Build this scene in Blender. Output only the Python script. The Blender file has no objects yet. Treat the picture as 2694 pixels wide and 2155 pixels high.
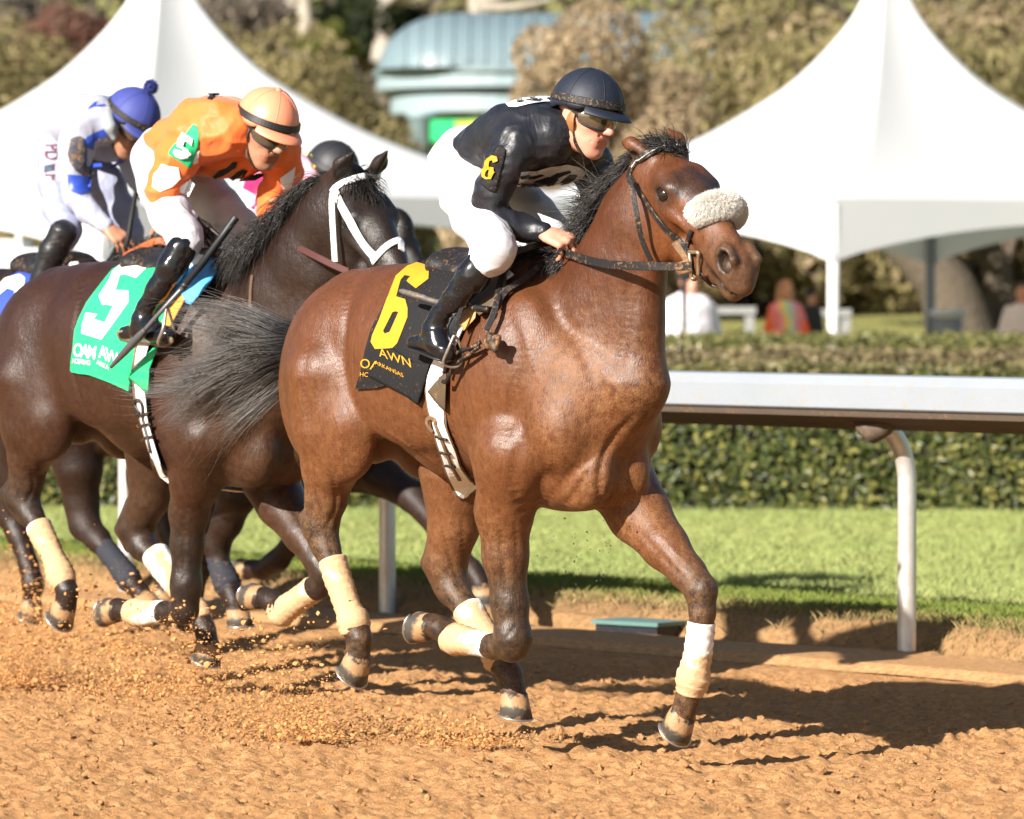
import bpy, bmesh, math, random
import numpy as np
from mathutils import Vector, Matrix
from mathutils.bvhtree import BVHTree
C = bpy.context.scene
COL = C.collection
R = math.radians
random.seed(7)
RNG = np.random.default_rng(7)

# ------------------------------------------------------------------ camera, world, sun, exposure
FPX, CX, CY, CAMH, YH = 10800.0, 1078.0, 862.5, 1.65, 600.0
PITCH = math.atan((CY - YH) / FPX)
cam_data = bpy.data.cameras.new('camera')
cam = bpy.data.objects.new('camera', cam_data)
COL.objects.link(cam)
cam.location = (0, 0, CAMH)
cam.rotation_euler = (R(90) - PITCH, 0, 0)
cam_data.sensor_width = 36.0
cam_data.lens = 36.0 * FPX / 2156.0
cam_data.clip_start = 0.5
cam_data.clip_end = 3000
cam_data.dof.use_dof = True
cam_data.dof.focus_distance = 17.8
cam_data.dof.aperture_fstop = 4.3
C.camera = cam

SUN_AZ, SUN_EL = R(50), R(27)          # azimuth: from the left (-X), turned towards the camera
world = bpy.data.worlds.new('World')
C.world = world
world.use_nodes = True
wn = world.node_tree
wn.nodes.clear()
wo = wn.nodes.new('ShaderNodeOutputWorld')
wb = wn.nodes.new('ShaderNodeBackground')
ws = wn.nodes.new('ShaderNodeTexSky')
ws.sky_type = 'NISHITA'
ws.sun_disc = False
ws.sun_elevation = SUN_EL
_sv = Vector((-math.cos(SUN_AZ) * math.cos(SUN_EL), -math.sin(SUN_AZ) * math.cos(SUN_EL), math.sin(SUN_EL)))
ws.sun_rotation = math.atan2(_sv.x, _sv.y)
wb.inputs['Strength'].default_value = 0.05
wn.links.new(ws.outputs[0], wb.inputs[0])
wn.links.new(wb.outputs[0], wo.inputs[0])
sun_data = bpy.data.lights.new('sun', 'SUN')
sun_data.energy = 5.0
sun_data.angle = R(0.53)
sun_data.color = (1.0, 0.94, 0.86)
sun = bpy.data.objects.new('sun', sun_data)
COL.objects.link(sun)
sun.rotation_euler = (-_sv).to_track_quat('-Z', 'Y').to_euler()
C.view_settings.view_transform = 'Standard'
C.view_settings.look = 'None'
C.view_settings.gamma = 1.0
C.view_settings.use_curve_mapping = False
C.view_settings.exposure = 1.17
C.render.engine = 'CYCLES'
C.cycles.use_denoising = True
C.cycles.max_bounces = 6
C.cycles.diffuse_bounces = 3
C.cycles.glossy_bounces = 3
C.cycles.transmission_bounces = 4
C.cycles.transparent_max_bounces = 8
C.cycles.sample_clamp_indirect = 6

# ------------------------------------------------------------------ geometry of the view (photo pixels, 2156 wide -> rays)
_cp, _sp = math.cos(PITCH), math.sin(PITCH)
CAMV = np.array([0.0, 0.0, CAMH])
def ray(x, y):
    a, b = (x - CX) / FPX, (CY - y) / FPX
    return np.array([a, _cp + b * _sp, -_sp + b * _cp])
def at_depth(x, y, Y):
    d = ray(x, y)
    return CAMV + d * (Y / d[1])
def at_ground(x, y, z=0.0):
    d = ray(x, y)
    return CAMV + d * ((z - CAMH) / d[2])

class Frame:
    """upright local frame: axis 0 = forward, axis 1 = towards its left side, axis 2 = up"""
    def __init__(s, X0, Y0, heading):
        a = R(heading)
        s.u = np.array([math.cos(a), -math.sin(a), 0.0])
        s.v = np.array([math.sin(a), math.cos(a), 0.0]); s.rz = -a
        s.o = np.array([X0, Y0, 0.0])
        s.M = np.array([s.u, s.v, [0, 0, 1.0]])
    def loc(s, p):
        return s.M @ (np.asarray(p) - s.o)
    def px(s, x, y, w=0.0):
        d = ray(x, y)
        t = (w - (CAMV - s.o) @ s.v) / (d @ s.v)
        return s.loc(CAMV + d * t)
    def wld(s, q):
        return s.o + s.M.T @ np.asarray(q)
    def mpp(s, q):
        return s.wld(q)[1] / FPX
    def lray(s, x, y):
        return Vector(s.loc(CAMV)), Vector(s.M @ ray(x, y)).normalized()
# ------------------------------------------------------------------ objects
def link(o, parent=None):
    COL.objects.link(o)
    if parent is not None:
        o.parent = parent
    return o
def tag(o, label=None, cat=None, group=None, kind=None):
    if label: o['label'] = label
    if cat: o['category'] = cat
    if group: o['group'] = group
    if kind: o['kind'] = kind
    return o
def empty(name, loc, label, cat, group=None):
    o = bpy.data.objects.new(name, None)
    o.empty_display_size = 0.1
    link(o)
    o.location = Vector(loc)
    return tag(o, label, cat, group)
def mesh_np(name, V, F, mat=None, parent=None, smooth=True, cols=None, attr='tint'):
    """V (n,3) ; F (m,3|4) array or list of arrays"""
    me = bpy.data.meshes.new(name)
    V = np.ascontiguousarray(V, dtype=np.float32)
    if isinstance(F, np.ndarray): F = [F]
    F = [np.asarray(f, dtype=np.int32) for f in F if len(f)]
    nl = sum(f.size for f in F); nf = sum(len(f) for f in F)
    me.vertices.add(len(V)); me.vertices.foreach_set('co', V.ravel())
    me.loops.add(nl); me.polygons.add(nf)
    me.loops.foreach_set('vertex_index', np.concatenate([f.ravel() for f in F]))
    st, tot, a = [], [], 0
    for f in F:
        k = f.shape[1]
        st.append(a + np.arange(len(f)) * k); tot.append(np.full(len(f), k)); a += f.size
    me.polygons.foreach_set('loop_start', np.concatenate(st).astype(np.int32))
    me.polygons.foreach_set('loop_total', np.concatenate(tot).astype(np.int32))
    me.update(calc_edges=True)
    me.polygons.foreach_set('use_smooth', np.full(nf, smooth, dtype=bool))
    if cols is not None:
        ca = me.color_attributes.new(attr, 'FLOAT_COLOR', 'POINT')
        c4 = np.ones((len(V), 4), np.float32); c4[:, :3] = cols
        ca.data.foreach_set('color', c4.ravel())
    me.validate()
    if mat is not None:
        for m in (mat if isinstance(mat, (list, tuple)) else [mat]): me.materials.append(m)
    o = bpy.data.objects.new(name, me)
    return link(o, parent)
class MB:
    """collects boxes, tubes, lofts into one mesh"""
    def __init__(s): s.V, s.Q, s.T, s.n = [], [], [], 0
    def add(s, V, Q=None, T=None):
        V = np.asarray(V, float)
        s.V.append(V)
        if Q is not None and len(Q): s.Q.append(np.asarray(Q) + s.n)
        if T is not None and len(T): s.T.append(np.asarray(T) + s.n)
        s.n += len(V); return s
    def box(s, c, sx, sy, sz, rot=None):
        V = np.array([[x, y, z] for x in (-.5, .5) for y in (-.5, .5) for z in (-.5, .5)]) * [sx, sy, sz]
        if rot is not None: V = V @ np.asarray(rot).T
        Q = [[0, 1, 3, 2], [4, 6, 7, 5], [0, 4, 5, 1], [2, 3, 7, 6], [0, 2, 6, 4], [1, 5, 7, 3]]
        return s.add(V + np.asarray(c), Q)
    def loft(s, P, ra, rb=None, n=12, up=(0, 0, 1), cap=True, closed=False):
        V, Q, T = loft(P, ra, rb, n, up, cap)
        return s.add(V, Q, T)
    def build(s, name, mat, parent=None, smooth=True, cols=None):
        F = []
        if s.Q: F.append(np.concatenate(s.Q))
        if s.T: F.append(np.concatenate(s.T))
        return mesh_np(name, np.concatenate(s.V), F, mat, parent, smooth, cols)
def nrm(a):
    a = np.asarray(a, float); return a / (np.linalg.norm(a, axis=-1, keepdims=True) + 1e-12)
def frames(P, up):
    P = np.asarray(P, float); n = len(P)
    T = np.zeros_like(P); T[1:-1] = P[2:] - P[:-2]; T[0] = P[1] - P[0]; T[-1] = P[-1] - P[-2]
    T = nrm(T); A = np.zeros_like(P); up = np.asarray(up, float)
    if up.ndim == 2:
        for i in range(n): A[i] = nrm(up[i] - T[i] * (up[i] @ T[i]))
    else:
        a = up - T[0] * (up @ T[0])
        if np.linalg.norm(a) < 1e-3: a = np.cross(T[0], [1, .3, .2])
        a = nrm(a)
        for i in range(n):
            a = nrm(a - T[i] * (a @ T[i])); A[i] = a
    return T, A, np.cross(T, A)
def loft(P, ra, rb=None, n=12, up=(0, 0, 1), cap=True):
    """tube through P; radius ra along 'up', rb across"""
    P = np.asarray(P, float); m = len(P)
    ra = np.broadcast_to(np.asarray(ra, float), (m,)); rb = ra if rb is None else np.broadcast_to(np.asarray(rb, float), (m,))
    T, A, B = frames(P, up)
    th = np.arange(n) * 2 * math.pi / n
    V = P[:, None] + A[:, None] * (np.cos(th)[None, :, None] * ra[:, None, None]) + B[:, None] * (np.sin(th)[None, :, None] * rb[:, None, None])
    V = V.reshape(-1, 3)
    i, j = np.meshgrid(np.arange(m - 1), np.arange(n), indexing='ij')
    a = i * n + j; b = i * n + (j + 1) % n
    Q = np.stack([a, b, b + n, a + n], -1).reshape(-1, 4)
    Tt = np.zeros((0, 3), int)
    if cap:
        V = np.concatenate([V, P[:1], P[-1:]]); k = m * n
        jj = np.arange(n)
        Tt = np.concatenate([np.stack([np.full(n, k), (jj + 1) % n, jj], -1),
                             np.stack([np.full(n, k + 1), (m - 1) * n + jj, (m - 1) * n + (jj + 1) % n], -1)])
    return V, Q, Tt
def ribbon(P, N, w, t):
    """strap: box section of width w and thickness t along P, flat side facing N"""
    P = np.asarray(P, float); N = np.asarray(N, float); m = len(P)
    T = np.zeros_like(P); T[1:-1] = P[2:] - P[:-2]; T[0] = P[1] - P[0]; T[-1] = P[-1] - P[-2]; T = nrm(T)
    N = nrm(N - T * np.sum(N * T, 1, keepdims=True)); B = np.cross(T, N)
    w = np.broadcast_to(np.asarray(w, float), (m,))[:, None]
    prof = [(-.5, 0), (-.5, .7), (-.4, 1), (.4, 1), (.5, .7), (.5, 0)]
    V = np.stack([P + B * (a * w) + N * (b * t) for a, b in prof], 1).reshape(-1, 3); n = len(prof)
    i, j = np.meshgrid(np.arange(m - 1), np.arange(n), indexing='ij')
    a = i * n + j; b = i * n + (j + 1) % n
    Q = np.stack([a, b, b + n, a + n], -1).reshape(-1, 4)
    caps = np.array([list(range(n))[::-1], [(m - 1) * n + q for q in range(n)]])
    return V, [Q, caps]
def spline(P, k):
    """catmull-rom through P (rows of any width), k samples per span"""
    P = np.asarray(P, float)
    E = np.concatenate([[2 * P[0] - P[1]], P, [2 * P[-1] - P[-2]]])
    out = []
    for i in range(len(P) - 1):
        p0, p1, p2, p3 = E[i:i + 4]
        for t in np.arange(k) / k:
            out.append(.5 * (2 * p1 + (p2 - p0) * t + (2 * p0 - 5 * p1 + 4 * p2 - p3) * t * t + (3 * p1 - p0 - 3 * p2 + p3) * t ** 3))
    out.append(P[-1])
    return np.array(out)
# ------------------------------------------------------------------ value noise in numpy
_perm = np.random.default_rng(3).random(4096).astype(np.float32)
def _h(i, j, k):
    return _perm[(i * 73 + j * 179 + k * 283 + (i * j) * 7 + (j * k) * 13) & 4095]
def noise3(p):
    p = np.asarray(p, np.float32); f = np.floor(p); i = f.astype(np.int64); t = p - f; t = t * t * (3 - 2 * t)
    x, y, z = i[..., 0], i[..., 1], i[..., 2]; a, b, c = t[..., 0], t[..., 1], t[..., 2]
    def L(u, v, q): return u + (v - u) * q
    return L(L(L(_h(x, y, z), _h(x + 1, y, z), a), L(_h(x, y + 1, z), _h(x + 1, y + 1, z), a), b),
             L(L(_h(x, y, z + 1), _h(x + 1, y, z + 1), a), L(_h(x, y + 1, z + 1), _h(x + 1, y + 1, z + 1), a), b), c)
def fbm(p, o=4):
    s = 0; a = .5
    for i in range(o): s = s + a * noise3(np.asarray(p) * 2 ** i + i * 17.3); a *= .5
    return s
# ------------------------------------------------------------------ implicit bodies: smooth unions of tapered capsules and ellipsoids
class Prim:
    __slots__ = ('t', 'a', 'b', 'ra', 'rb', 'k', 'ax', 'f', 'col', 'sub', 'E')
    def __init__(s, t, a, b, ra, rb, k=.03, ax=None, f=1.0, col=None, sub=False, E=None):
        s.t, s.a, s.b, s.ra, s.rb, s.k, s.ax, s.f, s.col, s.sub, s.E = t, np.asarray(a, float), np.asarray(b, float), ra, rb, k, ax, f, col, sub, E
    def bounds(s, m):
        r = (max(s.ra, s.rb) if s.t == 'c' else max(s.ra)) * max(1, s.f) + m
        return np.minimum(s.a, s.b) - r, np.maximum(s.a, s.b) + r
    def dist(s, p):
        if s.t == 'c':
            q = p - s.a.astype(np.float32); ba = (s.b - s.a)
            if s.ax is not None:
                ax = np.asarray(s.ax, np.float32); g = np.float32(1 / s.f - 1)
                q = q + ax * ((q @ ax)[..., None] * g); ba = ba + s.ax * ((ba @ s.ax) * (1 / s.f - 1))
            ba = ba.astype(np.float32); L = float(ba @ ba)
            if L < 1e-10: return np.sqrt((q * q).sum(-1)) - s.ra
            t = np.clip((q @ ba) / L, 0, 1); q = q - t[..., None] * ba
            return np.sqrt((q * q).sum(-1)) - (s.ra + t * (s.rb - s.ra))
        q = (p - s.a.astype(np.float32)) @ s.E.T.astype(np.float32)
        r = np.asarray(s.ra, np.float32)
        k0 = np.sqrt(((q / r) ** 2).sum(-1)); k1 = np.sqrt(((q / (r * r)) ** 2).sum(-1)) + 1e-6
        return np.where(k0 < .05, -r.min(), k0 * (k0 - 1) / k1)
    def moved(s, M, o):
        q = Prim(s.t, M @ s.a + o, M @ s.b + o, s.ra, s.rb, s.k, None if s.ax is None else M @ s.ax, s.f, s.col, s.sub, None if s.E is None else s.E @ M.T)
        return q
def cap(a, b, ra, rb=None, k=.03, ax=None, f=1.0, col=None, sub=False):
    return Prim('c', a, b, ra, ra if rb is None else rb, k, None if ax is None else nrm(ax), f, col, sub)
def ell(c, r, k=.03, E=None, col=None, sub=False):
    return Prim('e', c, c, tuple(r), 0, k, None, 1.0, col, sub, np.eye(3) if E is None else np.asarray(E, float))
def surface(prims, h, smooth=1, warp=None):
    lo = np.min([p.bounds(.04)[0] for p in prims if not p.sub], 0); hi = np.max([p.bounds(.04)[1] for p in prims if not p.sub], 0)
    n = np.ceil((hi - lo) / h).astype(int) + 1
    D = np.full(n, .5, np.float32)
    axs = [(lo[i] + h * np.arange(n[i])).astype(np.float32) for i in range(3)]
    for p in prims:
        b0, b1 = p.bounds(p.k * 1.2 + 3 * h)
        i0 = np.clip(np.floor((b0 - lo) / h).astype(int), 0, n - 1); i1 = np.clip(np.ceil((b1 - lo) / h).astype(int) + 1, 1, n)
        if np.any(i1 <= i0): continue
        sl = tuple(slice(i0[q], i1[q]) for q in range(3))
        G = np.stack(np.meshgrid(*[axs[q][sl[q]] for q in range(3)], indexing='ij'), -1)
        d = p.dist(G); e = D[sl]
        if p.sub:
            d = -d; g = np.maximum(p.k - np.abs(d - e), 0) / p.k
            D[sl] = np.maximum(d, e) + g * g * p.k * .25
        else:
            g = np.maximum(p.k - np.abs(d - e), 0) / p.k
            D[sl] = np.minimum(d, e) - g * g * p.k * .25
    return nets(D, lo, h, smooth)
def nets(D, lo, h, smooth=1):
    s = D < 0
    c = np.zeros(np.array(D.shape) - 1, np.uint8)
    offs = [(x, y, z) for x in (0, 1) for y in (0, 1) for z in (0, 1)]
    m = [D.shape[i] - 1 for i in range(3)]
    for x, y, z in offs: c += s[x:x + m[0], y:y + m[1], z:z + m[2]]
    act = (c > 0) & (c < 8)
    I = np.argwhere(act)
    acc = np.zeros((len(I), 3)); cnt = np.zeros(len(I))
    val = {o: D[I[:, 0] + o[0], I[:, 1] + o[1], I[:, 2] + o[2]] for o in offs}
    for o0 in offs:
        for ax in range(3):
            if o0[ax]: continue
            o1 = list(o0); o1[ax] = 1; o1 = tuple(o1)
            a, b = val[o0], val[o1]; mk = (a < 0) != (b < 0)
            t = np.where(mk, a / np.where(mk, a - b, 1), 0)
            v = np.repeat(np.array(o0, float)[None], len(I), 0); v[:, ax] += t
            acc += v * mk[:, None]; cnt += mk
    V = lo + h * (I + acc / cnt[:, None])
    ids = np.full(c.shape, -1, np.int32); ids[act] = np.arange(len(I))
    Q = []
    for ax in range(3):
        sl0 = [slice(None)] * 3; sl1 = [slice(None)] * 3; sl0[ax] = slice(0, -1); sl1[ax] = slice(1, None)
        e = s[tuple(sl0)] != s[tuple(sl1)]
        J = np.argwhere(e); b, d = [q for q in range(3) if q != ax]
        J = J[(J[:, b] > 0) & (J[:, d] > 0) & (J[:, b] < c.shape[b]) & (J[:, d] < c.shape[d])]
        inside = s[tuple(J.T)]
        def cell(db, dd):
            K = J.copy(); K[:, b] -= db; K[:, d] -= dd; return ids[tuple(K.T)]
        q = np.stack([cell(1, 1), cell(0, 1), cell(0, 0), cell(1, 0)], -1)
        flip = inside if ax != 1 else ~inside
        q[~flip] = q[~flip][:, ::-1]
        Q.append(q[(q >= 0).all(1)])
    Q = np.concatenate(Q)
    for _ in range(smooth): V = lap(V, Q, .5)
    return V, Q
def lap(V, Q, w):
    A = np.zeros_like(V); n = np.zeros(len(V))
    k = Q.shape[1]
    for i in range(k):
        a, b = Q[:, i], Q[:, (i + 1) % k]
        np.add.at(A, a, V[b]); np.add.at(n, a, 1); np.add.at(A, b, V[a]); np.add.at(n, b, 1)
    return V + w * (A / np.maximum(n, 1)[:, None] - V)
def normals(V, Q):
    N = np.zeros_like(V)
    f = np.cross(V[Q[:, 2]] - V[Q[:, 0]], V[Q[:, -1]] - V[Q[:, 1]])
    for i in range(Q.shape[1]): np.add.at(N, Q[:, i], f)
    return nrm(N)
def prim_colors(V, prims, pal, sig=.02, default='coat'):
    W = np.zeros(len(V)); A = np.zeros((len(V), 3)); Vf = V.astype(np.float32)
    for p in prims:
        if p.sub and not p.col: continue
        d = p.dist(Vf); w = np.exp(-np.clip(d, -.01, 1) / sig) + 1e-9
        if p.sub: w = 30 * np.exp(-np.clip(d, 0, 1) / .0035)
        A += w[:, None] * np.array(pal[p.col or default]); W += w
    return A / W[:, None]
# ------------------------------------------------------------------ materials (all procedural)
class NT:
    def __init__(s, name, rough=.6, spec=.5):
        s.m = bpy.data.materials.new(name); s.m.use_nodes = True; s.t = s.m.node_tree; s.n = s.t.nodes
        s.b = next(q for q in s.n if q.type == 'BSDF_PRINCIPLED'); s.out = next(q for q in s.n if q.type == 'OUTPUT_MATERIAL')
        s.b.inputs['Roughness'].default_value = rough; s.b.inputs['Specular IOR Level'].default_value = spec
    def l(s, a, b): s.t.links.new(a, b)
    def nd(s, t, **k):
        q = s.n.new(t)
        for a, v in k.items(): setattr(q, a, v)
        return q
    def coord(s, sc=(1, 1, 1), rot=(0, 0, 0)):
        g = s.nd('ShaderNodeTexCoord'); mp = s.nd('ShaderNodeMapping')
        mp.inputs['Scale'].default_value = sc; mp.inputs['Rotation'].default_value = rot
        s.l(g.outputs['Object'], mp.inputs[0]); return mp.outputs[0]
    def noise(s, scale, detail=4, rough=.55, co=None, dist=0):
        q = s.nd('ShaderNodeTexNoise'); q.inputs['Scale'].default_value = scale; q.inputs['Detail'].default_value = detail
        q.inputs['Roughness'].default_value = rough; q.inputs['Distortion'].default_value = dist
        s.l(co if co is not None else s.coord(), q.inputs['Vector']); return q.outputs['Fac']
    def ramp(s, f, *st):
        q = s.nd('ShaderNodeValToRGB'); e = q.color_ramp.elements
        while len(e) < len(st): e.new(.5)
        for i, (p, c) in enumerate(st):
            e[i].position = p; e[i].color = (c, c, c, 1) if isinstance(c, (int, float)) else tuple(c) + (1,)
        s.l(f, q.inputs[0]); return q.outputs[0]
    def mix(s, f, a, b, mode='MIX'):
        q = s.nd('ShaderNodeMix', data_type='RGBA', blend_type=mode)
        for v, i in ((f, 0), (a, 6), (b, 7)):
            if hasattr(v, 'links'): s.l(v, q.inputs[i])
            else: q.inputs[i].default_value = v if i == 0 else (tuple(v) + (1,))
        return q.outputs[2]
    def math(s, op, a, b=0, c=None):
        q = s.nd('ShaderNodeMath', operation=op)
        for v, i in ((a, 0), (b, 1), (c, 2)):
            if v is None: continue
            if hasattr(v, 'links'): s.l(v, q.inputs[i])
            else: q.inputs[i].default_value = v
        return q.outputs[0]
    def attr(s, name):
        q = s.nd('ShaderNodeAttribute'); q.attribute_name = name; return q.outputs['Color']
    def col(s, c):
        if hasattr(c, 'links'): s.l(c, s.b.inputs['Base Color'])
        else: s.b.inputs['Base Color'].default_value = tuple(c) + (1,)
        return s
    def rough(s, f): s.l(f, s.b.inputs['Roughness']); return s
    def bump(s, h, d=.01, st=1.0):
        q = s.nd('ShaderNodeBump'); q.inputs['Distance'].default_value = d; q.inputs['Strength'].default_value = st
        s.l(h, q.inputs['Height'])
        if s.b.inputs['Normal'].links: s.l(s.b.inputs['Normal'].links[0].from_socket, q.inputs['Normal'])
        s.l(q.outputs[0], s.b.inputs['Normal']); return s
def flat(name, c, rough=.6, spec=.5, bump=None, var=.12, metal=0, scale=25):
    t = NT(name, rough, spec)
    f = t.noise(scale, 5)
    t.col(t.mix(f, [q * (1 - var) for q in c], [min(1, q * (1 + var)) for q in c]))
    t.b.inputs['Metallic'].default_value = metal
    if bump: t.bump(t.noise(bump[0], 4), bump[1])
    return t.m
DIRT = (.40, .205, .085)
def dusty(name, c, rough=.5, spec=.5, amount=.5, scale=60, bump=None, sheen=0, dirt=DIRT, coarse=6, wrinkle=None):
    """cloth or leather with sand stuck on it in specks and smears"""
    t = NT(name, rough, spec)
    f1 = t.ramp(t.noise(scale, 6, .7), (.62 - .12 * amount, 0.0), (.72 - .08 * amount, 1.0))
    f2 = t.ramp(t.noise(coarse, 5, .6), (.40, 0.0), (.75, 1.0))
    f = t.math('MULTIPLY', f1, f2); f = t.math('MULTIPLY', f, amount * 1.6)
    t.col(t.mix(f, t.mix(t.noise(14, 3), [q * .88 for q in c], [min(1, q * 1.1) for q in c]), dirt))
    t.rough(t.math('ADD', rough, t.math('MULTIPLY', f, .4)))
    if bump: t.bump(t.noise(bump[0], 4), bump[1])
    if wrinkle: t.bump(t.noise(wrinkle[0], 3, .5, t.coord((1, 1, .55), (.5, .4, .3)), 1.0), wrinkle[1])
    return t.m
def coat_mat(name, dust=.5, gloss=.38, dustcol=(.36, .19, .085)):
    t = NT(name, gloss, .38)
    base = t.attr('tint')
    n1 = t.noise(5.0, 4); n2 = t.noise(34, 5, .65)
    c = t.mix(t.ramp(n1, (.3, .75), (.7, 1.2)), (0, 0, 0), base, 'MIX')
    q = t.nd('ShaderNodeMix', data_type='RGBA', blend_type='MULTIPLY'); q.inputs[0].default_value = 1
    t.l(base, q.inputs[6]); t.l(t.ramp(n1, (.3, .88), (.7, 1.08)), q.inputs[7]); c = q.outputs[2]
    q = t.nd('ShaderNodeMix', data_type='RGBA', blend_type='MULTIPLY'); q.inputs[0].default_value = 1
    t.l(c, q.inputs[6]); t.l(t.ramp(t.noise(95, 4, .7, t.coord((1, 1, .17))), (.28, .72), (.72, 1.25)), q.inputs[7]); c = q.outputs[2]
    q = t.nd('ShaderNodeMix', data_type='RGBA', blend_type='MULTIPLY'); q.inputs[0].default_value = 1
    t.l(c, q.inputs[6]); t.l(t.ramp(t.noise(13, 5, .65, t.coord((1, 1, .22))), (.40, 1.0), (.62, .84)), q.inputs[7]); c = q.outputs[2]
    dm = t.attr('dust')
    sp = t.ramp(t.noise(230, 3, .7), (.52, 0.0), (.64, 1.0)); sm = t.ramp(n2, (.38, 0.0), (.8, 1.0)); big = t.ramp(t.noise(3.0, 3), (.30, 0.30), (.70, 1.0))
    f = t.math('ADD', t.math('MULTIPLY', sp, .40), t.math('MULTIPLY', sm, .50))
    f = t.math('MULTIPLY', t.math('MULTIPLY', f, dm), t.math('MULTIPLY', big, dust * 1.7))
    f = t.math('MINIMUM', f, .85)
    t.col(t.mix(f, c, dustcol))
    sw = t.ramp(t.noise(3.2, 5, .65), (.38, .26), (.60, 0.0)); st = t.noise(70, 4, .6, t.coord((1.4, 1.4, .25)))
    t.rough(t.math('SUBTRACT', t.math('ADD', t.math('ADD', gloss, t.math('MULTIPLY', st, .22)), t.math('MULTIPLY', f, .45)), t.math('MULTIPLY', sw, .5)))
    hair = t.noise(260, 3, .6, t.coord((1, 1, .22)))
    t.bump(hair, .0016).bump(t.noise(18, 3, .5), .0035).bump(t.noise(90, 3, .6, t.coord((1, 1, .35))), .0012)
    return t.m
# ------------------------------------------------------------------ horses
LAT = np.array([0, 1.0, 0])
HEAD = 48
F6 = Frame(-.13, 18.0, HEAD)
class Body:
    """prims picked in photo pixels on a plane of the horse: lateral w in metres, - = its right side (towards the camera)"""
    def __init__(s, fr): s.fr, s.P = fr, []
    def p(s, q): return s.fr.px(*q[:2], q[2] if len(q) > 2 else 0.0)
    def c(s, A, ra, B=None, rb=None, k=.03, ax=None, f=1.0, col=None, sub=False):
        a = s.p(A); b = a if B is None else s.p(B)
        m1, m2 = s.fr.mpp(a), s.fr.mpp(b)
        s.P.append(cap(a, b, ra * m1, (ra if rb is None else rb) * m2, k, ax, f, col, sub))
    def chain(s, L, k=.03, ax=None, f=1.0):
        """L: list of (x, y, w, r_px[, col])"""
        for A, B in zip(L[:-1], L[1:]):
            s.c(A[:3], A[3], B[:3], B[3], k, ax, f, B[4] if len(B) > 4 else None)
def rot_y(deg):
    a = R(deg); return np.array([[math.cos(a), 0, math.sin(a)], [0, 1, 0], [-math.sin(a), 0, math.cos(a)]])
def basis(x, up):
    """rows: x axis, y = left, z = up-ish"""
    x = nrm(x); y = nrm(np.cross(up, x)); return np.array([x, y, np.cross(x, y)])
def trunk_prims(ts=1.0, dz=0.0):
    P = [cap((-.42, 0, 1.41), (-.05, 0, 1.365), .29, .35, .06, LAT, .82),
         cap((-.05, 0, 1.365), (.30, 0, 1.33), .35, .385, .06, LAT, .76),
         cap((.30, 0, 1.36), (.55, 0, 1.28), .36, .30, .06, LAT, .82),
         cap((-.60, 0, 1.51), (-.34, 0, 1.475), .20, .25, .06),
         cap((.05, 0, 1.655), (.34, 0, 1.69), .055, .075, .09),
         ell((.50, 0, .985), (.24, .17, .115), .06),
         cap((-.30, 0, 1.19), (-.1, 0, 1.10), .10, .13, .08)]
    for sg in (-1, 1):
        P += [ell((-.60, .145 * sg, 1.36), (.235, .145, .29), .05, rot_y(-14)),
              ell((-.70, .13 * sg, 1.24), (.15, .12, .24), .05),
              ell((-.52, .19 * sg, 1.20), (.19, .11, .26), .05, rot_y(18)),
              ell((.38, .185 * sg, 1.34), (.15, .085, .29), .09, rot_y(-24)),
              ell((.61, .160 * sg, 1.17), (.135, .105, .16), .035),
              ell((.40, .20 * sg, 1.08), (.17, .095, .17), .04, rot_y(30)),
              ell((.655, .085 * sg, 1.015), (.12, .080, .135), .045),
              ell((-.10, .20 * sg, 1.34), (.34, .085, .25), .07)]
    for p in P:
        p.a, p.b, p.k = p.a * ts + [0, 0, dz], p.b * ts + [0, 0, dz], p.k * ts
        p.ra = tuple(np.array(p.ra) * ts) if p.t == 'e' else p.ra * ts
        p.rb *= ts
    return P
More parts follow.
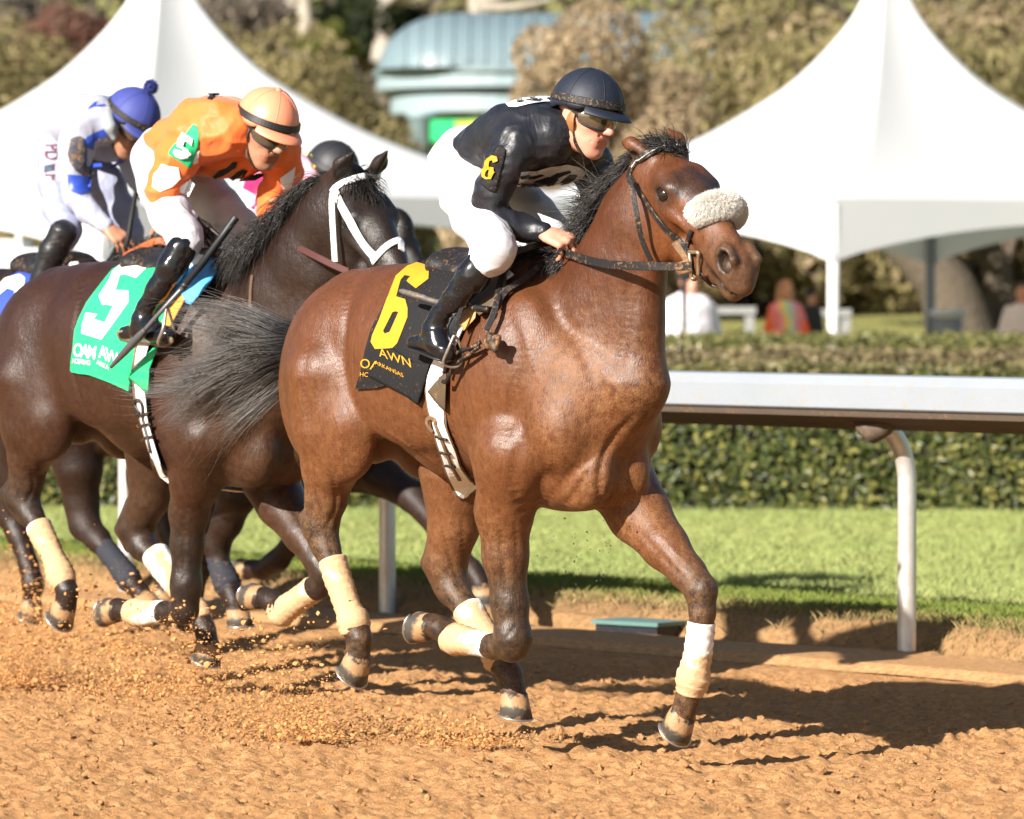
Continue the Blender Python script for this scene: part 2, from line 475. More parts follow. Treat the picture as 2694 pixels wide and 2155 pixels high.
def horse_head(O, tip, roll=0., up=None, near_ear='back', far_ear='up', L=.60):
    """prims of a head, poll at O, upper lip tip at 'tip'; returns prims, M (rows = head axes), scale"""
    x = np.asarray(tip) - O; s = np.linalg.norm(x) / .585
    E = basis(x, np.array([0, 0, 1.0]))
    c, sn = math.cos(R(roll)), math.sin(R(roll))
    E = np.array([E[0], c * E[1] + sn * E[2], -sn * E[1] + c * E[2]])
    y = np.array([0, 1., 0])
    P = [cap((.0, 0, -.075), (.17, 0, -.080), .088, .098, .03, y, .98, 'head'),
         cap((.12, 0, -.065), (.34, 0, -.055), .085, .066, .03, y, .95, 'head'),
         cap((.34, 0, -.058), (.52, 0, -.072), .060, .052, .03, y, .95, 'head'),
         cap((.36, 0, -.10), (.54, 0, -.100), .058, .057, .03, y, .92, 'muzzle'),
         cap((.13, 0, -.215), (.42, 0, -.170), .085, .044, .03, y, .8, 'head'),
         cap((.42, 0, -.15), (.535, 0, -.155), .036, .03, .025, y, .95, 'muzzle'),
         cap((.545, 0, -.095), (.573, 0, -.115), .044, .034, .02, y, 1.1, 'muzzle'),
         cap((.525, 0, -.158), (.545, 0, -.16), .032, .029, .015, y, 1.15, 'muzzle'),
         cap((.10, 0, -.05), (.24, 0, -.035), .05, .05, .03, y, 1.1, 'head'),
         cap((.22, 0, -.005), (.46, 0, -.03), .03, .022, .03, None, 1, 'head')]
    for g in (-1, 1):
        P += [ell((.125, .060 * g, -.20), (.13, .038, .125), .03, rot_y(12), 'head'),
              cap((.10, .062 * g, -.020), (.168, .076 * g, -.018), .028, .026, .045, None, 1, 'brow'),
              cap((.19, .076 * g, -.085), (.36, .055 * g, -.082), .019, .011, .02, None, 1, 'head'),
              ell((.505, .040 * g, -.052), (.055, .026, .042), .015, rot_y(-20), 'muzzle'),
              cap((.545, .046 * g, -.035), (.562, .038 * g, -.085), .014, .013, .012, None, 1, 'dark'),
              cap((.485, .055 * g, -.030), (.545, .047 * g, -.030), .013, .013, .012, None, 1, 'dark'),
              cap((.485, .062 * g, -.05), (.52, .058 * g, -.085), .010, .012, .012, None, 1, 'muzzle'),
              ell((.160, .100 * g, -.047), (.030, .024, .019), .010, rot_y(20), 'dark', True),
              cap((.128, .092 * g, -.046), (.160, .097 * g, -.025), .0085, .009, .006, None, 1, 'dark'),
              cap((.160, .097 * g, -.025), (.194, .087 * g, -.052), .009, .007, .006, None, 1, 'dark'),
              cap((.128, .092 * g, -.046), (.157, .093 * g, -.069), .007, .007, .006, None, 1, 'dark'),
              cap((.157, .093 * g, -.069), (.194, .087 * g, -.052), .007, .007, .006, None, 1, 'dark'),
              ell((.524, .066 * g, -.054), (.036, .042, .025), .010, rot_y(-40), 'dark', True),
              cap((.580, .02 * g, -.137), (.44, .055 * g, -.138), .007, .005, .006, None, 1, 'dark', True)]
    for g, kind in ((-1, near_ear), (1, far_ear)):
        b = np.array([-.005, .055 * g, -.02])
        if kind == 'back': m, t = b + (-.07, .03 * g, -.005), b + (-.15, .02 * g, -.04)
        elif kind == 'back2': m, t = b + (-.05, .0, .02), b + (-.105, 0, .035)
        elif kind == 'up': m, t = b + (.0, .018 * g, .085), b + (.02, .012 * g, .17)
        else: m, t = b + (-.035, .02 * g, .07), b + (-.09, .02 * g, .13)
        fw = nrm(np.array([.75, .55 * g, .1])) if kind[:4] != 'back' else nrm(np.array([.1, .8 * g, -.45]))
        P += [cap(b, m, .032, .036, .02, fw, .75, 'ear'), cap(m, t, .035, .006, .015, fw, .7, 'ear'),
              cap(b * .5 + m * .5 + fw * .03, m * .35 + t * .65 + fw * .024, .017, .008, .012, fw, 1.0, 'dark', True)]
    out = []
    for p in P:
        p.ra = tuple(np.array(p.ra) * s) if p.t == 'e' else p.ra * s
        p.rb *= s; p.a, p.b, p.k = p.a * s, p.b * s, p.k * s
        out.append(p.moved(E.T, O))
    return out, E, s
def hoof_parts(fr, parent, cor, toe, heel, w, mats, r=1.0):
    """hoof capsule with a shoe: coronet centre, toe and heel of the sole in photo pixels on the plane w"""
    c, t, h = fr.px(*cor, w), fr.px(*toe, w), fr.px(*heel, w)
    sc = (t + h) / 2; ax = nrm(sc - c); f = t - h; f = nrm(f - ax * (f @ ax)); lat = np.cross(ax, f)
    H = .074 * r; sc = c + ax * H; rings = []; n = 20
    th = np.arange(n) * 2 * math.pi / n
    def ring(k, rr, fo, wd):
        ct = np.cos(th); q = np.where(ct > 0, 1.0, .82)
        return c + ax * (H * k) + f * fo + np.outer(ct * rr * q, f) + np.outer(np.sin(th) * wd * (1 - .10 * (ct < -.5)), lat)
    prof = [(-.25, .032, 0, .03), (-.06, .043, .0, .040), (.0, .047, .003, .044), (.5, .054, .013, .050), (1.0, .060, .024, .056)]
    V = np.concatenate([ring(k, a * r, b * r, d * r) for k, a, b, d in prof] + [ring(1.0, .045 * r, .022 * r, .042 * r), ring(.90, .040 * r, .020 * r, .036 * r), [c + ax * H * .82 + f * .02 * r]])
    m = len(prof) + 2
    i, j = np.meshgrid(np.arange(m - 1), np.arange(n), indexing='ij'); a = i * n + j; b = i * n + (j + 1) % n
    Q = np.stack([a, b, b + n, a + n], -1).reshape(-1, 4)
    jj = np.arange(n); T = np.stack([np.full(n, m * n), (m - 1) * n + jj, (m - 1) * n + (jj + 1) % n], -1)
    k = np.repeat(np.array([-.25, -.06, 0, .5, 1, 1, .9]), n); k = np.append(k, .8)
    o = mesh_np('hoof', V, [Q, T], mats['hoof'], parent, cols=np.stack([np.clip(k, 0, 1), np.clip(k, 0, 1), np.clip(k, 0, 1)], -1), attr='along')
    a0 = np.linspace(-2.45, 2.45, 19)
    P = [c + ax * (H + .003) + f * (.023 * r + math.cos(q) * .054 * r * (1 if math.cos(q) > 0 else .82)) + lat * (math.sin(q) * .050 * r) for q in a0]
    MB().loft(P, .004 * r, .010 * r, 8, up=ax).build('horseshoe', mats['steel'], o)
    return o
def wrap(fr, parent, L, mat, name='leg_bandage', twist=1.0, up=None):
    """bandage wound round the leg: list of (x, y, w, r_px)"""
    P = np.array([list(fr.px(x, y, w)) + [r * fr.mpp(fr.px(x, y, w))] for x, y, w, r in L])
    Q = spline(P, 14); n = 24; ctr, rad = Q[:, :3], Q[:, 3]
    T, A, B = frames(ctr, (0, 1, 0)); th = np.arange(n) * 2 * math.pi / n
    s = np.concatenate([[0], np.cumsum(np.linalg.norm(np.diff(ctr, axis=0), axis=1))])
    ph = (s[:, None] / .032 + th[None] / (2 * math.pi) * twist) % 1.0
    rr = rad[:, None] * (1 + .085 * (1 - ph) * (ph > .10)) + .0035 * (noise3(np.stack([s[:, None] * 40 + 0 * th[None], np.cos(th)[None] * 2 + 0 * s[:, None], np.sin(th)[None] * 2 + 0 * s[:, None]], -1)) - .5)
    rr[0] *= .93; rr[-1] *= .93
    V = (ctr[:, None] + A[:, None] * (np.cos(th)[None, :, None] * rr[..., None]) + B[:, None] * (np.sin(th)[None, :, None] * rr[..., None])).reshape(-1, 3)
    m = len(ctr); i, j = np.meshgrid(np.arange(m - 1), np.arange(n), indexing='ij'); a = i * n + j; b = i * n + (j + 1) % n
    F = np.stack([a, b, b + n, a + n], -1).reshape(-1, 4)
    u = np.repeat(s / s[-1], n)
    return mesh_np(name, V, F, mat, parent, cols=np.stack([u, u, u], -1), attr='along')
def strands(name, roots, dirs, length, mat, parent, segs=9, width=.0022, sag=.15, wave=.03, sides=3, seed=1, curl=None, jit=.25, cols=None, swirl=1.0):
    """tapered hairs: roots (n,3), dirs (n,3), length (n,)"""
    rg = np.random.default_rng(seed); n = len(roots); length = np.broadcast_to(length, (n,))
    D = nrm(dirs + rg.normal(0, jit, (n, 3))); P = np.zeros((n, segs + 1, 3)); P[:, 0] = roots
    cl = (np.arange(n) * 9301 % max(1, n // 14)) ; cv = rg.normal(0, 1, (max(1, n // 14) + 1, 3))[cl]
    for i in range(segs):
        t = (i + 1) / segs
        d = D + np.array([0, 0, -1]) * (sag * t) + wave * (noise3(P[:, i] * 9 * swirl + cl[:, None] * 3.7)[:, None] - .5) * cv * 3 * t + (0 if curl is None else curl * t)
        D = nrm(d); P[:, i + 1] = P[:, i] + D * (length / segs)[:, None]
    return hair_mesh(name, P, width, mat, parent, sides, cols)
def hair_mesh(name, P, width, mat, parent, sides=3, cols=None):
    n, m = P.shape[:2]
    T = np.zeros_like(P); T[:, 1:-1] = P[:, 2:] - P[:, :-2]; T[:, 0] = P[:, 1] - P[:, 0]; T[:, -1] = P[:, -1] - P[:, -2]; T = nrm(T)
    A = nrm(np.cross(T, [.31, .77, .55])); B = np.cross(T, A)
    t = np.linspace(0, 1, m); w = np.broadcast_to(np.asarray(width), (n,))[:, None] * (np.minimum(1, .5 + 3 * t) * (1 - t ** 3 * .85))[None]
    th = np.arange(sides) * 2 * math.pi / sides
    V = P[:, :, None] + (A[:, :, None] * np.cos(th)[None, None, :, None] + B[:, :, None] * np.sin(th)[None, None, :, None]) * w[:, :, None, None]
    k, i, j = np.meshgrid(np.arange(n), np.arange(m - 1), np.arange(sides), indexing='ij')
    a = (k * m + i) * sides + j; b = (k * m + i) * sides + (j + 1) % sides
    Q = np.stack([a, b, b + sides, a + sides], -1).reshape(-1, 4)
    tt = np.broadcast_to(t[None, :, None], (n, m, sides)).ravel()
    c = np.stack([tt, tt, tt], -1)
    return mesh_np(name, V.reshape(-1, 3), Q, mat, parent, cols=c, attr='along')
class Skin:
    """surface of a finished body, in its own frame: photo pixel -> point and normal on it"""
    def __init__(s, fr, V, Q):
        s.fr = fr; s.V = V; s.Q = Q
        s.b = BVHTree.FromPolygons([Vector(v) for v in V], [tuple(q) for q in Q])
    def hit(s, x, y, off=.0):
        o, d = s.fr.lray(x, y)
        p, n, i, t = s.b.ray_cast(o, d)
        if p is None: return None
        if n.dot(d) > 0: n = -n
        return np.array(p) + np.array(n) * off, np.array(n)
    def near(s, q, off=0.):
        p, n, i, d = s.b.find_nearest(Vector(q))
        if (Vector(q) - p).dot(n) < 0 and (Vector(q) - p).length > 1e-5 and False: n = -n
        return np.array(p) + np.array(n) * off, np.array(n)
def smooth_rows(A, it=2):
    A = np.array(A, float)
    for _ in range(it):
        B = A.copy(); B[1:-1] = .25 * A[:-2] + .5 * A[1:-1] + .25 * A[2:]; A = B
    return A
def strap_on(skin, L, wpx, mat, name, parent, t=.004, off=.002, k=6, under=False):
    """a strap lying on a skin along photo pixels; points may carry an explicit w (then off the surface)"""
    fr = skin.fr; L2 = spline(np.array([q[:2] for q in L], float), k)
    P, N = [], []
    for x, y in L2:
        h = skin.hit(x, y, off)
        if h is None:
            if not P: continue
            h = skin.near(fr.px(x, y, P[-1][1]), off)
        P.append(h[0]); N.append(h[1])
    if under:
        e = P[-1]; a0 = math.atan2(-e[1], 1.28 - e[2])
        for i, a in enumerate(np.linspace(a0, -1.2, 14)[1:]):
            d = Vector((.02 * i * .3, -math.sin(a), -math.cos(a))).normalized(); p, n_, q_, t_ = skin.b.ray_cast(Vector((e[0] + .006, 0, 1.28)), d)
            if p is not None and (Vector(p) - Vector((e[0], 0, 1.28))).length < .52: P.append(np.array(p) + np.array(d) * off); N.append(np.array(d))
    P = smooth_rows(P, 3); N = smooth_rows(N, 4)
    V, F = ribbon(P, N, wpx / 600., t)
    return mesh_np(name, V, F, mat, parent, smooth=False)
def decal(skin, poly, mat, name, parent, off=.004, cell=7, holes=(), t=0.0):
    """flat piece cut to a photo outline and laid on the surface; thickness t (m)"""
    bm = bmesh.new()
    es = []
    for lp in [poly] + list(holes):
        vs = [bm.verts.new((x, y, 0)) for x, y in lp]
        es += [bm.edges.new((vs[i], vs[(i + 1) % len(vs)])) for i in range(len(vs))]
    bmesh.ops.triangle_fill(bm, edges=es, use_beauty=True)
    for _ in range(6):
        lg = [e for e in bm.edges if e.calc_length() > cell]
        if not lg: break
        bmesh.ops.subdivide_edges(bm, edges=lg, cuts=1)
        bmesh.ops.triangulate(bm, faces=[f for f in bm.faces if len(f.verts) > 3])
    bm.verts.ensure_lookup_table(); bm.verts.index_update()
    V = []; last = None; miss = []
    for v in bm.verts:
        h = skin.hit(v.co.x, v.co.y, off)
        if h is None: miss.append(len(V)); V.append(None)
        else: V.append(h[0])
    good = [i for i, v in enumerate(V) if v is not None]
    if not good: bm.free(); return None
    gx = np.array([bm.verts[i].co[:2] for i in good])
    for i in miss:
        j = good[int(np.argmin(((gx - np.array(bm.verts[i].co[:2])) ** 2).sum(1)))]
        V[i] = skin.fr.px(bm.verts[i].co.x, bm.verts[i].co.y, V[j][1])
    V = np.array(V)
    F = np.array([[q.index for q in f.verts] for f in bm.faces])
    bd = [(e.verts[0].index, e.verts[1].index) for e in bm.edges if len(e.link_faces) == 1]
    bm.free()
    # orient to the camera
    cm = skin.fr.loc(CAMV); n = np.cross(V[F[:, 1]] - V[F[:, 0]], V[F[:, 2]] - V[F[:, 0]]); c = V[F].mean(1)
    fl = ((cm - c) * n).sum(1) < 0; F[fl] = F[fl][:, ::-1]
    if t <= 0: return mesh_np(name, V, F, mat, parent)
    N = normals(V, F)
    V2 = np.concatenate([V, V - N * t]); m = len(V)
    side = np.array([[a, b, b + m, a + m] for a, b in bd])
    return mesh_np(name, V2, [np.concatenate([F, F[:, ::-1] + m]), side], mat, parent)
def text_decal(skin, txt, org, dx, dy, mat, name, parent, off=.006, bold=.0, spacing=1.0, wref=None):
    """lettering laid on a surface: org = photo pixel of the baseline start, dx / dy = pixels per em along the line and upwards"""
    cu = bpy.data.curves.new(name, 'FONT'); cu.body = txt; cu.size = 1.0; cu.offset = bold; cu.space_character = spacing; cu.resolution_u = 3
    ob = bpy.data.objects.new(name, cu); COL.objects.link(ob)
    dg = bpy.context.evaluated_depsgraph_get(); me = bpy.data.meshes.new_from_object(ob.evaluated_get(dg))
    bpy.data.objects.remove(ob); bpy.data.curves.remove(cu)
    bm = bmesh.new(); bm.from_mesh(me); bpy.data.meshes.remove(me)
    bmesh.ops.triangulate(bm, faces=bm.faces[:])
    for _ in range(2):
        lg = [e for e in bm.edges if e.calc_length() > .18]
        if lg: bmesh.ops.subdivide_edges(bm, edges=lg, cuts=1); bmesh.ops.triangulate(bm, faces=[f for f in bm.faces if len(f.verts) > 3])
    bm.verts.index_update(); V = []; last = None
    for v in bm.verts:
        x = org[0] + dx[0] * v.co.x + dy[0] * v.co.y; y = org[1] + dx[1] * v.co.x + dy[1] * v.co.y
        h = skin.hit(x, y, off)
        if h is None: h = (skin.fr.px(x, y, last[1] if last is not None else (wref or 0)), None)
        last = h[0]; V.append(h[0])
    F = np.array([[q.index for q in f.verts] for f in bm.faces]); bm.free(); V = np.array(V)
    if not len(F): return None
    cm = skin.fr.loc(CAMV); n = np.cross(V[F[:, 1]] - V[F[:, 0]], V[F[:, 2]] - V[F[:, 0]]); fl = ((cm - V[F].mean(1)) * n).sum(1) < 0; F[fl] = F[fl][:, ::-1]
    return mesh_np(name, V, F, mat, parent, smooth=False)
def free_strap(fr, L, wpx, mat, name, parent, t=.004, k=8, nrmv=None):
    """strap hanging free: list of (x, y, w)"""
    P = spline(np.array([fr.px(*q) for q in L]), k); cm = fr.loc(CAMV)
    N = nrm(cm - P) if nrmv is None else np.repeat(np.array([nrmv], float), len(P), 0)
    V, F = ribbon(P, N, wpx * np.mean([fr.mpp(p) for p in P]), t); return mesh_np(name, V, F, mat, parent, smooth=False)
def free_tube(fr, L, rpx, mat, name, parent, k=8, n=8):
    P = spline(np.array([list(fr.px(*q[:3])) + [q[3] if len(q) > 3 else rpx] for q in L]), k); m = np.mean([fr.mpp(p[:3]) for p in P])
    return MB().loft(P[:, :3], P[:, 3] * m, None, n).build(name, mat, parent)
def thing_at(fr, name, label, cat, group=None):
    o = empty(name, fr.o, label, cat, group); o.rotation_euler = (0, 0, fr.rz); return o
def mane_hair(fr, sk, L, n, length, back, parent, mat, seed, width=.0017, sag=.25, spreadw=.02, up=.25, jit=.30, name='mane', wave=.06, side=-.1):
    """hair rooted along a crest line of photo pixels (x, y, w)"""
    rg = np.random.default_rng(seed); C_ = spline(np.array([fr.px(*q) for q in L]), 20); i = rg.integers(0, len(C_) - 1, n); f = rg.random((n, 1))
    P = C_[i] * (1 - f) + C_[i + 1] * f; P[:, 1] += rg.normal(0, spreadw, n)
    Rr = np.array([sk.near(p, -.004)[0] for p in P]); D = np.tile([-back, side, up], (n, 1))
    ln = np.asarray(length) if np.ndim(length) == 0 else np.interp(i / len(C_), np.linspace(0, 1, len(length)), length)
    return strands(name, Rr, D, ln * rg.uniform(.55, 1.15, n), mat, parent, 9, width, sag, wave, 3, seed, None, jit)
def flowing(name, root, n, guides, length, mat, parent, seed, width=.0016, d=(-1, -.03, -.13), sp=(.09, .09), wave=.035, m=18, rr=.03, lf=.28):
    """locks of hair streaming from root: strands gathered round wavy guide curves"""
    rg = np.random.default_rng(seed); t = np.linspace(0, 1, m); G = []
    for g in range(guides):
        D = nrm(np.array(d) + rg.normal(0, 1, 3) * [0, sp[0], sp[1]]); L = rg.uniform(*length); ph, f = rg.uniform(0, 6.28, 2), rg.uniform(.5, 1.2, 2); a = wave * rg.uniform(.5, 1.5)
        c = np.array(root) + rg.normal(0, 1, 3) * [.02, rr, rr] + D * (t * L)[:, None]; e = t ** 1.3
        c[:, 2] += a * e * np.sin(6.28 * f[0] * t + ph[0]) - a * e * math.sin(ph[0]) * .3 - .10 * L * t ** 3; c[:, 1] += a * e * np.sin(6.28 * f[1] * t + ph[1]); G.append(c)
    G = np.array(G); gi = rg.integers(0, guides, n); cut = rg.uniform(.72, 1.0, n); tt = t[None] * cut[:, None]
    P = np.stack([np.stack([np.interp(tt[i], t, G[gi[i], :, k]) for k in range(3)], -1) for i in range(n)])
    off = rg.normal(0, 1, (n, 1, 3)) * np.array([.2, 1, 1]) * (.008 + .024 * tt * (1 - .5 * tt))[..., None]
    loose = rg.normal(0, 1, (n, 1, 3)) * (rg.random((n, 1, 1)) < lf) * (tt ** 1.5 * .06)[..., None]
    return hair_mesh(name, P + off + loose, width, mat, parent, 3)
# ------------------------------------------------------------------ the setting: track, verge, lawn, hill
RA = np.array([1.71, 22.19]); RD = nrm(np.array([-.643, .766])); RN = np.array([RD[1], -RD[0]])   # rail: foot of the right post, direction away, normal into the infield
def rail(p, t, z=0):
    q = RA + RD * t + RN * p; return np.array([q[0], q[1], z])
def grid(nx, ny):
    i, j = np.meshgrid(np.arange(nx - 1), np.arange(ny - 1), indexing='ij'); a = i * ny + j
    return np.stack([a, a + 1, a + ny + 1, a + ny], -1).reshape(-1, 4)[:, ::-1]
def sand_mat():
    t = NT('track_sand', .95, .15)
    n = t.noise(2.2, 5, .6); m = t.noise(26, 6, .7); g = t.noise(140, 4, .7)
    c = t.mix(n, (.63, .33, .142), (.71, .41, .19))
    c = t.mix(t.ramp(m, (.35, 0.0), (.62, 1.0)), (.50, .245, .092), c)
    c = t.mix(t.ramp(g, (.60, 0.0), (.72, .35)), c, (.66, .40, .19))
    t.col(c); t.bump(m, .030).bump(g, .010)
    return t.m
SAND = sand_mat()
def track_h(P):
    p3 = np.stack([P[:, 0], P[:, 1], np.zeros(len(P))], -1)
    big = (fbm(p3 * np.array([1.3, 2.0, 1]), 3) - .45) * .030
    n = noise3(p3 * 12 + 3); n2 = noise3(p3 * 27 + 11); n3 = noise3(p3 * 55 + 5)
    lumps = np.clip(n - .42, 0, 1) ** 1.3 * .032 + np.clip(n2 - .42, 0, 1) ** 1.2 * .040 + np.clip(n3 - .45, 0, 1) * .026
    return big + lumps - .018
pp = np.concatenate([np.linspace(-12, -7.0, 40)[:-1], np.linspace(-7.0, -.72, 400)]); tt = np.concatenate([np.linspace(-16, -5.5, 60)[:-1], np.linspace(-5.5, 9, 900), np.linspace(9, 24, 120)[1:]])
PP, TT = np.meshgrid(pp, tt, indexing='ij'); PP, TT = PP.ravel(), TT.ravel()
XY = RA + np.outer(TT, RD) + np.outer(PP, RN)
h = track_h(XY); edge = np.clip((PP + 1.15) / .43, 0, 1); h = h * (1 - edge * .8) + edge * .035
tag(mesh_np('track', np.column_stack([XY, h]), grid(len(pp), len(tt)), SAND), kind='structure')
# loose clods lying on the track
def clod_mesh(name, ctr, size, mat, seed=1, stretch=None):
    rg = np.random.default_rng(seed); g = (1 + 5 ** .5) / 2
    I = nrm(np.array([(-1, g, 0), (1, g, 0), (-1, -g, 0), (1, -g, 0), (0, -1, g), (0, 1, g), (0, -1, -g), (0, 1, -g), (g, 0, -1), (g, 0, 1), (-g, 0, -1), (-g, 0, 1)], float))
    T = np.array([(0, 11, 5), (0, 5, 1), (0, 1, 7), (0, 7, 10), (0, 10, 11), (1, 5, 9), (5, 11, 4), (11, 10, 2), (10, 7, 6), (7, 1, 8), (3, 9, 4), (3, 4, 2), (3, 2, 6), (3, 6, 8), (3, 8, 9), (4, 9, 5), (2, 4, 11), (6, 2, 10), (8, 6, 7), (9, 8, 1)])
    n = len(ctr); r = size[:, None] * rg.uniform(.45, 1.4, (n, 12)); sc = rg.uniform(.6, 1.2, (n, 1, 3))
    V = ctr[:, None] + I[None] * r[..., None] * sc * (1 if stretch is None else stretch)
    return mesh_np(name, V.reshape(-1, 3), (T[None] + 12 * np.arange(n)[:, None, None]).reshape(-1, 3), mat, None, smooth=False)
n = 9000
cp_, ct_ = RNG.uniform(-7, -.9, n), RNG.uniform(-5.5, 9, n)
q = RA + np.outer(ct_, RD) + np.outer(cp_, RN)
sz = .004 + .013 * RNG.random(n) ** 4
tag(clod_mesh('clods', np.column_stack([q, track_h(q) + sz * .5]), sz, SAND, 5), kind='stuff')
# verge: sandy kerb, eroded bank, dry grass edge
def verge_h(p, t):
    n = (noise3(np.stack([p * 3, t * 3, 0 * t], -1)) - .5); n2 = (noise3(np.stack([p * 14, t * 14, 0 * t], -1)) - .5)
    e = p + n * .16 + (noise3(np.stack([0 * t, t * .9, 0 * t], -1)) - .5) * .22
    z = .035 + .035 * np.clip((p + .72) / .08, 0, 1) - .05 * np.clip((e + .14) / .1, 0, 1) * np.clip(1 - (e - .02) / .12, 0, 1)
    z = z + .085 * np.clip((e - .06) / .20, 0, 1) - .022 * np.clip((p - .7) / .8, 0, 1)
    return z + n2 * .022 * np.clip((p + .25) / .2, 0, 1) + n * .01
vp = np.linspace(-.74, 1.6, 190); vt = np.linspace(-9, 22, 1000)
VP, VT = np.meshgrid(vp, vt, indexing='ij'); VP, VT = VP.ravel(), VT.ravel(); VZ = verge_h(VP, VT)
nn = noise3(np.stack([VP * 2.2, VT * 2.2, 0 * VT], -1)) - .5; n5 = noise3(np.stack([VP * 11, VT * 11, 0 * VT], -1)) - .5
gq = np.clip((VP + nn * .55 + n5 * .3 - .42) / .3, 0, 1)[:, None]; dq = np.clip((VP + n5 * .12 + .12) / .1, 0, 1)[:, None]
vc = np.array([.52, .285, .125]) * (1 - dq) + np.array([.33, .19, .085]) * dq; vc = vc * (1 - gq) + np.array([.11, .135, .035]) * gq
def vert_mat(name, rough=.9, sc=30, bumpd=.012):
    t = NT(name, rough, .15); q = t.nd('ShaderNodeMix', data_type='RGBA', blend_type='MULTIPLY'); q.inputs[0].default_value = 1
    t.l(t.attr('tint'), q.inputs[6]); t.l(t.ramp(t.noise(sc, 6, .7), (.3, .6), (.7, 1.3)), q.inputs[7]); t.col(q.outputs[2]); t.bump(t.noise(sc * 2, 5, .7), bumpd)
    return t.m
q = RA + np.outer(VT, RD) + np.outer(VP, RN)
tag(mesh_np('verge', np.column_stack([q, VZ]), grid(len(vp), len(vt)), vert_mat('verge_earth'), cols=vc), kind='structure')
# lawn up to the hedge and beyond
LAWN = .075
def lawn_mat():
    t = NT('lawn_turf', .9, .2)
    t.col(t.mix(t.noise(1.3, 5, .6), t.mix(t.noise(60, 4), (.17, .20, .045), (.23, .25, .065)), (.28, .27, .095)))
    t.bump(t.noise(90, 4, .7), .02); return t.m
TURF = lawn_mat()
def quad_sheet(name, pts, mat, kind='structure'):
    return tag(mesh_np(name, np.array(pts, float), np.array([list(range(len(pts)))]), mat, smooth=False), kind=kind)
quad_sheet('lawn', [rail(1.55, -9, LAWN - .012), rail(14, -9, LAWN), rail(14, 30, LAWN), rail(1.55, 30, LAWN - .012)], TURF)
# ground beyond: a sheet to the horizon that climbs into a hill behind the hedges
def hill_z(X, Y):
    y = np.asarray(Y, float)
    z = np.interp(y, [0, 47, 55, 60, 72, 86, 100, 130, 200, 900, 2500], [-.06, -.06, .55, 1.02, 1.42, 1.70, 2.1, 6.5, 14, 40, 60])
    return z
gx = np.array([-2500, -600, -150, -60, -30, -12, -4, 0, 4, 12, 30, 60, 150, 600, 2500.]); gy = np.array([-400, -50, 10, 30, 40, 47, 50, 53, 56, 60, 66, 72, 80, 90, 100, 115, 130, 160, 200, 350, 900, 2500.])
GX, GY = np.meshgrid(gx, gy, indexing='ij')
def ground_mat():
    t = NT('hill_grass', .95, .15)
    t.col(t.mix(t.noise(.35, 5, .6), (.20, .21, .062), (.30, .27, .10))); t.bump(t.noise(8, 5), .08); return t.m
tag(mesh_np('ground', np.column_stack([GX.ravel(), GY.ravel(), hill_z(GX, GY).ravel()]), grid(len(gx), len(gy)), ground_mat()), kind='structure')
# grass blades: turf on the lawn, straw on the bank
def blades(name, p0, p1, n, hh, w, col, seed, base, dens=None):
    rg = np.random.default_rng(seed)
    p = rg.uniform(*p0, n); t = rg.uniform(*p1, n)
    q = RA + np.outer(t, RD) + np.outer(p, RN)
    z = base(p, t)
    if dens is not None:
        k = rg.random(n) < dens(p, t); q, z, p, t = q[k], z[k], p[k], t[k]
    k = np.abs(q[:, 0]) < (q[:, 1] * .115 + .5); q, z, p, t = q[k], z[k], p[k], t[k]; n = len(q)
    a = rg.uniform(0, 6.283, n); H = hh * rg.uniform(.5, 1.2, n); lean = rg.normal(0, .45, (n, 2)) * H[:, None]
    d = np.column_stack([np.cos(a), np.sin(a)]) * w
    b = np.column_stack([q, z])
    V = np.stack([b + np.column_stack([d, 0 * z]), b - np.column_stack([d, 0 * z]), b + np.column_stack([lean * .4 - d * .6, H * .6]), b + np.column_stack([lean, H])], 1).reshape(-1, 3)
    F = np.array([[0, 1, 2], [1, 3, 2], ])[None] + 4 * np.arange(n)[:, None, None]
    c = np.array(col(rg, n, p, t)); c = np.repeat(c, 4, 0)
    m = vert_mat(name + '_blade', .75, 6, .0)
    m.node_tree.nodes
    return tag(mesh_np(name, V, F.reshape(-1, 3), m, None, False, cols=c), kind='stuff')
def green(rg, n, p, t):
    v = rg.random((n, 1)); pt = noise3(np.stack([p * .8, t * .8, 0 * t], -1))[:, None]
    return np.array([.20, .25, .070]) * (1 - v) + np.array([.30, .34, .125]) * v + pt * np.array([.03, .015, .01])
def straw(rg, n, p, t):
    v = rg.random((n, 1)); g = np.clip((p[:, None] - .25) / .5 + rg.normal(0, .2, (n, 1)), 0, 1)
    s = np.array([.34, .24, .11]) * (1 - v) + np.array([.20, .145, .06]) * v
    return s * (1 - g) + g * (np.array([.10, .15, .025]) * (1 - v) + np.array([.20, .22, .05]) * v)
blades('grass', (1.2, 13), (-7, 18), 420000, .042, .0035, green, 11, lambda p, t: LAWN - .01 + 0 * p)
blades('bank_grass', (.02, 1.6), (-6, 15), 120000, .045, .0028, straw, 12, verge_h, lambda p, t: np.clip((p - .0) / .45, 0.12, 1))
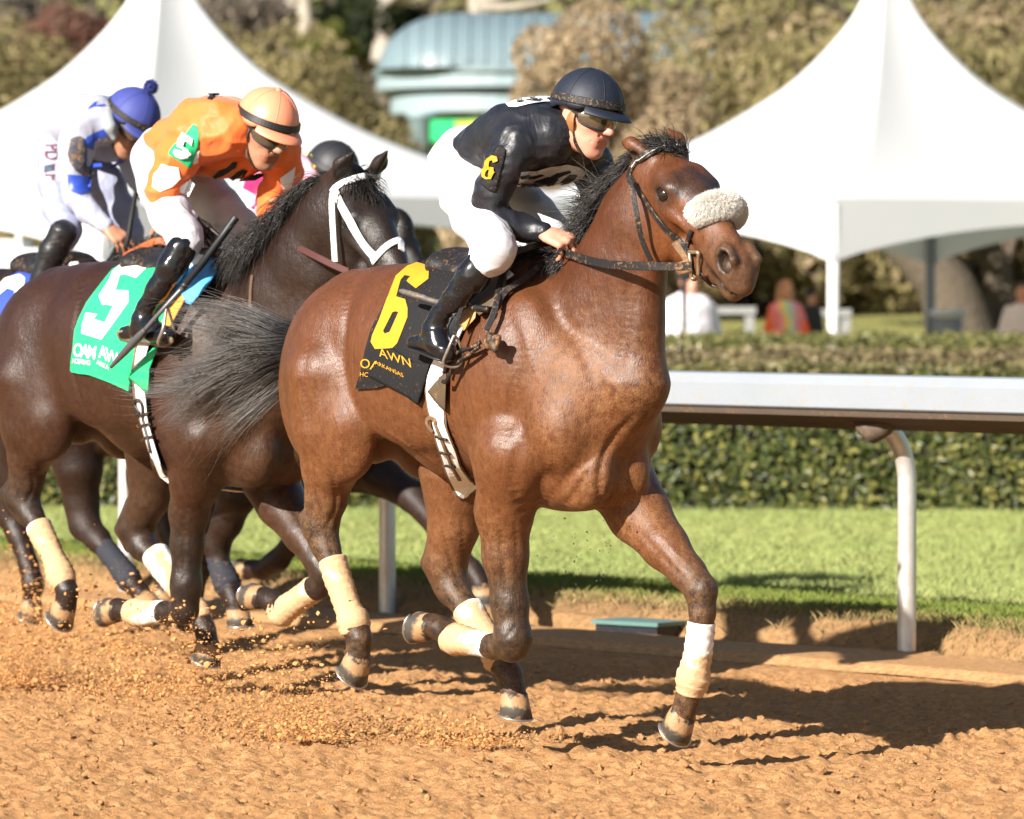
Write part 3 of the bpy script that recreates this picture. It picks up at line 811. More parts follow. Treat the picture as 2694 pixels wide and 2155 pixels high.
# ------------------------------------------------------------------ running rail
def rail_mat():
    t = NT('weathered_rail_paint', .42, .5)
    n = t.noise(3, 5, .6, t.coord((1, 1, 1))); d = t.ramp(t.noise(18, 6, .7), (.56, 0.0), (.70, .55))
    t.col(t.mix(d, t.mix(n, (.23, .255, .285), (.285, .305, .325)), (.30, .25, .16))); t.bump(t.noise(40, 4), .0015); return t.m
RAILM = rail_mat()
RAILU = dusty('shaded_dusty_rail_underside', (.10, .075, .055), .7, .3, .7)  # dark base holds the shade under the cover; only the specks are dirt
def post_mat():
    t = NT('galvanised_post', .38, .5); t.b.inputs['Metallic'].default_value = .55
    t.col(t.mix(t.ramp(t.noise(9, 6, .7), (.4, 0.0), (.7, .7)), (.70, .71, .72), (.62, .50, .36))); t.bump(t.noise(60, 3), .001); return t.m
POSTM = post_mat()
rr = empty('running_rail', rail(0, 0, 0), 'pale inside running rail with curved metal posts along the grass verge', 'railing')
def sweep(prof, t0, t1, name, mat, zoff=0, n=30):
    ts = np.linspace(t0, t1, n); m = len(prof); V = []
    for t in ts:
        for p, z in prof: V.append(rail(p, t, z) - np.array([*RA, 0]))
    i, j = np.meshgrid(np.arange(n - 1), np.arange(m), indexing='ij'); a = i * m + j; b = i * m + (j + 1) % m
    Q = np.stack([a, b, b + m, a + m], -1).reshape(-1, 4)
    caps = np.array([list(range(m))[::-1], [(n - 1) * m + q for q in range(m)]])
    return mesh_np(name, np.array(V), [Q, caps], mat, rr, smooth=False)
ZT = 1.265
sweep([(-.36, ZT - .035), (-.335, ZT - .005), (-.30, ZT), (-.14, ZT - .002), (-.125, ZT - .02), (-.12, ZT - .10), (-.15, ZT - .20), (-.16, ZT - .195), (-.30, ZT - .152), (-.355, ZT - .150), (-.366, ZT - .142), (-.368, ZT - .045)], -5, 20, 'rail_cover', RAILM)
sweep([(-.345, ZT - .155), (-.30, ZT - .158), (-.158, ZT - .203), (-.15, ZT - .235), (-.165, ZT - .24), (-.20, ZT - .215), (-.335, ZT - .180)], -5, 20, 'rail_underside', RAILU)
for t in (-3.1, 0, 3.604, 5.777, 9.2, 12.6):
    c = rail(0, t, -.12) - np.array([*RA, 0]); up = np.array([0, 0, 1.]); inn = np.array([-RN[0], -RN[1], 0])
    P = [c, c + up * .5, c + up * .88, c + up * .97 + inn * .006, c + up * 1.05 + inn * .03, c + up * 1.11 + inn * .07, c + up * 1.15 + inn * .12, c + up * 1.17 + inn * .20]
    MB().loft(spline(P, 6), .041, None, 20, up=inn).build('post', POSTM, rr)
    b = c + up * 1.165 + inn * .20
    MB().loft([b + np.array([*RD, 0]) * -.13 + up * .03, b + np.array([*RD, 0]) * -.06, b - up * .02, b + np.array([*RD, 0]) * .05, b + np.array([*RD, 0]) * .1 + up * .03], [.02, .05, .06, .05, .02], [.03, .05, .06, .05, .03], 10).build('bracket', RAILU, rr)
# black drain box with a green lid in the bank
dp = at_ground(1370, 1338, .04); dp[2] -= .075
bx = empty('drain_box', dp, 'black box with flat green lid set into the bank below the rail', 'box')
ang = -.70; rz = np.array([[math.cos(ang), -math.sin(ang), 0], [math.sin(ang), math.cos(ang), 0], [0, 0, 1]])
o = MB().box((0, 0, .045), .36, .36, .17, rz).build('box_body', dusty('black_plastic', (.012, .013, .018), .5, .4, .4), bx, False)
o = MB().box((0, 0, .140), .39, .39, .018, rz).build('lid', flat('green_lid', (.10, .19, .17), .45), bx, False)
# ------------------------------------------------------------------ foliage tools
def leaf_cards(name, ctr, size, nrmv, mat, parent, col, seed=1, kind=None, bend=.25):
    """small folded leaves: four-vertex cards at ctr facing about nrmv"""
    rg = np.random.default_rng(seed); n = len(ctr)
    N = nrm(np.asarray(nrmv) + rg.normal(0, .55, (n, 3))); A = nrm(np.cross(N, rg.normal(0, 1, (n, 3)))); B = np.cross(N, A)
    s = np.asarray(size)[:, None] * rg.uniform(.6, 1.3, (n, 1))
    V = np.stack([ctr - A * s, ctr + B * s * .5 + N * s * bend, ctr + A * s, ctr - B * s * .5 + N * s * bend], 1).reshape(-1, 3)
    F = np.array([[0, 1, 2], [0, 2, 3]])[None] + 4 * np.arange(n)[:, None, None]
    o = mesh_np(name, V, F.reshape(-1, 3), mat, parent, False, cols=np.repeat(col, 4, 0))
    if kind: o['kind'] = kind
    return o
def leaf_material(name, rough=.5, trans=.25):
    t = NT(name, rough, .4); t.col(t.attr('tint')); t.b.inputs['Transmission Weight'].default_value = 0
    tr = t.nd('ShaderNodeBsdfTranslucent'); t.l(t.attr('tint'), tr.inputs[0]); mx = t.nd('ShaderNodeMixShader'); mx.inputs[0].default_value = trans
    t.l(t.b.outputs[0], mx.inputs[1]); t.l(tr.outputs[0], mx.inputs[2]); t.l(mx.outputs[0], t.out.inputs[0]); return t.m
LEAF = leaf_material('hedge_leaves', .42)
BUSHL = leaf_material('winter_leaves', .9, .45)
DARKIN = flat('hedge_inside', (.018, .018, .008), .9)
TWIG = flat('twig_bark', (.13, .10, .075), .9, .2)
BARK = flat('rough_bark', (.10, .08, .058), .95, .2, (14, .05), .35)
def hedge(name, label, Y0, thick, z0, ztop, x0, x1, yaw, n, pal, leaf, seed, rnd=.10, topcol=None):
    root = empty(name, (0, Y0, z0), label, 'hedge', 'clipped hedges behind the lawn')
    rg = np.random.default_rng(seed); H = ztop - z0; c, s = math.cos(yaw), math.sin(yaw)
    def prof(u):
        """u 0..1 runs up the front, over the top, part way down the back"""
        L = H + thick + H * .3; d = u * L
        y = np.where(d < H, 0, np.minimum(d - H, thick)); z = np.where(d < H, d, np.where(d < H + thick, H, H - (d - H - thick)))
        ny = np.where(d < H, -1, np.where(d < H + thick, 0, 1)); nz = np.where((d >= H) & (d < H + thick), 1., 0.15)
        e = np.exp(-((d - H) / rnd) ** 2) * .5 * rnd; return y + e * .6, z - e, ny, nz
    x = rg.uniform(x0, x1, n); u = rg.random(n); y, z, ny, nz = prof(u)
    bump = (fbm(np.stack([x * 2.5, z * 2.5, y * 2.5], -1), 3) - .45) * .16 + rg.normal(0, .022, n)
    N = np.stack([0 * x, ny, nz], -1); P = np.stack([x, y, z], -1) + N * bump[:, None] - N * .02
    v = rg.random((n, 1)) ** 1.3; cl = np.clip((noise3(P * 3.1) - .35) * 2, 0, 1)[:, None]
    col = np.array(pal[0]) * (1 - v) + np.array(pal[1]) * v; yl = (rg.random((n, 1)) < .16 + .2 * cl); col = np.where(yl, np.array(pal[2]) * (.7 + .5 * rg.random((n, 1))), col)
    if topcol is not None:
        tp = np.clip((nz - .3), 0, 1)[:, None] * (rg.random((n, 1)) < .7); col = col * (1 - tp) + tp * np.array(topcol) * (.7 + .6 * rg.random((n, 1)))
    Rm = np.array([[c, -s, 0], [s, c, 0], [0, 0, 1]])
    leaf_cards('foliage', P @ Rm.T, np.full(n, leaf), N @ Rm.T, LEAF, root, col, seed, 'stuff')
    m = MB(); m.box(((x0 + x1) / 2, thick / 2, H / 2 - .06), x1 - x0, thick - .14, H - .10, None); m.V[-1] = m.V[-1] @ Rm.T
    m.build('branches', DARKIN, root, False)
GREENS = ((.04, .055, .016), (.12, .14, .034), (.24, .23, .065))
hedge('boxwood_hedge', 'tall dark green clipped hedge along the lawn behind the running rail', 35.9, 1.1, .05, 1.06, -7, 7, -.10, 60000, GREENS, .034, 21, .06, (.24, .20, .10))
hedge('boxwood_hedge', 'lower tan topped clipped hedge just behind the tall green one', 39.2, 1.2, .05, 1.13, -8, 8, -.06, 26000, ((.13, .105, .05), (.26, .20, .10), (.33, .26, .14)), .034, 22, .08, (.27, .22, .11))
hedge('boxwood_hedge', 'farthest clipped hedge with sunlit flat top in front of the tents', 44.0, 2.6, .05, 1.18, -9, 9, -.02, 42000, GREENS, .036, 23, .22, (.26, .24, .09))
# ------------------------------------------------------------------ shrubs and trees on the hill
def shrub(name, label, c, rx, ry, rz, n, pal, seed, leaf=.10, cat='shrub', group=None, lump=.30, trunk=True):
    root = empty(name, c, label, cat, group); rg = np.random.default_rng(seed)
    k = 46; th = rg.uniform(0, 2 * math.pi, k); ph = np.arccos(rg.uniform(-.05, 1, k)); rad = rg.uniform(.55, .92, k)
    cc = np.stack([np.sin(ph) * np.cos(th) * rx * rad, np.sin(ph) * np.sin(th) * ry * rad, np.cos(ph) * rz * rad], -1)
    cr = rg.uniform(.16, lump, k) * min(rx, rz) * 1.25
    w = cr ** 2; idx = rg.choice(k, n, p=w / w.sum()); d = nrm(rg.normal(0, 1, (n, 3))); r = rg.uniform(.66, 1.06, n) ** .5; n_ = 0
    P = cc[idx] + d * (cr[idx] * r)[:, None]; P[:, 2] = np.abs(P[:, 2])
    v = rg.random((n, 1)); tint = rg.random((k, 1))[idx]
    col = np.array(pal[0]) * (1 - v) + np.array(pal[1]) * v; col = np.where(rg.random((n, 1)) < .15 + .35 * tint, np.array(pal[2]) * (.7 + .6 * v), col)
    leaf_cards('foliage', P, np.full(n, leaf), d, BUSHL, root, col, seed, 'stuff')
    if trunk:
        m = MB()
        for q in range(9):
            e = cc[rg.integers(k)] * .8; m.loft(spline([(e[0] * .1, e[1] * .1, -.3), (e[0] * .35, e[1] * .35, e[2] * .45), e], 4), np.linspace(.09, .02, 9), None, 6)
        m.build('stem', TWIG, root)
    return root
OLIVE = ((.23, .20, .085), (.33, .28, .125), (.37, .30, .15)); TAN = ((.33, .25, .15), (.45, .35, .22), (.50, .39, .25)); GREY = ((.12, .10, .085), (.24, .20, .165), (.30, .25, .19)); RUST = ((.16, .07, .05), (.26, .13, .10), (.24, .15, .10)); DARKG = ((.012, .018, .010), (.035, .05, .022), (.06, .075, .02)); LIME = ((.10, .12, .02), (.22, .23, .05), (.2, .2, .06))
def hz(x, y, Y): p = at_depth(x, y, Y); return p
def shrub_px(name, label, xc, wpx, ytop, Y, n, pal, seed, leaf=.10, ry=2.5, yb=None, **kw):
    p = hz(xc, ytop, Y); n = int(n * 1.9); leaf = leaf * .72; zb = float(hill_z(0, Y)) if yb is None else hz(xc, yb, Y)[2]
    return shrub(name, label, (p[0], Y, zb), wpx * Y / FPX, ry, max(.6, p[2] - zb), n, pal, seed, leaf, **kw)
G1 = 'rounded winter shrubs on the hill'
shrub_px('shrub', 'broad olive mounded shrub at far left behind the left tent', -60, 430, 62, 77, 15000, OLIVE, 31, .11, 3.5, group=G1)
shrub_px('shrub', 'broad olive mounded shrub rising between the left tent and the domed pavilion', 500, 430, 38, 76, 17000, OLIVE, 32, .11, 3.5, group=G1)
shrub_px('shrub', 'small olive shrub filling the gap beside the pavilion column', 800, 150, 250, 73, 6000, OLIVE, 33, .10, 2, group=G1)
shrub_px('shrub', 'tall pale tan twiggy shrub hanging over the pavilion roof', 1245, 290, -30, 66, 22000, TAN, 34, .085, 2.4, group=G1)
shrub_px('shrub', 'tall brown green shrub behind the peak of the right tent', 1560, 360, -110, 69, 22000, (OLIVE[0], OLIVE[1], TAN[1]), 35, .10, 3, group=G1)
shrub_px('shrub', 'tall mottled brown shrub at the right edge behind the right tent', 2090, 360, -120, 70, 22000, (OLIVE[0], TAN[0], TAN[1]), 36, .10, 3, group=G1)
shrub_px('shrub', 'low reddish shrub on the hilltop at upper left', 150, 120, 12, 104, 4000, RUST, 37, .13, 2, yb=130)
shrub_px('shrub', 'bright lime green low shrub on the hilltop left of the pavilion roof', 690, 60, 48, 100, 2500, LIME, 38, .10, 1.5, yb=110)
shrub_px('evergreen_tree', 'dark evergreen tree on the hilltop above the pavilion', 780, 150, -60, 108, 7000, DARKG, 39, .14, 2.5, yb=120, cat='tree')
shrub_px('shrub', 'grey bare shrub on the hilltop at far upper left', 30, 130, -20, 106, 5000, GREY, 40, .13, 2, yb=130)
shrub_px('shrub', 'grey green bare shrub on the hilltop left of the dark evergreen', 520, 160, -30, 110, 6000, GREY, 41, .13, 2, yb=130)
shrub_px('shrub', 'green shrub low behind the left tent beside the parked van', 190, 160, 440, 80, 5000, OLIVE, 42, .09, 2, group=G1)
shrub_px('shrub', 'olive shrub low in the middle distance under the right tent', 1640, 240, 430, 78, 7000, OLIVE, 43, .09, 2, yb=610, group=G1)
rg = np.random.default_rng(5)
nw = 26000; wx = rg.uniform(-26, 26, nw); wy = rg.uniform(118, 126, nw); wz = hill_z(wx, wy) + rg.uniform(-1, 1, nw) ** 1 * 0 + rg.random(nw) * 13
vv = rg.random((nw, 1)); leaf_cards('far_wood', np.stack([wx, wy, wz], -1), np.full(nw, .24), np.tile([0, -1, .3], (nw, 1)), BUSHL, None, np.array([.09, .075, .055]) * (1 - vv) + np.array([.22, .18, .13]) * vv, 6, 'stuff')
def trunk_tree(name, label, base, pts, r0, r1, pal, seed, crown=True, mat=None, limbs=4, cs=1.6, n=1500):
    root = empty(name, base, label, 'tree'); rg = np.random.default_rng(seed); P = spline(np.array(pts), 6)
    MB().loft(P, np.linspace(r0, r1, len(P)) + .25 * r0 * np.exp(-np.arange(len(P)) / 3.), None, 12).build('trunk', mat or BARK, root)
    for q in range(limbs):
        a = P[int(len(P) * rg.uniform(.45, .9))]; d = nrm(rg.normal(0, 1, 3) * [1, .6, .3] + [0, 0, .7]) * rg.uniform(.8, 1.6) * cs
        MB().loft(spline([a, a + d * .5 + [0, 0, -.1], a + d], 5), np.linspace(r1 * .9, r1 * .25, 11), None, 8).build('limb', mat or BARK, root)
    if crown:
        c = P[-1] + [0, 0, cs * .6]; d = nrm(rg.normal(0, 1, (n, 3))) * rg.uniform(.3, 1, (n, 1)) ** .5 * cs * [1.4, 1, .8]; v = rg.random((n, 1))
        leaf_cards('crown', c + d, np.full(n, .10), d, BUSHL, root, np.array(pal[0]) * (1 - v) + np.array(pal[1]) * v, seed, 'stuff')
    return root
def tree_px(name, label, x, yb, Y, tops, r0, r1, pal, seed, **kw):
    b = at_depth(x, yb, Y); return trunk_tree(name, label, b, [(0, 0, -.4)] + [tuple(at_depth(tx, ty, Y) - b) for tx, ty in tops], r0, r1, pal, seed, **kw)
tree_px('oak_tree', 'thick leaning oak trunk under the right tent beside the round table', 2035, 700, 62, [(2000, 620), (1950, 560), (1890, 505), (1850, 440)], .42, .16, OLIVE, 51, n=2500)
tree_px('oak_tree', 'slimmer upright oak trunk right of the leaning one', 2110, 690, 63, [(2105, 600), (2085, 520), (2060, 440)], .20, .11, OLIVE, 52, n=2500)
for i, (x, lb) in enumerate(((318, 'pale grey bare tree trunk on the hilltop left of the left tent peak'), (805, 'pale grey trunk standing before the dark evergreen'), (640, 'thin grey bare trunk on the hilltop between the tent and the pavilion'), (1000, 'short grey trunk just above the pavilion roof'))):
    tree_px('bare_tree', lb, x, 90, 106, [(x + 4, 40), (x - 6, -40)], .20 - .03 * (i > 1), .12, GREY, 60 + i, mat=flat('pale_bark', (.34, .30, .25), .9), crown=False)
# ------------------------------------------------------------------ the two peaked tents
def tent_mat():
    t = NT('white_tent_vinyl', .45, .35); t.col(t.mix(t.noise(1.2, 3), (.78, .79, .80), (.83, .83, .83)))
    tr = t.nd('ShaderNodeBsdfTranslucent'); tr.inputs[0].default_value = (.80, .81, .80, 1); mx = t.nd('ShaderNodeMixShader'); mx.inputs[0].default_value = .28
    t.l(t.b.outputs[0], mx.inputs[1]); t.l(tr.outputs[0], mx.inputs[2]); t.l(mx.outputs[0], t.out.inputs[0]); return t.m
TENT = tent_mat(); TPOLE = flat('white_tent_pole', (.72, .70, .66), .4); TPOLES = flat('grey_tent_pole', (.20, .22, .22), .5)
def tent(label, cx, cy, a0, gz, near):
    root = empty('peaked_tent', (cx, cy, gz), label, 'tent', 'white peaked event tents'); Rr = 4.1
    rs = np.array([.02, .10, .23, .40, .61, .97, 1.35, 1.7, 2.0, 2.6, 3.3, 4.1]); zs = np.array([4.98, 4.92, 4.51, 4.25, 4.01, 3.67, 3.43, 3.23, 3.08, 2.84, 2.62, 2.45]) - gz
    r = np.linspace(0, 1, 40) ** 1.3 * 4.08 + .02; z = np.interp(r, rs, zs)
    for _ in range(2): z[1:-1] = .25 * z[:-2] + .5 * z[1:-1] + .25 * z[2:]
    cs = [np.array([math.cos(a0 + k * math.pi / 2), math.sin(a0 + k * math.pi / 2)]) for k in range(4)]; nu = 16; V = []
    def ringpts(rad, sag):
        out = []
        for k in range(4):
            A, B = cs[k] * rad, cs[(k + 1) % 4] * rad
            for u in np.arange(nu) / nu: p = A * (1 - u) + B * u; out.append(p * (1 - sag * 4 * u * (1 - u)))
        return np.array(out)
    for q in range(len(r)):
        p = ringpts(r[q], .10 * math.sin(math.pi * min(1, q / 39.))); dz = -.10 * np.array([4 * (u % 1) * (1 - u % 1) for u in np.tile(np.arange(nu) / nu, 4)]) * math.sin(math.pi * q / 39.)
        V.append(np.column_stack([p, z[q] + dz]))
    n = 4 * nu; m = len(r); i, j = np.meshgrid(np.arange(m - 1), np.arange(n), indexing='ij'); a = i * n + j; b = i * n + (j + 1) % n
    mesh_np('canopy', np.concatenate(V), np.stack([a, a + n, b + n, b], -1).reshape(-1, 4), TENT, root)
    u = np.tile(np.arange(nu) / nu, 4); arch = np.sin(math.pi * u) ** .8; top = np.full(n, 2.45 - gz); bot = 1.86 - gz + .37 * arch
    P = ringpts(4.1, 0); rows = [np.column_stack([P * (1 + .004 * f), top * (1 - f) + bot * f]) for f in (0, .33, .66, 1)]
    i, j = np.meshgrid(np.arange(3), np.arange(n), indexing='ij'); a = i * n + j; b = i * n + (j + 1) % n
    mesh_np('valance', np.concatenate(rows), np.stack([a, a + n, b + n, b], -1).reshape(-1, 4), TENT, root, smooth=False)
    MB().loft([(0, 0, z[0] - .05), (0, 0, z[0] + .16)], [.035, .012], None, 10).build('finial', TPOLE, root)
    for k in range(4):
        p = cs[k] * 4.04; MB().loft([(p[0], p[1], -.8), (p[0], p[1], 2.4 - gz)], .055 if k == near else .05, None, 12).build('pole', TPOLE if k == near else TPOLES, root)
    return root
A0 = math.atan2(-4, -.78)
tent('white peaked tent at right whose corner pole stands right of the bay head', 3.75, 51.5, A0, .45, 0)
tent('white peaked tent at left behind the blue and orange jockeys', -3.33, 48.9, A0 + .13, .30, 0)
# ------------------------------------------------------------------ teal pavilion with a barrel roof
TEAL = flat('teal_painted_trim', (.25, .32, .34), .5); TEALR = flat('copper_green_roof', (.155, .215, .235), .45, .5, (3, .02), .15); TEALC = flat('teal_column_paint', (.22, .30, .32), .45)
pv = at_depth(1180, 600, 86); pvz = float(hill_z(0, 86)); pav = empty('garden_pavilion', (pv[0], 86, pvz), 'teal pavilion with barrel metal roof, round columns and green sign', 'pavilion')
def pavp(x, y, dY=0): return at_depth(x, y, 86 + dY) - np.array([pv[0], 86, pvz])
def slab(x0, x1, y0, y1, dep, mat, name, rad=None):
    """stadium plan slab: a round left end, straight to the right"""
    a, b = pavp(x0, y0), pavp(x1, y1); rr_ = dep / 2; cx = a[0] + rr_; n = 24
    pl = [(cx + rr_ * math.cos(t), rr_ * math.sin(t)) for t in np.linspace(math.pi / 2, 3 * math.pi / 2, n)] + [(b[0], -rr_), (b[0], rr_)]
    m = len(pl); V = [(x, y + dep0, b[2]) for x, y in pl] + [(x, y + dep0, a[2]) for x, y in pl]
    Q = np.array([[i, (i + 1) % m, m + (i + 1) % m, m + i] for i in range(m)])
    return mesh_np(name, np.array(V), [Q, np.array([list(range(m))[::-1]]), np.array([list(range(m, 2 * m))])], mat, pav, smooth=False)
dep0 = 2.4
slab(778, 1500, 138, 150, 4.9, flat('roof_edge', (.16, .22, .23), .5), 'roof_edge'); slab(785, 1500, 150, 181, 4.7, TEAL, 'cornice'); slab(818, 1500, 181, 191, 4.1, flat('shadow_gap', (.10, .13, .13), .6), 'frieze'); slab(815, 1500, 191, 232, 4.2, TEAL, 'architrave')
a = pavp(788, 140); b = pavp(1500, 140); top = pavp(1000, 12)[2]; Rh = top - a[2]; Rw = 2.3; V = []; nth = 15
xs = np.concatenate([a[0] + 1.35 * (1 - np.cos(np.linspace(0, math.pi / 2, 12))), np.linspace(a[0] + 1.6, b[0], 22)])
for x in xs:
    k = math.sqrt(max(0, 1 - (1 - min(1, (x - a[0]) / 1.35)) ** 2)); k = max(k, .02)
    for th in np.linspace(0, math.pi, nth): V.append((x, dep0 - math.cos(th) * Rw * (.35 + .65 * k), a[2] + math.sin(th) * Rh * k))
mesh_np('barrel_roof', np.array(V), grid(len(xs), nth), TEALR, pav)
for x in np.linspace(a[0] + .5, b[0], 20):
    k = math.sqrt(max(0, 1 - (1 - min(1, (x - a[0]) / 1.35)) ** 2)); th = np.linspace(0, math.pi, 13)
    MB().loft(np.stack([np.full(13, x), dep0 - np.cos(th) * (Rw * (.35 + .65 * k) + .02), a[2] + np.sin(th) * (Rh * k + .01)], -1), .018, None, 6, up=(1, 0, 0)).build('seam', TEALR, pav)
for x, w in ((888, 28), (955, 25), (1110, 28), (1330, 28)):
    c = pavp(x, 232, 0); c[1] = .9 if w > 26 else 2.6; rad = w * 86 / FPX
    o = MB().loft([(c[0], c[1], -1), (c[0], c[1], c[2] - .12), (c[0], c[1], c[2] - .1), (c[0], c[1], c[2] - .003)], [rad, rad, rad * 1.25, rad * 1.3], None, 24).build('column', TEALC, pav)
s0, s1 = pavp(906, 252), pavp(1010, 299); sgn = empty('hanging_sign', at_depth(906, 252, 86.5), 'green and yellow sign hanging under the pavilion roof', 'sign')
w_, h_ = s1[0] - s0[0], s0[2] - s1[2]
MB().box((w_ / 2, 0, -h_ / 2), w_, .06, h_).build('green_board', flat('sign_green', (.02, .48, .16), .5), sgn, False)
MB().box((w_ * .74, -.035, -h_ / 2), w_ * .46, .02, h_ * .9).build('yellow_panel', flat('sign_yellow', (.42, .42, .06), .6, .3, None, .4, 0, 9), sgn, False)
# ------------------------------------------------------------------ low building, van, benches, round table
GLASS = flat('blue_window_glass', (.09, .19, .25), .15, .6)
bl = at_depth(2040, 560, 90); bld = empty('low_building', (bl[0], 90, hill_z(0, 90)), 'low building with rows of blue windows behind the oak trunks', 'building'); zz = float(hill_z(0, 90))
zt = at_depth(0, 440, 90)[2] - zz; zb = at_depth(0, 600, 90)[2] - zz
MB().box((0, 1.6, zt / 2), 4.2, 3, zt).build('wall', flat('dark_wall', (.13, .12, .10), .8), bld, False)
for i in range(5):
    for j in range(2): MB().box((-1.6 + i * .8, .09, zb + .32 + j * .62), .60, .04, .5).build('window', GLASS, bld, False)
MB().box((0, 1.4, zt + .08), 4.6, 3.6, .16).build('roof', flat('grey_roof', (.2, .2, .19), .7), bld, False)
VANW = flat('white_vehicle_paint', (.78, .79, .78), .3); RUBBER = flat('tyre_rubber', (.02, .02, .02), .8)
vp_ = at_depth(30, 640, 58); van = empty('utility_cart', (vp_[0], 58, vp_[2] - .05), 'white utility cart with dark wheels parked beside the left tent', 'cart')
def roundbox(m, c, sx, sy, sz, r=.08):
    """box with rounded plan edges"""
    th = np.linspace(0, 2 * math.pi, 33)[:-1]; e = 4.5
    pl = np.stack([np.sign(np.cos(th)) * np.abs(np.cos(th)) ** (2 / e) * sx / 2, np.sign(np.sin(th)) * np.abs(np.sin(th)) ** (2 / e) * sy / 2], -1)
    rows = []; n = len(th)
    for k, s in ((0, .95), (.06, 1), (.85, 1), (1, .93)): rows.append(np.column_stack([pl * s, np.full(n, sz * k)]) + c)
    i, j = np.meshgrid(np.arange(3), np.arange(n), indexing='ij'); a = i * n + j; b = i * n + (j + 1) % n
    Q = np.stack([a, b, b + n, a + n], -1).reshape(-1, 4); m.add(np.concatenate(rows), Q)
    m.Q.append(np.array([[i0 + m.n - n for i0 in (0, 1, 2, 3)]])[:0])
    k0 = m.n; m.add([np.array(c) + [0, 0, sz]], None, np.stack([np.full(n, 0), np.arange(n) - n, (np.arange(n) + 1) % n - n], -1)); return m
mb = MB(); roundbox(mb, np.array([-.2, 0, .25]), 1.7, 1.3, .42); mb.build('body', VANW, van)
mb = MB(); roundbox(mb, np.array([-.35, 0, .67]), 1.1, 1.2, .10); mb.build('seat', VANW, van)
for x in (-.8, .1): MB().box((x, -.5, .95), .05, .05, .75).build('roof_post', TPOLE, van, False)
mb = MB(); roundbox(mb, np.array([-.3, 0, 1.30]), 1.35, 1.3, .08); mb.build('roof', VANW, van)
for x in (-.75, .42):
    w = MB().loft([(x, -.62, .22), (x, -.46, .22)], .22, None, 20, up=(0, 0, 1)).build('wheel', RUBBER, van); MB().loft([(x, -.625, .22), (x, -.60, .22)], .12, None, 14, up=(0, 0, 1)).build('rim', VANW, w)
bp = at_depth(185, 625, 57); bp[2] -= .05; bx = empty('supply_crate', bp, 'orange tan supply crate behind the blue jockey hands', 'crate')
MB().box((0, 0, .22), .38, .4, .30).build('crate_body', flat('tan_orange', (.55, .30, .13), .7), bx, False); MB().box((0, 0, .40), .42, .44, .05).build('lid', flat('pale_lid', (.62, .5, .34), .7), bx, False)
STONE = flat('grey_concrete', (.26, .26, .25), .85, .2, (9, .01))
for i, (x0, x1, y, lb) in enumerate(((1480, 1590, 650, 'grey concrete bench behind the people beside the hedge'), (1700, 1790, 655, 'grey concrete bench at the foot of the tent pole'))):
    a, b = at_depth(x0, y, 56), at_depth(x1, y, 56); be = empty('bench', ((a[0] + b[0]) / 2, 56, a[2] - .42), lb, 'bench', 'concrete benches by the hedge'); L = b[0] - a[0]
    MB().box((0, 0, .40), L, .42, .08).build('seat', STONE, be, False)
    for s in (-.38, .38): MB().box((L * s, 0, .18), .1, .36, .36).build('leg', STONE, be, False)
tp = at_depth(1995, 692, 55); tb = empty('round_table', (tp[0], 55, tp[2] - .5), 'low round white topped table beside the oak trunk', 'table')
MB().loft([(0, 0, .62), (0, 0, .66), (0, 0, .70), (0, 0, .705)], [.18, .195, .195, .12], None, 24, up=(1, 0, 0)).build('tabletop', flat('white_laminate', (.7, .72, .76), .4), tb); MB().loft([(0, 0, 0), (0, 0, .61)], [.17, .16], None, 16, up=(1, 0, 0)).build('pedestal', flat('grey_skirt', (.28, .3, .32), .8), tb)
MAT = {}
MAT['coat_bay'] = coat_mat('bay_coat', .75, .35, (.34, .165, .062))
MAT['coat_dark'] = coat_mat('dark_coat', .30, .35, (.26, .135, .058))
MAT['coat_black'] = coat_mat('black_coat', .12, .45, (.22, .13, .07))
def hoof_mat():
    t = NT('hoof_horn', .55, .4)
    a = t.attr('along')
    n = t.noise(30, 5, .65)
    f = t.math('ADD', a, t.math('MULTIPLY', t.math('SUBTRACT', n, .5), .9))
    c = t.ramp(f, (.0, (.035, .026, .02)), (.10, (.33, .19, .09)), (.45, (.36, .21, .10)), (.62, (.06, .055, .045)), (.95, (.07, .06, .05)), (1.0, (.25, .17, .1)))
    t.col(c); t.bump(t.noise(90, 3), .002)
    return t.m
def wrap_mat(name, white=.55):
    t = NT(name, .85, .2)
    n = t.noise(11, 4, .6); a = t.attr('along')
    f = t.ramp(t.math('ADD', n, t.math('MULTIPLY', a, .35)), (white - .06, 0.0), (white + .05, 1.0))
    sand = t.mix(t.noise(70, 4), (.47, .29, .15), (.62, .42, .24))
    t.col(t.mix(f, (.80, .77, .72), sand)); t.bump(t.noise(200, 3), .002).bump(t.noise(34, 3), .004)
    return t.m
MAT['hoof'] = hoof_mat()
MAT['wrap'] = wrap_mat('bandage_cloth', .60)
MAT['wrap_sandy'] = wrap_mat('sandy_bandage_cloth', .50)
MAT['steel'] = flat('worn_steel', (.45, .43, .40), .35, .5, None, .2, .8)
MAT['wrap_grey'] = dusty('grey_bandage_cloth', (.030, .032, .040), .8, .2, .5)
def hair_mat(name, root, tip, tipstart=.45, rough=.42):
    t = NT(name, rough, .5)
    c = t.ramp(t.attr('along'), (tipstart, root), (min(1, tipstart + .35), tip))
    q = t.nd('ShaderNodeMix', data_type='RGBA', blend_type='MULTIPLY'); q.inputs[0].default_value = 1
    t.l(c, q.inputs[6]); t.l(t.ramp(t.noise(60, 2), (.3, .6), (.7, 1.3)), q.inputs[7]); t.col(q.outputs[2])
    return t.m
MAT['mane'] = hair_mat('black_hair', (.012, .010, .009), (.02, .016, .013))
MAT['tail'] = hair_mat('grey_tipped_tail_hair', (.012, .010, .010), (.15, .138, .128), .26, .5)
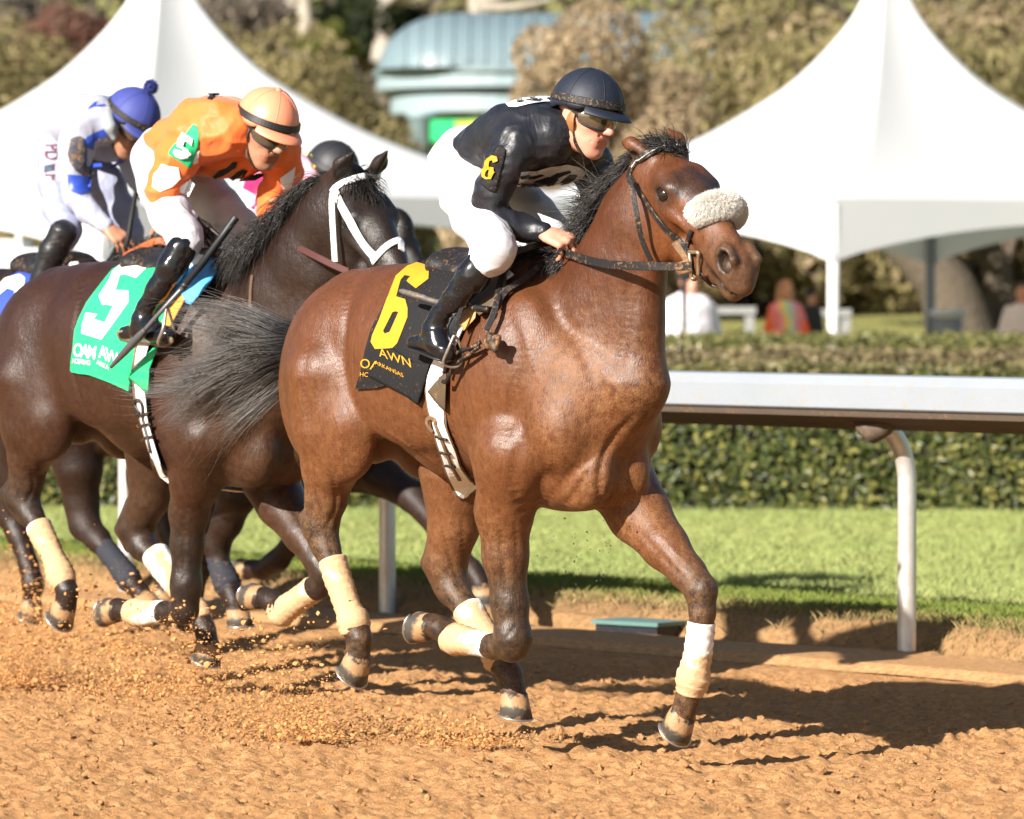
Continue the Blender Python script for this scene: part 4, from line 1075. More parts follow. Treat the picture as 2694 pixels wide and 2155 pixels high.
def eye_mat():
    t = NT('eye', .06, .6); t.col((.012, .006, .004)); t.b.inputs['Coat Weight'].default_value = .6; return t.m
MAT['eye'] = eye_mat()
PAL_BAY = dict(coat=(.108, .036, .0128), head=(.115, .034, .0105), brow=(.085, .026, .009), neck=(.072, .021, .0075), muzzle=(.085, .045, .027), dark=(.014, .010, .009), point=(.020, .014, .011), ear=(.11, .038, .015), far=(.12, .045, .018), belly=(.12,.04,.014))
PAL_DARK = dict(coat=(.036, .0138, .0076), head=(.020, .013, .010), brow=(.018, .012, .009), neck=(.020, .0095, .0065), muzzle=(.030, .020, .015), dark=(.008, .007, .006), point=(.014, .010, .009), ear=(.020, .014, .011), far=(.04, .02, .012), belly=(.055, .028, .016))
PAL_BLACK = {k: tuple(q * .45 for q in v) for k, v in PAL_DARK.items()}

def groove(V, Q, sk, L, amp, sg):
    pts = [sk.hit(x, y) for x, y in spline(np.array(L, float), 8)]; pts = np.array([p[0] for p in pts if p is not None])
    if len(pts) < 2: return V
    N = normals(V, Q); lo, hi = pts.min(0) - 3 * sg, pts.max(0) + 3 * sg; k = np.where(((V > lo) & (V < hi)).all(1))[0]
    d = np.full(len(k), 9.); t = np.linspace(0, 1, len(pts)); f = np.zeros(len(k))
    for p, tt in zip(pts, t):
        e = ((V[k] - p) ** 2).sum(1); m = e < d; d[m] = e[m]; f[m] = tt
    V = V.copy(); V[k] -= N[k] * (amp * np.exp(-d / sg ** 2) * np.sin(np.pi * np.clip(f * .9 + .05, 0, 1)) ** .5)[:, None]
    return V
def make_horse(fr, name, label, legs, neck, head, pal, coat, hooves, wraps, h=.0072, extra=None, ts=1.0, dz=0.0, grooves=(), group='racehorses galloping on the track'):
    root = empty(name, fr.o, label, 'horse', group); root.rotation_euler = (0, 0, fr.rz)
    P = trunk_prims(ts, dz)
    b = Body(fr)
    for L, kw in legs: b.chain(L, **kw)
    for L, kw in neck: b.chain([(*q[:4], 'neck') for q in L], **kw)
    P += b.P
    E = None; sc = 1
    if head:
        O = fr.px(*head['poll']); tip = fr.px(*head['tip'])
        HP, E, sc = horse_head(O, tip, head.get('roll', 0), near_ear=head.get('near', 'back'), far_ear=head.get('far', 'up'))
        P += HP; print('head scale', sc)
    if extra: P += extra(b)
    P.sort(key=lambda p: p.sub)
    V, Q = surface(P, h, 2)
    if grooves:
        sk0 = Skin(fr, V, Q)
        for L, amp, sg in grooves: V = groove(V, Q, sk0, L, amp, sg)
    cols = prim_colors(V, P, pal)
    d = np.clip((1.55 - V[:, 2]) / .75, 0.12, 1.0) * .8
    d = np.maximum(d, np.clip((V[:, 0] - .35) / .3, 0, 1) * np.clip((1.75 - V[:, 2]) / .4, 0, 1))
    if E is not None:
        hd = (V - O) @ E.T
        inh = (hd[:, 0] > -.03) & (np.abs(hd[:, 1]) < .16) & (hd[:, 2] > -.3) & (hd[:, 2] < .2)
        d[inh] = .28
        nz = (fbm(V * 22) - .5) * .12; pt = inh & (hd[:, 2] > -.06) & (hd[:, 0] > .06) & (hd[:, 0] < .40)      # dark stained forehead
        if pal is PAL_BAY:
            wgt = (np.clip((hd[pt, 2] + .028 + nz[pt]) / .03, 0, 1) * np.clip((hd[pt, 0] - .11 + nz[pt]) / .04, 0, 1) * np.clip((.36 - hd[pt, 0] + nz[pt]) / .04, 0, 1))[:, None] * .8
            cols[pt] = cols[pt] * (1 - wgt) + np.array([.020, .015, .013]) * wgt
        nose = inh & (hd[:, 0] > .37)
        d[nose] = .55; d[inh & (cols.sum(1) < .05)] = .03
    body = mesh_np('body', V, Q, coat, root, cols=cols)
    a = body.data.color_attributes.new('dust', 'FLOAT_COLOR', 'POINT')
    c4 = np.ones((len(V), 4), np.float32); c4[:, :3] = d[:, None]; a.data.foreach_set('color', c4.ravel())
    sk = Skin(fr, V, Q)
    if E is not None:
        for g in (-1, 1):
            c = O + E.T @ (np.array([.160, .0795 * g, -.046]) * sc)
            m = MB(); th = np.linspace(0, math.pi, 9)
            m.loft([c + E[1] * math.cos(q) * .029 * sc for q in th], np.maximum(np.sin(th), .02) * .029 * sc, None, 16, up=E[2]).build('eye', MAT['eye'], root)
    for hf in hooves: hoof_parts(fr, root, *hf, mats=MAT, r=1.10)
    for L, mt in wraps: wrap(fr, root, L, MAT[mt])
    return root, sk, E, O if head else None, sc

# ---- the leading bay
legs6 = [
 ([(1085, 950, -.19, 80), (1062, 1075, -.16, 60), (1064, 1170, -.15, 46, 'coat'), (1073, 1270, -.14, 37, 'point'), (1080, 1345, -.14, 37, 'point'), (1079, 1362, -.14, 33, 'point')], dict(k=.035)),
 ([(1075, 1360, -.14, 30, 'point'), (1040, 1362, -.14, 26, 'point'), (985, 1350, -.14, 23, 'point'), (957, 1345, -.14, 29, 'point'), (925, 1322, -.14, 24, 'point'), (908, 1317, -.14, 27, 'point')], dict(k=.018)),
 ([(1290, 985, .17, 80), (1345, 1080, .16, 66), (1400, 1150, .15, 49), (1450, 1208, .15, 36, 'far'), (1476, 1243, .15, 33, 'point'), (1479, 1290, .15, 26, 'point'), (1474, 1350, .15, 22, 'point'), (1466, 1400, .15, 25, 'point'), (1459, 1430, .15, 29, 'point'), (1448, 1470, .15, 24, 'point'), (1440, 1498, .15, 27, 'point')], dict(k=.025)),
 ([(690, 790, -.19, 92), (693, 900, -.18, 76), (694, 985, -.16, 58), (688, 1045, -.15, 44, 'coat'), (674, 1105, -.15, 38, 'point'), (686, 1150, -.15, 28, 'point'), (711, 1215, -.15, 24, 'point'), (733, 1280, -.15, 24, 'point'), (745, 1312, -.15, 30, 'point'), (757, 1345, -.15, 24, 'point'), (752, 1383, -.15, 28, 'point')], dict(k=.025)),
 ([(736, 890, -.21, 50), (715, 980, -.17, 42)], dict(k=.05)),
 ([(676, 1050, -.15, 20), (648, 1092, -.15, 17, 'point'), (672, 1150, -.15, 17, 'point')], dict(k=.02)),
 ([(965, 1000, .15, 85), (956, 1105, .15, 54, 'far'), (938, 1185, .15, 45, 'far'), (952, 1240, .15, 33, 'point'), (988, 1288, .15, 27, 'point'), (1025, 1345, .15, 25, 'point'), (1050, 1385, .15, 29, 'point'), (1074, 1422, .15, 24, 'point'), (1080, 1455, .15, 28, 'point')], dict(k=.025)),
 ([(920, 1130, .15, 20, 'far'), (903, 1186, .15, 16, 'point'), (930, 1240, .15, 18, 'point')], dict(k=.02)),
]
neck6 = [
 ([(1195, 745, 0, 170), (1262, 660, 0, 128), (1302, 570, 0, 106), (1340, 470, 0, 92), (1375, 385, 0, 70)], dict(k=.06, ax=LAT, f=.62)),
 ([(1332, 800, .0, 90), (1338, 690, .0, 56), (1346, 590, .0, 52)], dict(k=.08, ax=LAT, f=.8)),
]
horse6, skin6, E6, O6, hs6 = make_horse(F6, 'racehorse', 'leading bay racehorse with white sheepskin noseband and black number 6 saddlecloth', legs6, neck6,
    dict(poll=(1407, 322, .02), tip=(1588, 545, -.06), roll=4, near='back', far='back2'), PAL_BAY, MAT['coat_bay'],
    [((912, 1318), (874, 1324), (897, 1286), -.14), ((1438, 1496), (1428, 1562), (1388, 1508), .15), ((755, 1376), (752, 1440), (706, 1392), -.15), ((1080, 1456), (1102, 1524), (1046, 1484), .15)],
    [([(1036, 1362, -.14, 25), (1000, 1353, -.14, 27), (975, 1348, -.14, 31), (955, 1346, -.14, 33), (943, 1340, -.14, 27)], 'wrap'),
     ([(1477, 1310, .15, 29), (1473, 1350, .15, 29), (1465, 1400, .15, 31), (1459, 1430, .15, 36), (1453, 1462, .15, 28)], 'wrap'),
     ([(700, 1178, -.15, 30), (712, 1220, -.15, 29), (733, 1280, -.15, 28), (744, 1310, -.15, 35), (747, 1336, -.15, 29)], 'wrap_sandy'),
     ([(984, 1280, .15, 34), (1005, 1318, .15, 32), (1030, 1352, .15, 30), (1050, 1387, .15, 34), (1058, 1402, .15, 28)], 'wrap_sandy')],
    grooves=[([(742, 590), (728, 680), (722, 760), (738, 840), (768, 905)], .011, .022), ([(648, 700), (640, 800), (652, 900), (668, 980)], .006, .02), ([(1060, 640), (1090, 740), (1078, 860), (1052, 960)], .009, .03),
      ([(1165, 640), (1225, 740), (1268, 830), (1300, 900)], .008, .03), ([(1268, 1090), (1262, 1010), (1282, 940), (1330, 880)], .012, .016), ([(1120, 1128), (1150, 1060), (1200, 1000), (1250, 960)], .010, .018), ([(1180, 1080), (1215, 1030), (1240, 990)], .008, .012),
      ([(1052, 1085), (1060, 1180), (1066, 1260)], .005, .012), ([(1085, 1100), (1090, 1200)], .004, .010), ([(1345, 1120), (1400, 1180), (1440, 1220)], .005, .012), ([(1130, 1150), (1080, 1010), (1100, 930)], .007, .022),
      ([(1330, 580), (1318, 690), (1300, 790)], .008, .022), ([(700, 1000), (708, 1060), (690, 1110)], .006, .010), ([(668, 1030), (680, 1090)], .005, .009), ([(690, 1125), (706, 1190)], .004, .008), ([(930, 1100), (950, 1180), (970, 1240)], .005, .010), ([(975, 1090), (975, 1170)], .004, .009),
      ([(1475, 1215), (1462, 1260), (1470, 1300)], .004, .010), ([(1092, 1310), (1060, 1350)], .003, .009),
      ([(800, 900), (870, 945), (930, 985)], -.005, .008), ([(1100, 700), (1130, 790), (1180, 860), (1190, 930)], -.003, .006), ([(1140, 900), (1160, 960), (1140, 1030)], -.003, .006), ([(700, 860), (720, 930), (705, 990)], -.0035, .006),
      ([(1360, 1095), (1410, 1150), (1450, 1190)], -.003, .005), ([(1040, 1090), (1046, 1180)], -.003, .005)]
      + [([(880 + 28 * i, 800 - 4 * i), (868 + 29 * i, 880), (872 + 27 * i, 950 + 6 * i)], .0035, .011) for i in range(4)])
# ------------------------------------------------------------------ riders
def skin_mat(name, c, c2):
    t = NT(name, .45, .4); n = t.noise(28, 4); q = t.nd('ShaderNodeMix', data_type='RGBA', blend_type='MULTIPLY'); q.inputs[0].default_value = 1; t.l(t.attr('tint'), q.inputs[6]); t.l(t.ramp(n, (.35, (1, 1, 1)), (.7, tuple(b_ / a_ for a_, b_ in zip(c, c2)))), q.inputs[7]); t.col(q.outputs[2])
    t.b.inputs['Subsurface Weight'].default_value = .12; t.b.inputs['Subsurface Radius'].default_value = (.02, .008, .004); t.bump(t.noise(300, 3), .0006); return t.m
MAT['skin_fair'] = skin_mat('fair_skin', (.56, .29, .20), (.60, .25, .17)); MAT['skin_tan'] = skin_mat('tanned_skin', (.36, .175, .105), (.42, .20, .12))
def goggle_mat():
    t = NT('tinted_goggle_lens', .07, .8); t.b.inputs['Metallic'].default_value = .6; n = t.noise(20, 3)
    t.col(t.mix(n, (.10, .075, .05), (.22, .18, .13))); t.b.inputs['Coat Weight'].default_value = .5; return t.m
MAT['lens'] = goggle_mat()
MAT['black_leather'] = dusty('black_leather_tack', (.012, .011, .011), .45, .45, .75, 70, (90, .001))
MAT['brown_leather'] = dusty('brown_leather', (.26, .11, .035), .5, .4, .3, 60, (90, .001))
MAT['black_rubber'] = flat('black_rubber', (.012, .012, .013), .5)
def human_head(O, E, s, z0=0):
    y = np.array([0, 1., 0]); col = None
    P = [ell((-.012, 0, .045), (.098, .077, .088), .02), ell((.028, 0, -.028), (.068, .061, .088), .03),
         cap((.078, 0, -.100), (.074, 0, -.105), .019, .02, .02), cap((.086, 0, .045), (.118, 0, -.022), .011, .0135, .014), cap((.112, 0, -.026), (.118, 0, -.024), .012, .011, .006),
         cap((.088, -.019, -.0565), (.088, .019, -.0565), .0085, None, .006, None, 1, 'lip'), cap((.086, -.016, -.072), (.086, .016, -.072), .0095, None, .006, None, 1, 'lip'),
         cap((.0985, -.022, -.0645), (.0985, .022, -.0645), .0025, None, .003, None, 1, 'lip', True), cap((.07, -.02, -.06), (.07, .02, -.06), .024, None, .02),
         cap((.080, -.036, .036), (.090, 0, .030), .013, None, .015), cap((.080, .036, .036), (.090, 0, .030), .013, None, .015)]
    for g in (-1, 1):
        P += [cap((.0, .052 * g, -.055), (.062, .022 * g, -.102), .021, .018, .03), cap((.055, .044 * g, -.018), (.03, .060 * g, -.005), .022, .018, .02),
              cap((.108, .0125 * g, -.029), (.106, .0135 * g, -.027), .0085, None, .006), ell((-.012, .077 * g, -.002), (.024, .009, .033), .006, None), ell((-.010, .088 * g, -.002), (.012, .006, .019), .005, None, None, True),
              ell((.088, .031 * g, .012), (.014, .020, .012), .012, None, None, True), cap((.09, .016 * g, -.04), (.078, .036 * g, -.065), .004, .003, .008, None, 1, None, True)]
    out = []
    for p in P:
        p.ra = tuple(np.array(p.ra) * s) if p.t == 'e' else p.ra * s
        p.rb *= s; p.a, p.b, p.k = p.a * s, p.b * s, p.k * s
        out.append(p.moved(E.T, O))
    return out
def hand_prims(W, d, up, g=1, curl=(35, 45, 30), s=1.0, spread=6, thumb=30):
    """wrist W, pointing d, back of the hand towards up; g=+1 thumb on the left (right hand palm down)"""
    E = basis(d, up); P = []
    def q(v): return W + E.T @ (np.array(v) * s)
    P += [cap(q((.0, 0, 0)), q((.03, 0, 0)), .024 * s, .027 * s, .015, E[2], .72), cap(q((.03, .018, 0)), q((.085, .028, .002)), .021 * s, .017 * s, .015, E[2], .75), cap(q((.03, -.018, 0)), q((.08, -.028, 0)), .020 * s, .015 * s, .015, E[2], .75), cap(q((.03, 0, .002)), q((.088, 0, .004)), .020 * s, .0155 * s, .015, E[2], .75)]
    for i, (y, L, r) in enumerate(((.031, .078, .0092), (.011, .086, .0095), (-.010, .080, .0092), (-.030, .064, .0082))):
        y *= g; a = 0; p = np.array([.088 - .004 * abs(i - 1), y, .001]); yaw = R(spread * (1.4 - i) * g)
        for j, fr_ in enumerate((.45, .32, .23)):
            a += R(curl[j] + 4 * i); v = np.array([math.cos(a) * math.cos(yaw), math.sin(yaw) * math.cos(a), -math.sin(a)]) * L * fr_
            P.append(cap(q(p), q(p + v), r * s * (1 - .1 * j), r * s * (.92 - .1 * j), .004)); p = p + v
    p = np.array([.022, .028 * g, -.008]); a = R(thumb)
    for j, L in enumerate((.042, .034, .026)):
        v = np.array([math.cos(a), math.sin(a) * g * (1 - .35 * j), -.35 - .15 * j]); v = nrm(v) * L; P.append(cap(q(p), q(p + v), (.0135 - .0018 * j) * s, (.0125 - .0018 * j) * s, .008)); p = p + v; a *= .6
    return P
def fold(V, Q, amp, fq=(9, 9, 9), seed=0, ridge=True):
    n = noise3(V * np.array(fq) + seed * 7.1); n2 = noise3(V * np.array(fq) * 2.3 + seed * 3.3)
    f = (1 - np.abs(2 * n - 1)) ** 2 + .5 * (1 - np.abs(2 * n2 - 1)) ** 2 - .7 if ridge else n + .5 * n2 - .75
    return V + normals(V, Q) * (amp * f)[:, None]
def cloth(name, prims, h, mat, parent, fr, amp=.004, fq=(10, 10, 10), seed=1, cols=None):
    prims.sort(key=lambda p: p.sub); V, Q = surface(prims, h, 2); V = fold(V, Q, amp, fq, seed)
    o = mesh_np(name, V, Q, mat, parent, cols=None if cols is None else cols(V)); return o, Skin(fr, V, Q)
def helmet(parent, O, E, s, mat, bandmat, peakmat=None, button=None, name='helmet', seams=6):
    n = 72; m = 16; th = np.arange(n) * 2 * math.pi / n; a, b, c = .128, .110, .128; oz = .035
    V = []
    phi0 = np.array([math.asin(np.clip((.018 if abs(t if t < math.pi else t - 2 * math.pi) < 1.0 else (-.010 if abs(t - math.pi) > 1.1 else -.030)) / c, -1, 1)) for t in th])
    for _ in range(6): phi0 = .25 * np.roll(phi0, 1) + .5 * phi0 + .25 * np.roll(phi0, -1)
    for j in range(m):
        f = j / (m - 1); ph = phi0 * (1 - f) + math.pi / 2 * f
        rdg = 1 + .006 * np.exp(-((((th * seams / (2 * math.pi) + .5) % 1) - .5) / .035) ** 2) * (-1) * (f > .05)
        V.append(np.stack([-.004 + a * np.cos(ph) * np.cos(th) * rdg, b * np.cos(ph) * np.sin(th) * rdg, oz + c * np.sin(ph)], -1))
    rim = V[0].copy(); inn = [rim * [.93, .93, 1] + [0, 0, .002], rim * [.90, .90, 1] + [0, 0, .03]]
    rows = inn[::-1] + [rim] + V[1:]; k = len(rows); VV = np.concatenate(rows)
    i, j = np.meshgrid(np.arange(k - 1), np.arange(n), indexing='ij'); q = i * n + j; r = i * n + (j + 1) % n
    W = lambda v: O + (np.asarray(v) * s) @ E
    o = mesh_np(name, W(VV), np.stack([q, r, r + n, q + n], -1).reshape(-1, 4), mat, parent)
    # peak over the eyes
    tt = np.linspace(-1.02, 1.02, 25); rows = []
    for f, dz in ((0, .012), (.35, .006), (.75, -.002), (1, -.010), (1.02, -.014), (.7, -.008), (0, .004)):
        ext = .046 * f * np.cos(tt * 1.35).clip(0) ** .7
        rows.append(np.stack([-.004 + (a * .985 + ext) * np.cos(tt), (b * .985 + ext * .8) * np.sin(tt), oz + dz - .0 * tt + .012 * (1 - np.cos(tt)) * 0], -1))
    mesh_np('peak', W(np.concatenate(rows)), grid(len(rows), len(tt)), peakmat or mat, o)
    mb = MB()
    for q in range(seams):
        i_ = int(n * (q + .5) / seams) % n; mb.loft(W(np.array([v[i_] for v in V[:-1]]) * [1.004, 1.004, 1.002]), .0013 * s, None, 6)
    mb.build('seam_piping', mat, o)
    # goggle strap round the shell
    zb = .030; L = [(-.004 + (a * 1.0 + .003) * math.cos(t) * math.sqrt(max(0, 1 - (zb / c) ** 2)), (b + .003) * math.sin(t) * math.sqrt(1 - (zb / c) ** 2), oz + zb - .022 * (1 - math.cos(t)) / 2) for t in np.linspace(0, 2 * math.pi, 61)]
    L = np.array(L); N = nrm(L - [0, 0, oz]); Vr, Fr = ribbon(W(L), N @ E, .026 * s, .004 * s); mesh_np('strap', Vr, Fr, bandmat, o, False)
    if button == 'pompom':
        p = W((-.004, 0, oz + c + .028)); rg = np.random.default_rng(2); d = nrm(rg.normal(0, 1, (900, 3)))
        mb = MB(); mb.loft([p + E[2] * z for z in (-.026, -.018, 0, .018, .026)], [.006, .020, .027, .020, .006], None, 14, up=E[0]); pm = mb.build('pompom', mat, o)
        hair_mesh('wool', np.stack([p + d * .02, p + d * .028, p + d * .034 + rg.normal(0, .003, d.shape)], 1), .0022, mat, pm)
    elif button: MB().loft([W((-.004, 0, oz + c - .004)), W((-.004, 0, oz + c + .003)), W((-.004, 0, oz + c + .008))], [.016, .013, .002], None, 12, up=E[0]).build('button', mat, o)
    return o
def goggles(parent, O, E, s, framemat, lens='lens'):
    W = lambda v: O + (np.asarray(v) * s) @ E
    tt = np.linspace(-1.25, 1.25, 41); hh = .033 * np.clip(1 - (np.abs(tt) / 1.28) ** 5, 0.05, 1) ** .5; dip = .012 * np.exp(-(tt / .16) ** 2)
    rx, ry = .112, .083; cx = -.002
    rows = []
    for f in np.linspace(-1, 1, 7):
        lowc = np.where(f < 0, dip * (-f), 0); zz = .010 + f * hh + lowc; bul = .007 * (1 - f * f)
        rows.append(np.stack([cx + (rx + bul) * np.cos(tt), (ry + bul) * np.sin(tt), zz], -1))
    o = mesh_np('goggles', W(np.concatenate(rows)), grid(7, len(tt)), MAT[lens], parent)
    lp = np.concatenate([rows[0], rows[-1][::-1], rows[0][:1]]); lp[:, 0] -= .002
    MB().loft(W(lp), .0042 * s, None, 8, up=E[2]).build('goggle_frame', framemat, o)
    for g in (-1, 1):
        a = np.array([cx + rx * math.cos(1.25), g * ry * math.sin(1.25), .010]); b_ = np.array([-.02, g * .098, .040]); L = np.stack([a, (a + b_) / 2 + [0, g * .004, 0], b_]); N = np.array([[.2, g, 0]] * 3)
        Vr, Fr = ribbon(W(spline(L, 4)), np.repeat(N[:1], 9, 0) @ E, .016 * s, .003 * s); mesh_np('goggle_strap', Vr, Fr, framemat, o, False)
    return o
def chin_harness(parent, O, E, s, mat, padmat):
    W = lambda v: O + (np.asarray(v) * s) @ E
    for g in (-1, 1):
        MB().loft(W(spline([(.012, .081 * g, .018), (.010, .086 * g, -.012), (.014, .078 * g, -.040), (.020, .068 * g, -.055)], 4)), [.012, .013, .0145, .016, .017, .018, .017, .016, .015, .013, .011, .009, .006], .004, 10, up=E[0]).build('ear_pad', padmat, parent)
    L = np.array([(.018, -.072, -.045), (.036, -.060, -.085), (.060, -.036, -.118), (.070, 0, -.128), (.060, .036, -.118), (.036, .060, -.085), (.018, .072, -.045)]); L = spline(L, 6)
    N = nrm(L - np.array([.03, 0, -.05])); Vr, Fr = ribbon(W(L), N @ E, .013 * s, .003 * s); mesh_np('chin_strap', Vr, Fr, mat, parent, False)
def facing(fr, az, pitch, roll=0):
    """head axes in the frame of fr: az = degrees turned from image right towards the camera"""
    a, p = R(az), R(pitch); x = fr.M @ np.array([math.cos(a) * math.cos(p), -math.sin(a) * math.cos(p), -math.sin(p)])
    E = basis(x, np.array([0, 0, 1.])); c, s = math.cos(R(roll)), math.sin(R(roll))
    return np.array([E[0], c * E[1] + s * E[2], -s * E[1] + c * E[2]])
def make_jockey(fr, label, S):
    root_loc = fr.wld(fr.px(*S['seat'])); root = empty('person', fr.o, label, 'person', 'jockeys riding the horses'); root.rotation_euler = (0, 0, fr.rz)
    O = fr.px(*S['head']); E = facing(fr, *S['look']); s = S.get('hs', 1.06)
    # body: one continuous figure; thinner than its clothes where it is dressed
    b = Body(fr)
    for L in S['torso'] + S['hips']: b.chain([(x, y, w, r * .86) for x, y, w, r in L], k=.04)
    for L in S['arms'] + S['legs'] + S['boots']: b.chain([(x, y, w, r * .80) for x, y, w, r in L], k=.03)
    P = b.P + [cap(O + E.T @ (np.array([-.025, 0, -.05]) * s), fr.px(*S['neck']), .053, .058, .03)] + human_head(O, E, s)
    for h in S['hands']: P += hand_prims(fr.px(*h['w']), fr.px(*h['to']) - fr.px(*h['w']), np.asarray(h['up'], float), h.get('g', 1), h.get('curl', (35, 45, 30)), h.get('s', 1.0), h.get('spread', 6), h.get('thumb', 30))
    P.sort(key=lambda p: p.sub); V, Q = surface(P, S.get('h', .0055), 1)
    bc = prim_colors(V, P, dict(coat=S['skincol'], lip=tuple(np.array(S['skincol']) * [.85, .62, .6])), .004)
    body = mesh_np('body', V, Q, MAT[S['skin']], root, cols=bc)
    for g in (-1, 1):
        c = O + E.T @ (np.array([.080, .031 * g, .011]) * s); th = np.linspace(0, math.pi, 7)
        MB().loft([c + E[1] * math.cos(q) * .0115 for q in th], np.maximum(np.sin(th), .05) * .0115, None, 12, up=E[2]).build('eye', MAT['eye'], root)
    hm = helmet(root, O, E, s, S['capmat'], S['bandmat'], S.get('peakmat'), S.get('button'), seams=S.get('seams', 6))
    if S.get('goggles', True): goggles(root, O, E, s, S['gogmat'])
    chin_harness(root, O, E, s, MAT['black_leather'], S.get('padmat', MAT['brown_leather']))
    out = {'root': root, 'body': Skin(fr, V, Q), 'helmet': hm, 'O': O, 'E': E}
    b = Body(fr)
    for L in S['torso']: b.chain(L, k=.05, ax=None)
    for L in S['arms']: b.chain(L, k=.03)
    out['jersey'], out['jskin'] = cloth('jersey', b.P, .0075, S['jersey'], root, fr, S.get('famp', .006), S.get('ffq', (11, 11, 11)), 3, S.get('jcols'))
    b = Body(fr)
    for L in S['hips']: b.chain(L, k=.05)
    for L in S['legs']: b.chain(L, k=.035)
    out['breeches'], out['bskin'] = cloth('breeches', b.P, .0075, S['breeches'], root, fr, .0075, (8, 8, 11), 5)
    for i, L in enumerate(S['boots']):
        b = Body(fr); b.chain(L, k=.018); sole = S['soles'][i]
        o, sk = cloth('boot', b.P, .006, S['bootmat'], root, fr, .0035, (12, 12, 22), 9 + i); out.setdefault('bootskin', []).append(sk); out.setdefault('boots', []).append(o)
        if sole: # sole slab from heel to toe
            A, B = fr.px(*sole[0]), fr.px(*sole[1]); f = nrm(B - A); up = S.get('soleup', np.array([0, 0, 1.])); lt = nrm(np.cross(up, f)); L_ = np.linalg.norm(B - A); xs = np.linspace(0, 1, 9); wd = np.array([.022, .030, .028, .026, .030, .037, .040, .032, .010])
            MB().loft([A + f * L_ * x for x in xs], .007, wd, 12, up=np.cross(f, lt)).build('sole', S.get('solemat', MAT['black_rubber']), o)
    return out
BLACKSILK = dusty('black_satin', (.013, .014, .019), .42, .45, .34, 110, (160, .0008), dirt=(.30, .18, .09), coarse=4, wrinkle=(6, .016))
NAVYCAP = dusty('navy_helmet_cover', (.012, .016, .028), .55, .4, .30, 130, (300, .0006), dirt=(.30, .20, .11), coarse=5)
BAND = dusty('dusty_black_band', (.012, .012, .013), .6, .3, .8, 120, dirt=(.28, .19, .11))
BREECH = dusty('white_breeches', (.56, .55, .57), .55, .3, .22, 26, (120, .0006), dirt=(.36, .18, .11), coarse=3, wrinkle=(6, .020))
BOOT = dusty('black_boot_leather', (.008, .008, .010), .16, .6, .30, 130, None, dirt=(.28, .19, .11), coarse=4)
YELLOW = flat('yellow_print', (.56, .27, .010), .6); WHITEP = flat('white_print', (.80, .79, .78), .55); BLACKC = dusty('black_saddle_cloth', (.010, .010, .011), .75, .25, .35, 80, (200, .001))
S6 = dict(seat=(1000, 560, 0), head=(1232, 247, .02), look=(40, 15, -4), neck=(1198, 272, .01), hs=1.04, famp=.010, ffq=(8, 8, 13), skin='skin_fair', skincol=(.56, .29, .20), capmat=NAVYCAP, bandmat=BAND, gogmat=MAT['black_rubber'], jersey=BLACKSILK, breeches=BREECH, bootmat=BOOT,
  torso=[[(1006, 318, -.09, 58), (1075, 292, -.10, 66), (1120, 288, -.09, 66), (1160, 290, -.06, 58)], [(1018, 318, .08, 58), (1110, 296, .09, 66), (1185, 300, .10, 64), (1215, 305, .09, 52)], [(1185, 272, .01, 46), (1212, 272, .01, 39)], [(1140, 262, 0, 50), (1195, 262, .02, 44)], [(1100, 345, 0, 45), (1180, 345, .05, 42)]],
  arms=[[(1090, 305, -.17, 50), (1066, 345, -.20, 45), (1040, 400, -.22, 38), (1024, 452, -.22, 31), (1060, 470, -.19, 28), (1100, 480, -.14, 25), (1142, 489, -.115, 21)], [(1225, 320, .16, 50), (1250, 360, .19, 42), (1262, 420, .20, 32), (1240, 465, .14, 26), (1215, 500, .08, 22)]],
  hips=[[(985, 325, -.07, 62), (962, 345, -.09, 54), (985, 372, -.10, 60)], [(1000, 328, .07, 60), (985, 350, .08, 54), (1020, 375, .10, 56)]],
  legs=[[(975, 360, -.12, 60), (985, 405, -.16, 58), (1005, 455, -.20, 51), (1032, 506, -.27, 43), (1043, 524, -.29, 39), (1030, 545, -.305, 34), (1016, 560, -.315, 30)], [(1010, 360, .10, 58), (1075, 410, .15, 52), (1125, 455, .18, 46), (1158, 488, .20, 40), (1140, 535, .20, 32)]],
  boots=[[(1021, 546, -.31, 35), (995, 582, -.335, 34), (958, 630, -.35, 27), (926, 668, -.36, 23), (916, 692, -.365, 26), (922, 722, -.37, 27), (938, 742, -.37, 21), (905, 720, -.37, 20), (872, 722, -.37, 16)], [(1140, 535, .20, 33), (1105, 590, .22, 30), (1060, 650, .24, 22), (1070, 705, .25, 24), (1090, 720, .25, 20)]],
  soles=[((858, 731, -.37), (950, 762, -.37)), None],
  hands=[dict(w=(1143, 489, -.115), to=(1194, 510, -.085), up=(.3, -.35, .85), g=1, curl=(52, 30, 15), s=1.12, spread=7, thumb=14), dict(w=(1216, 502, .075), to=(1225, 540, .0), up=(.3, .2, .9), g=-1, curl=(45, 50, 30))])
J6 = make_jockey(F6, 'jockey in black jersey and navy helmet crouched over the leading bay horse', S6)
def c2(x, y): return (560.2 + .4269 * x, 512.2 + .4269 * y)
def c1(x, y): return (880.3 + .3526 * x, 80 + .3526 * y)
def pl(f, L): return [f(*q) for q in L]
WHITEW = dusty('white_webbing', (.80, .79, .77), .7, .25, .35, 30, (260, .0008)); TANW = dusty('brown_girth_edge', (.15, .10, .06), .75, .25, .7, 40)
SADDLEB = dusty('muddy_saddle_leather', (.085, .060, .035), .6, .35, .6, 30); TANL = flat('tan_leather', (.52, .27, .09), .5)
BRASS = flat('muddy_bit_metal', (.42, .33, .22), .35, .5, None, .35, .7); BLUEP = flat('blue_cloth_trim', (.03, .05, .22), .6)
sd6 = thing_at(F6, 'saddle', 'small racing saddle on the bay horse over a black cloth with yellow number 6', 'saddle', 'racing saddles with numbered cloths')
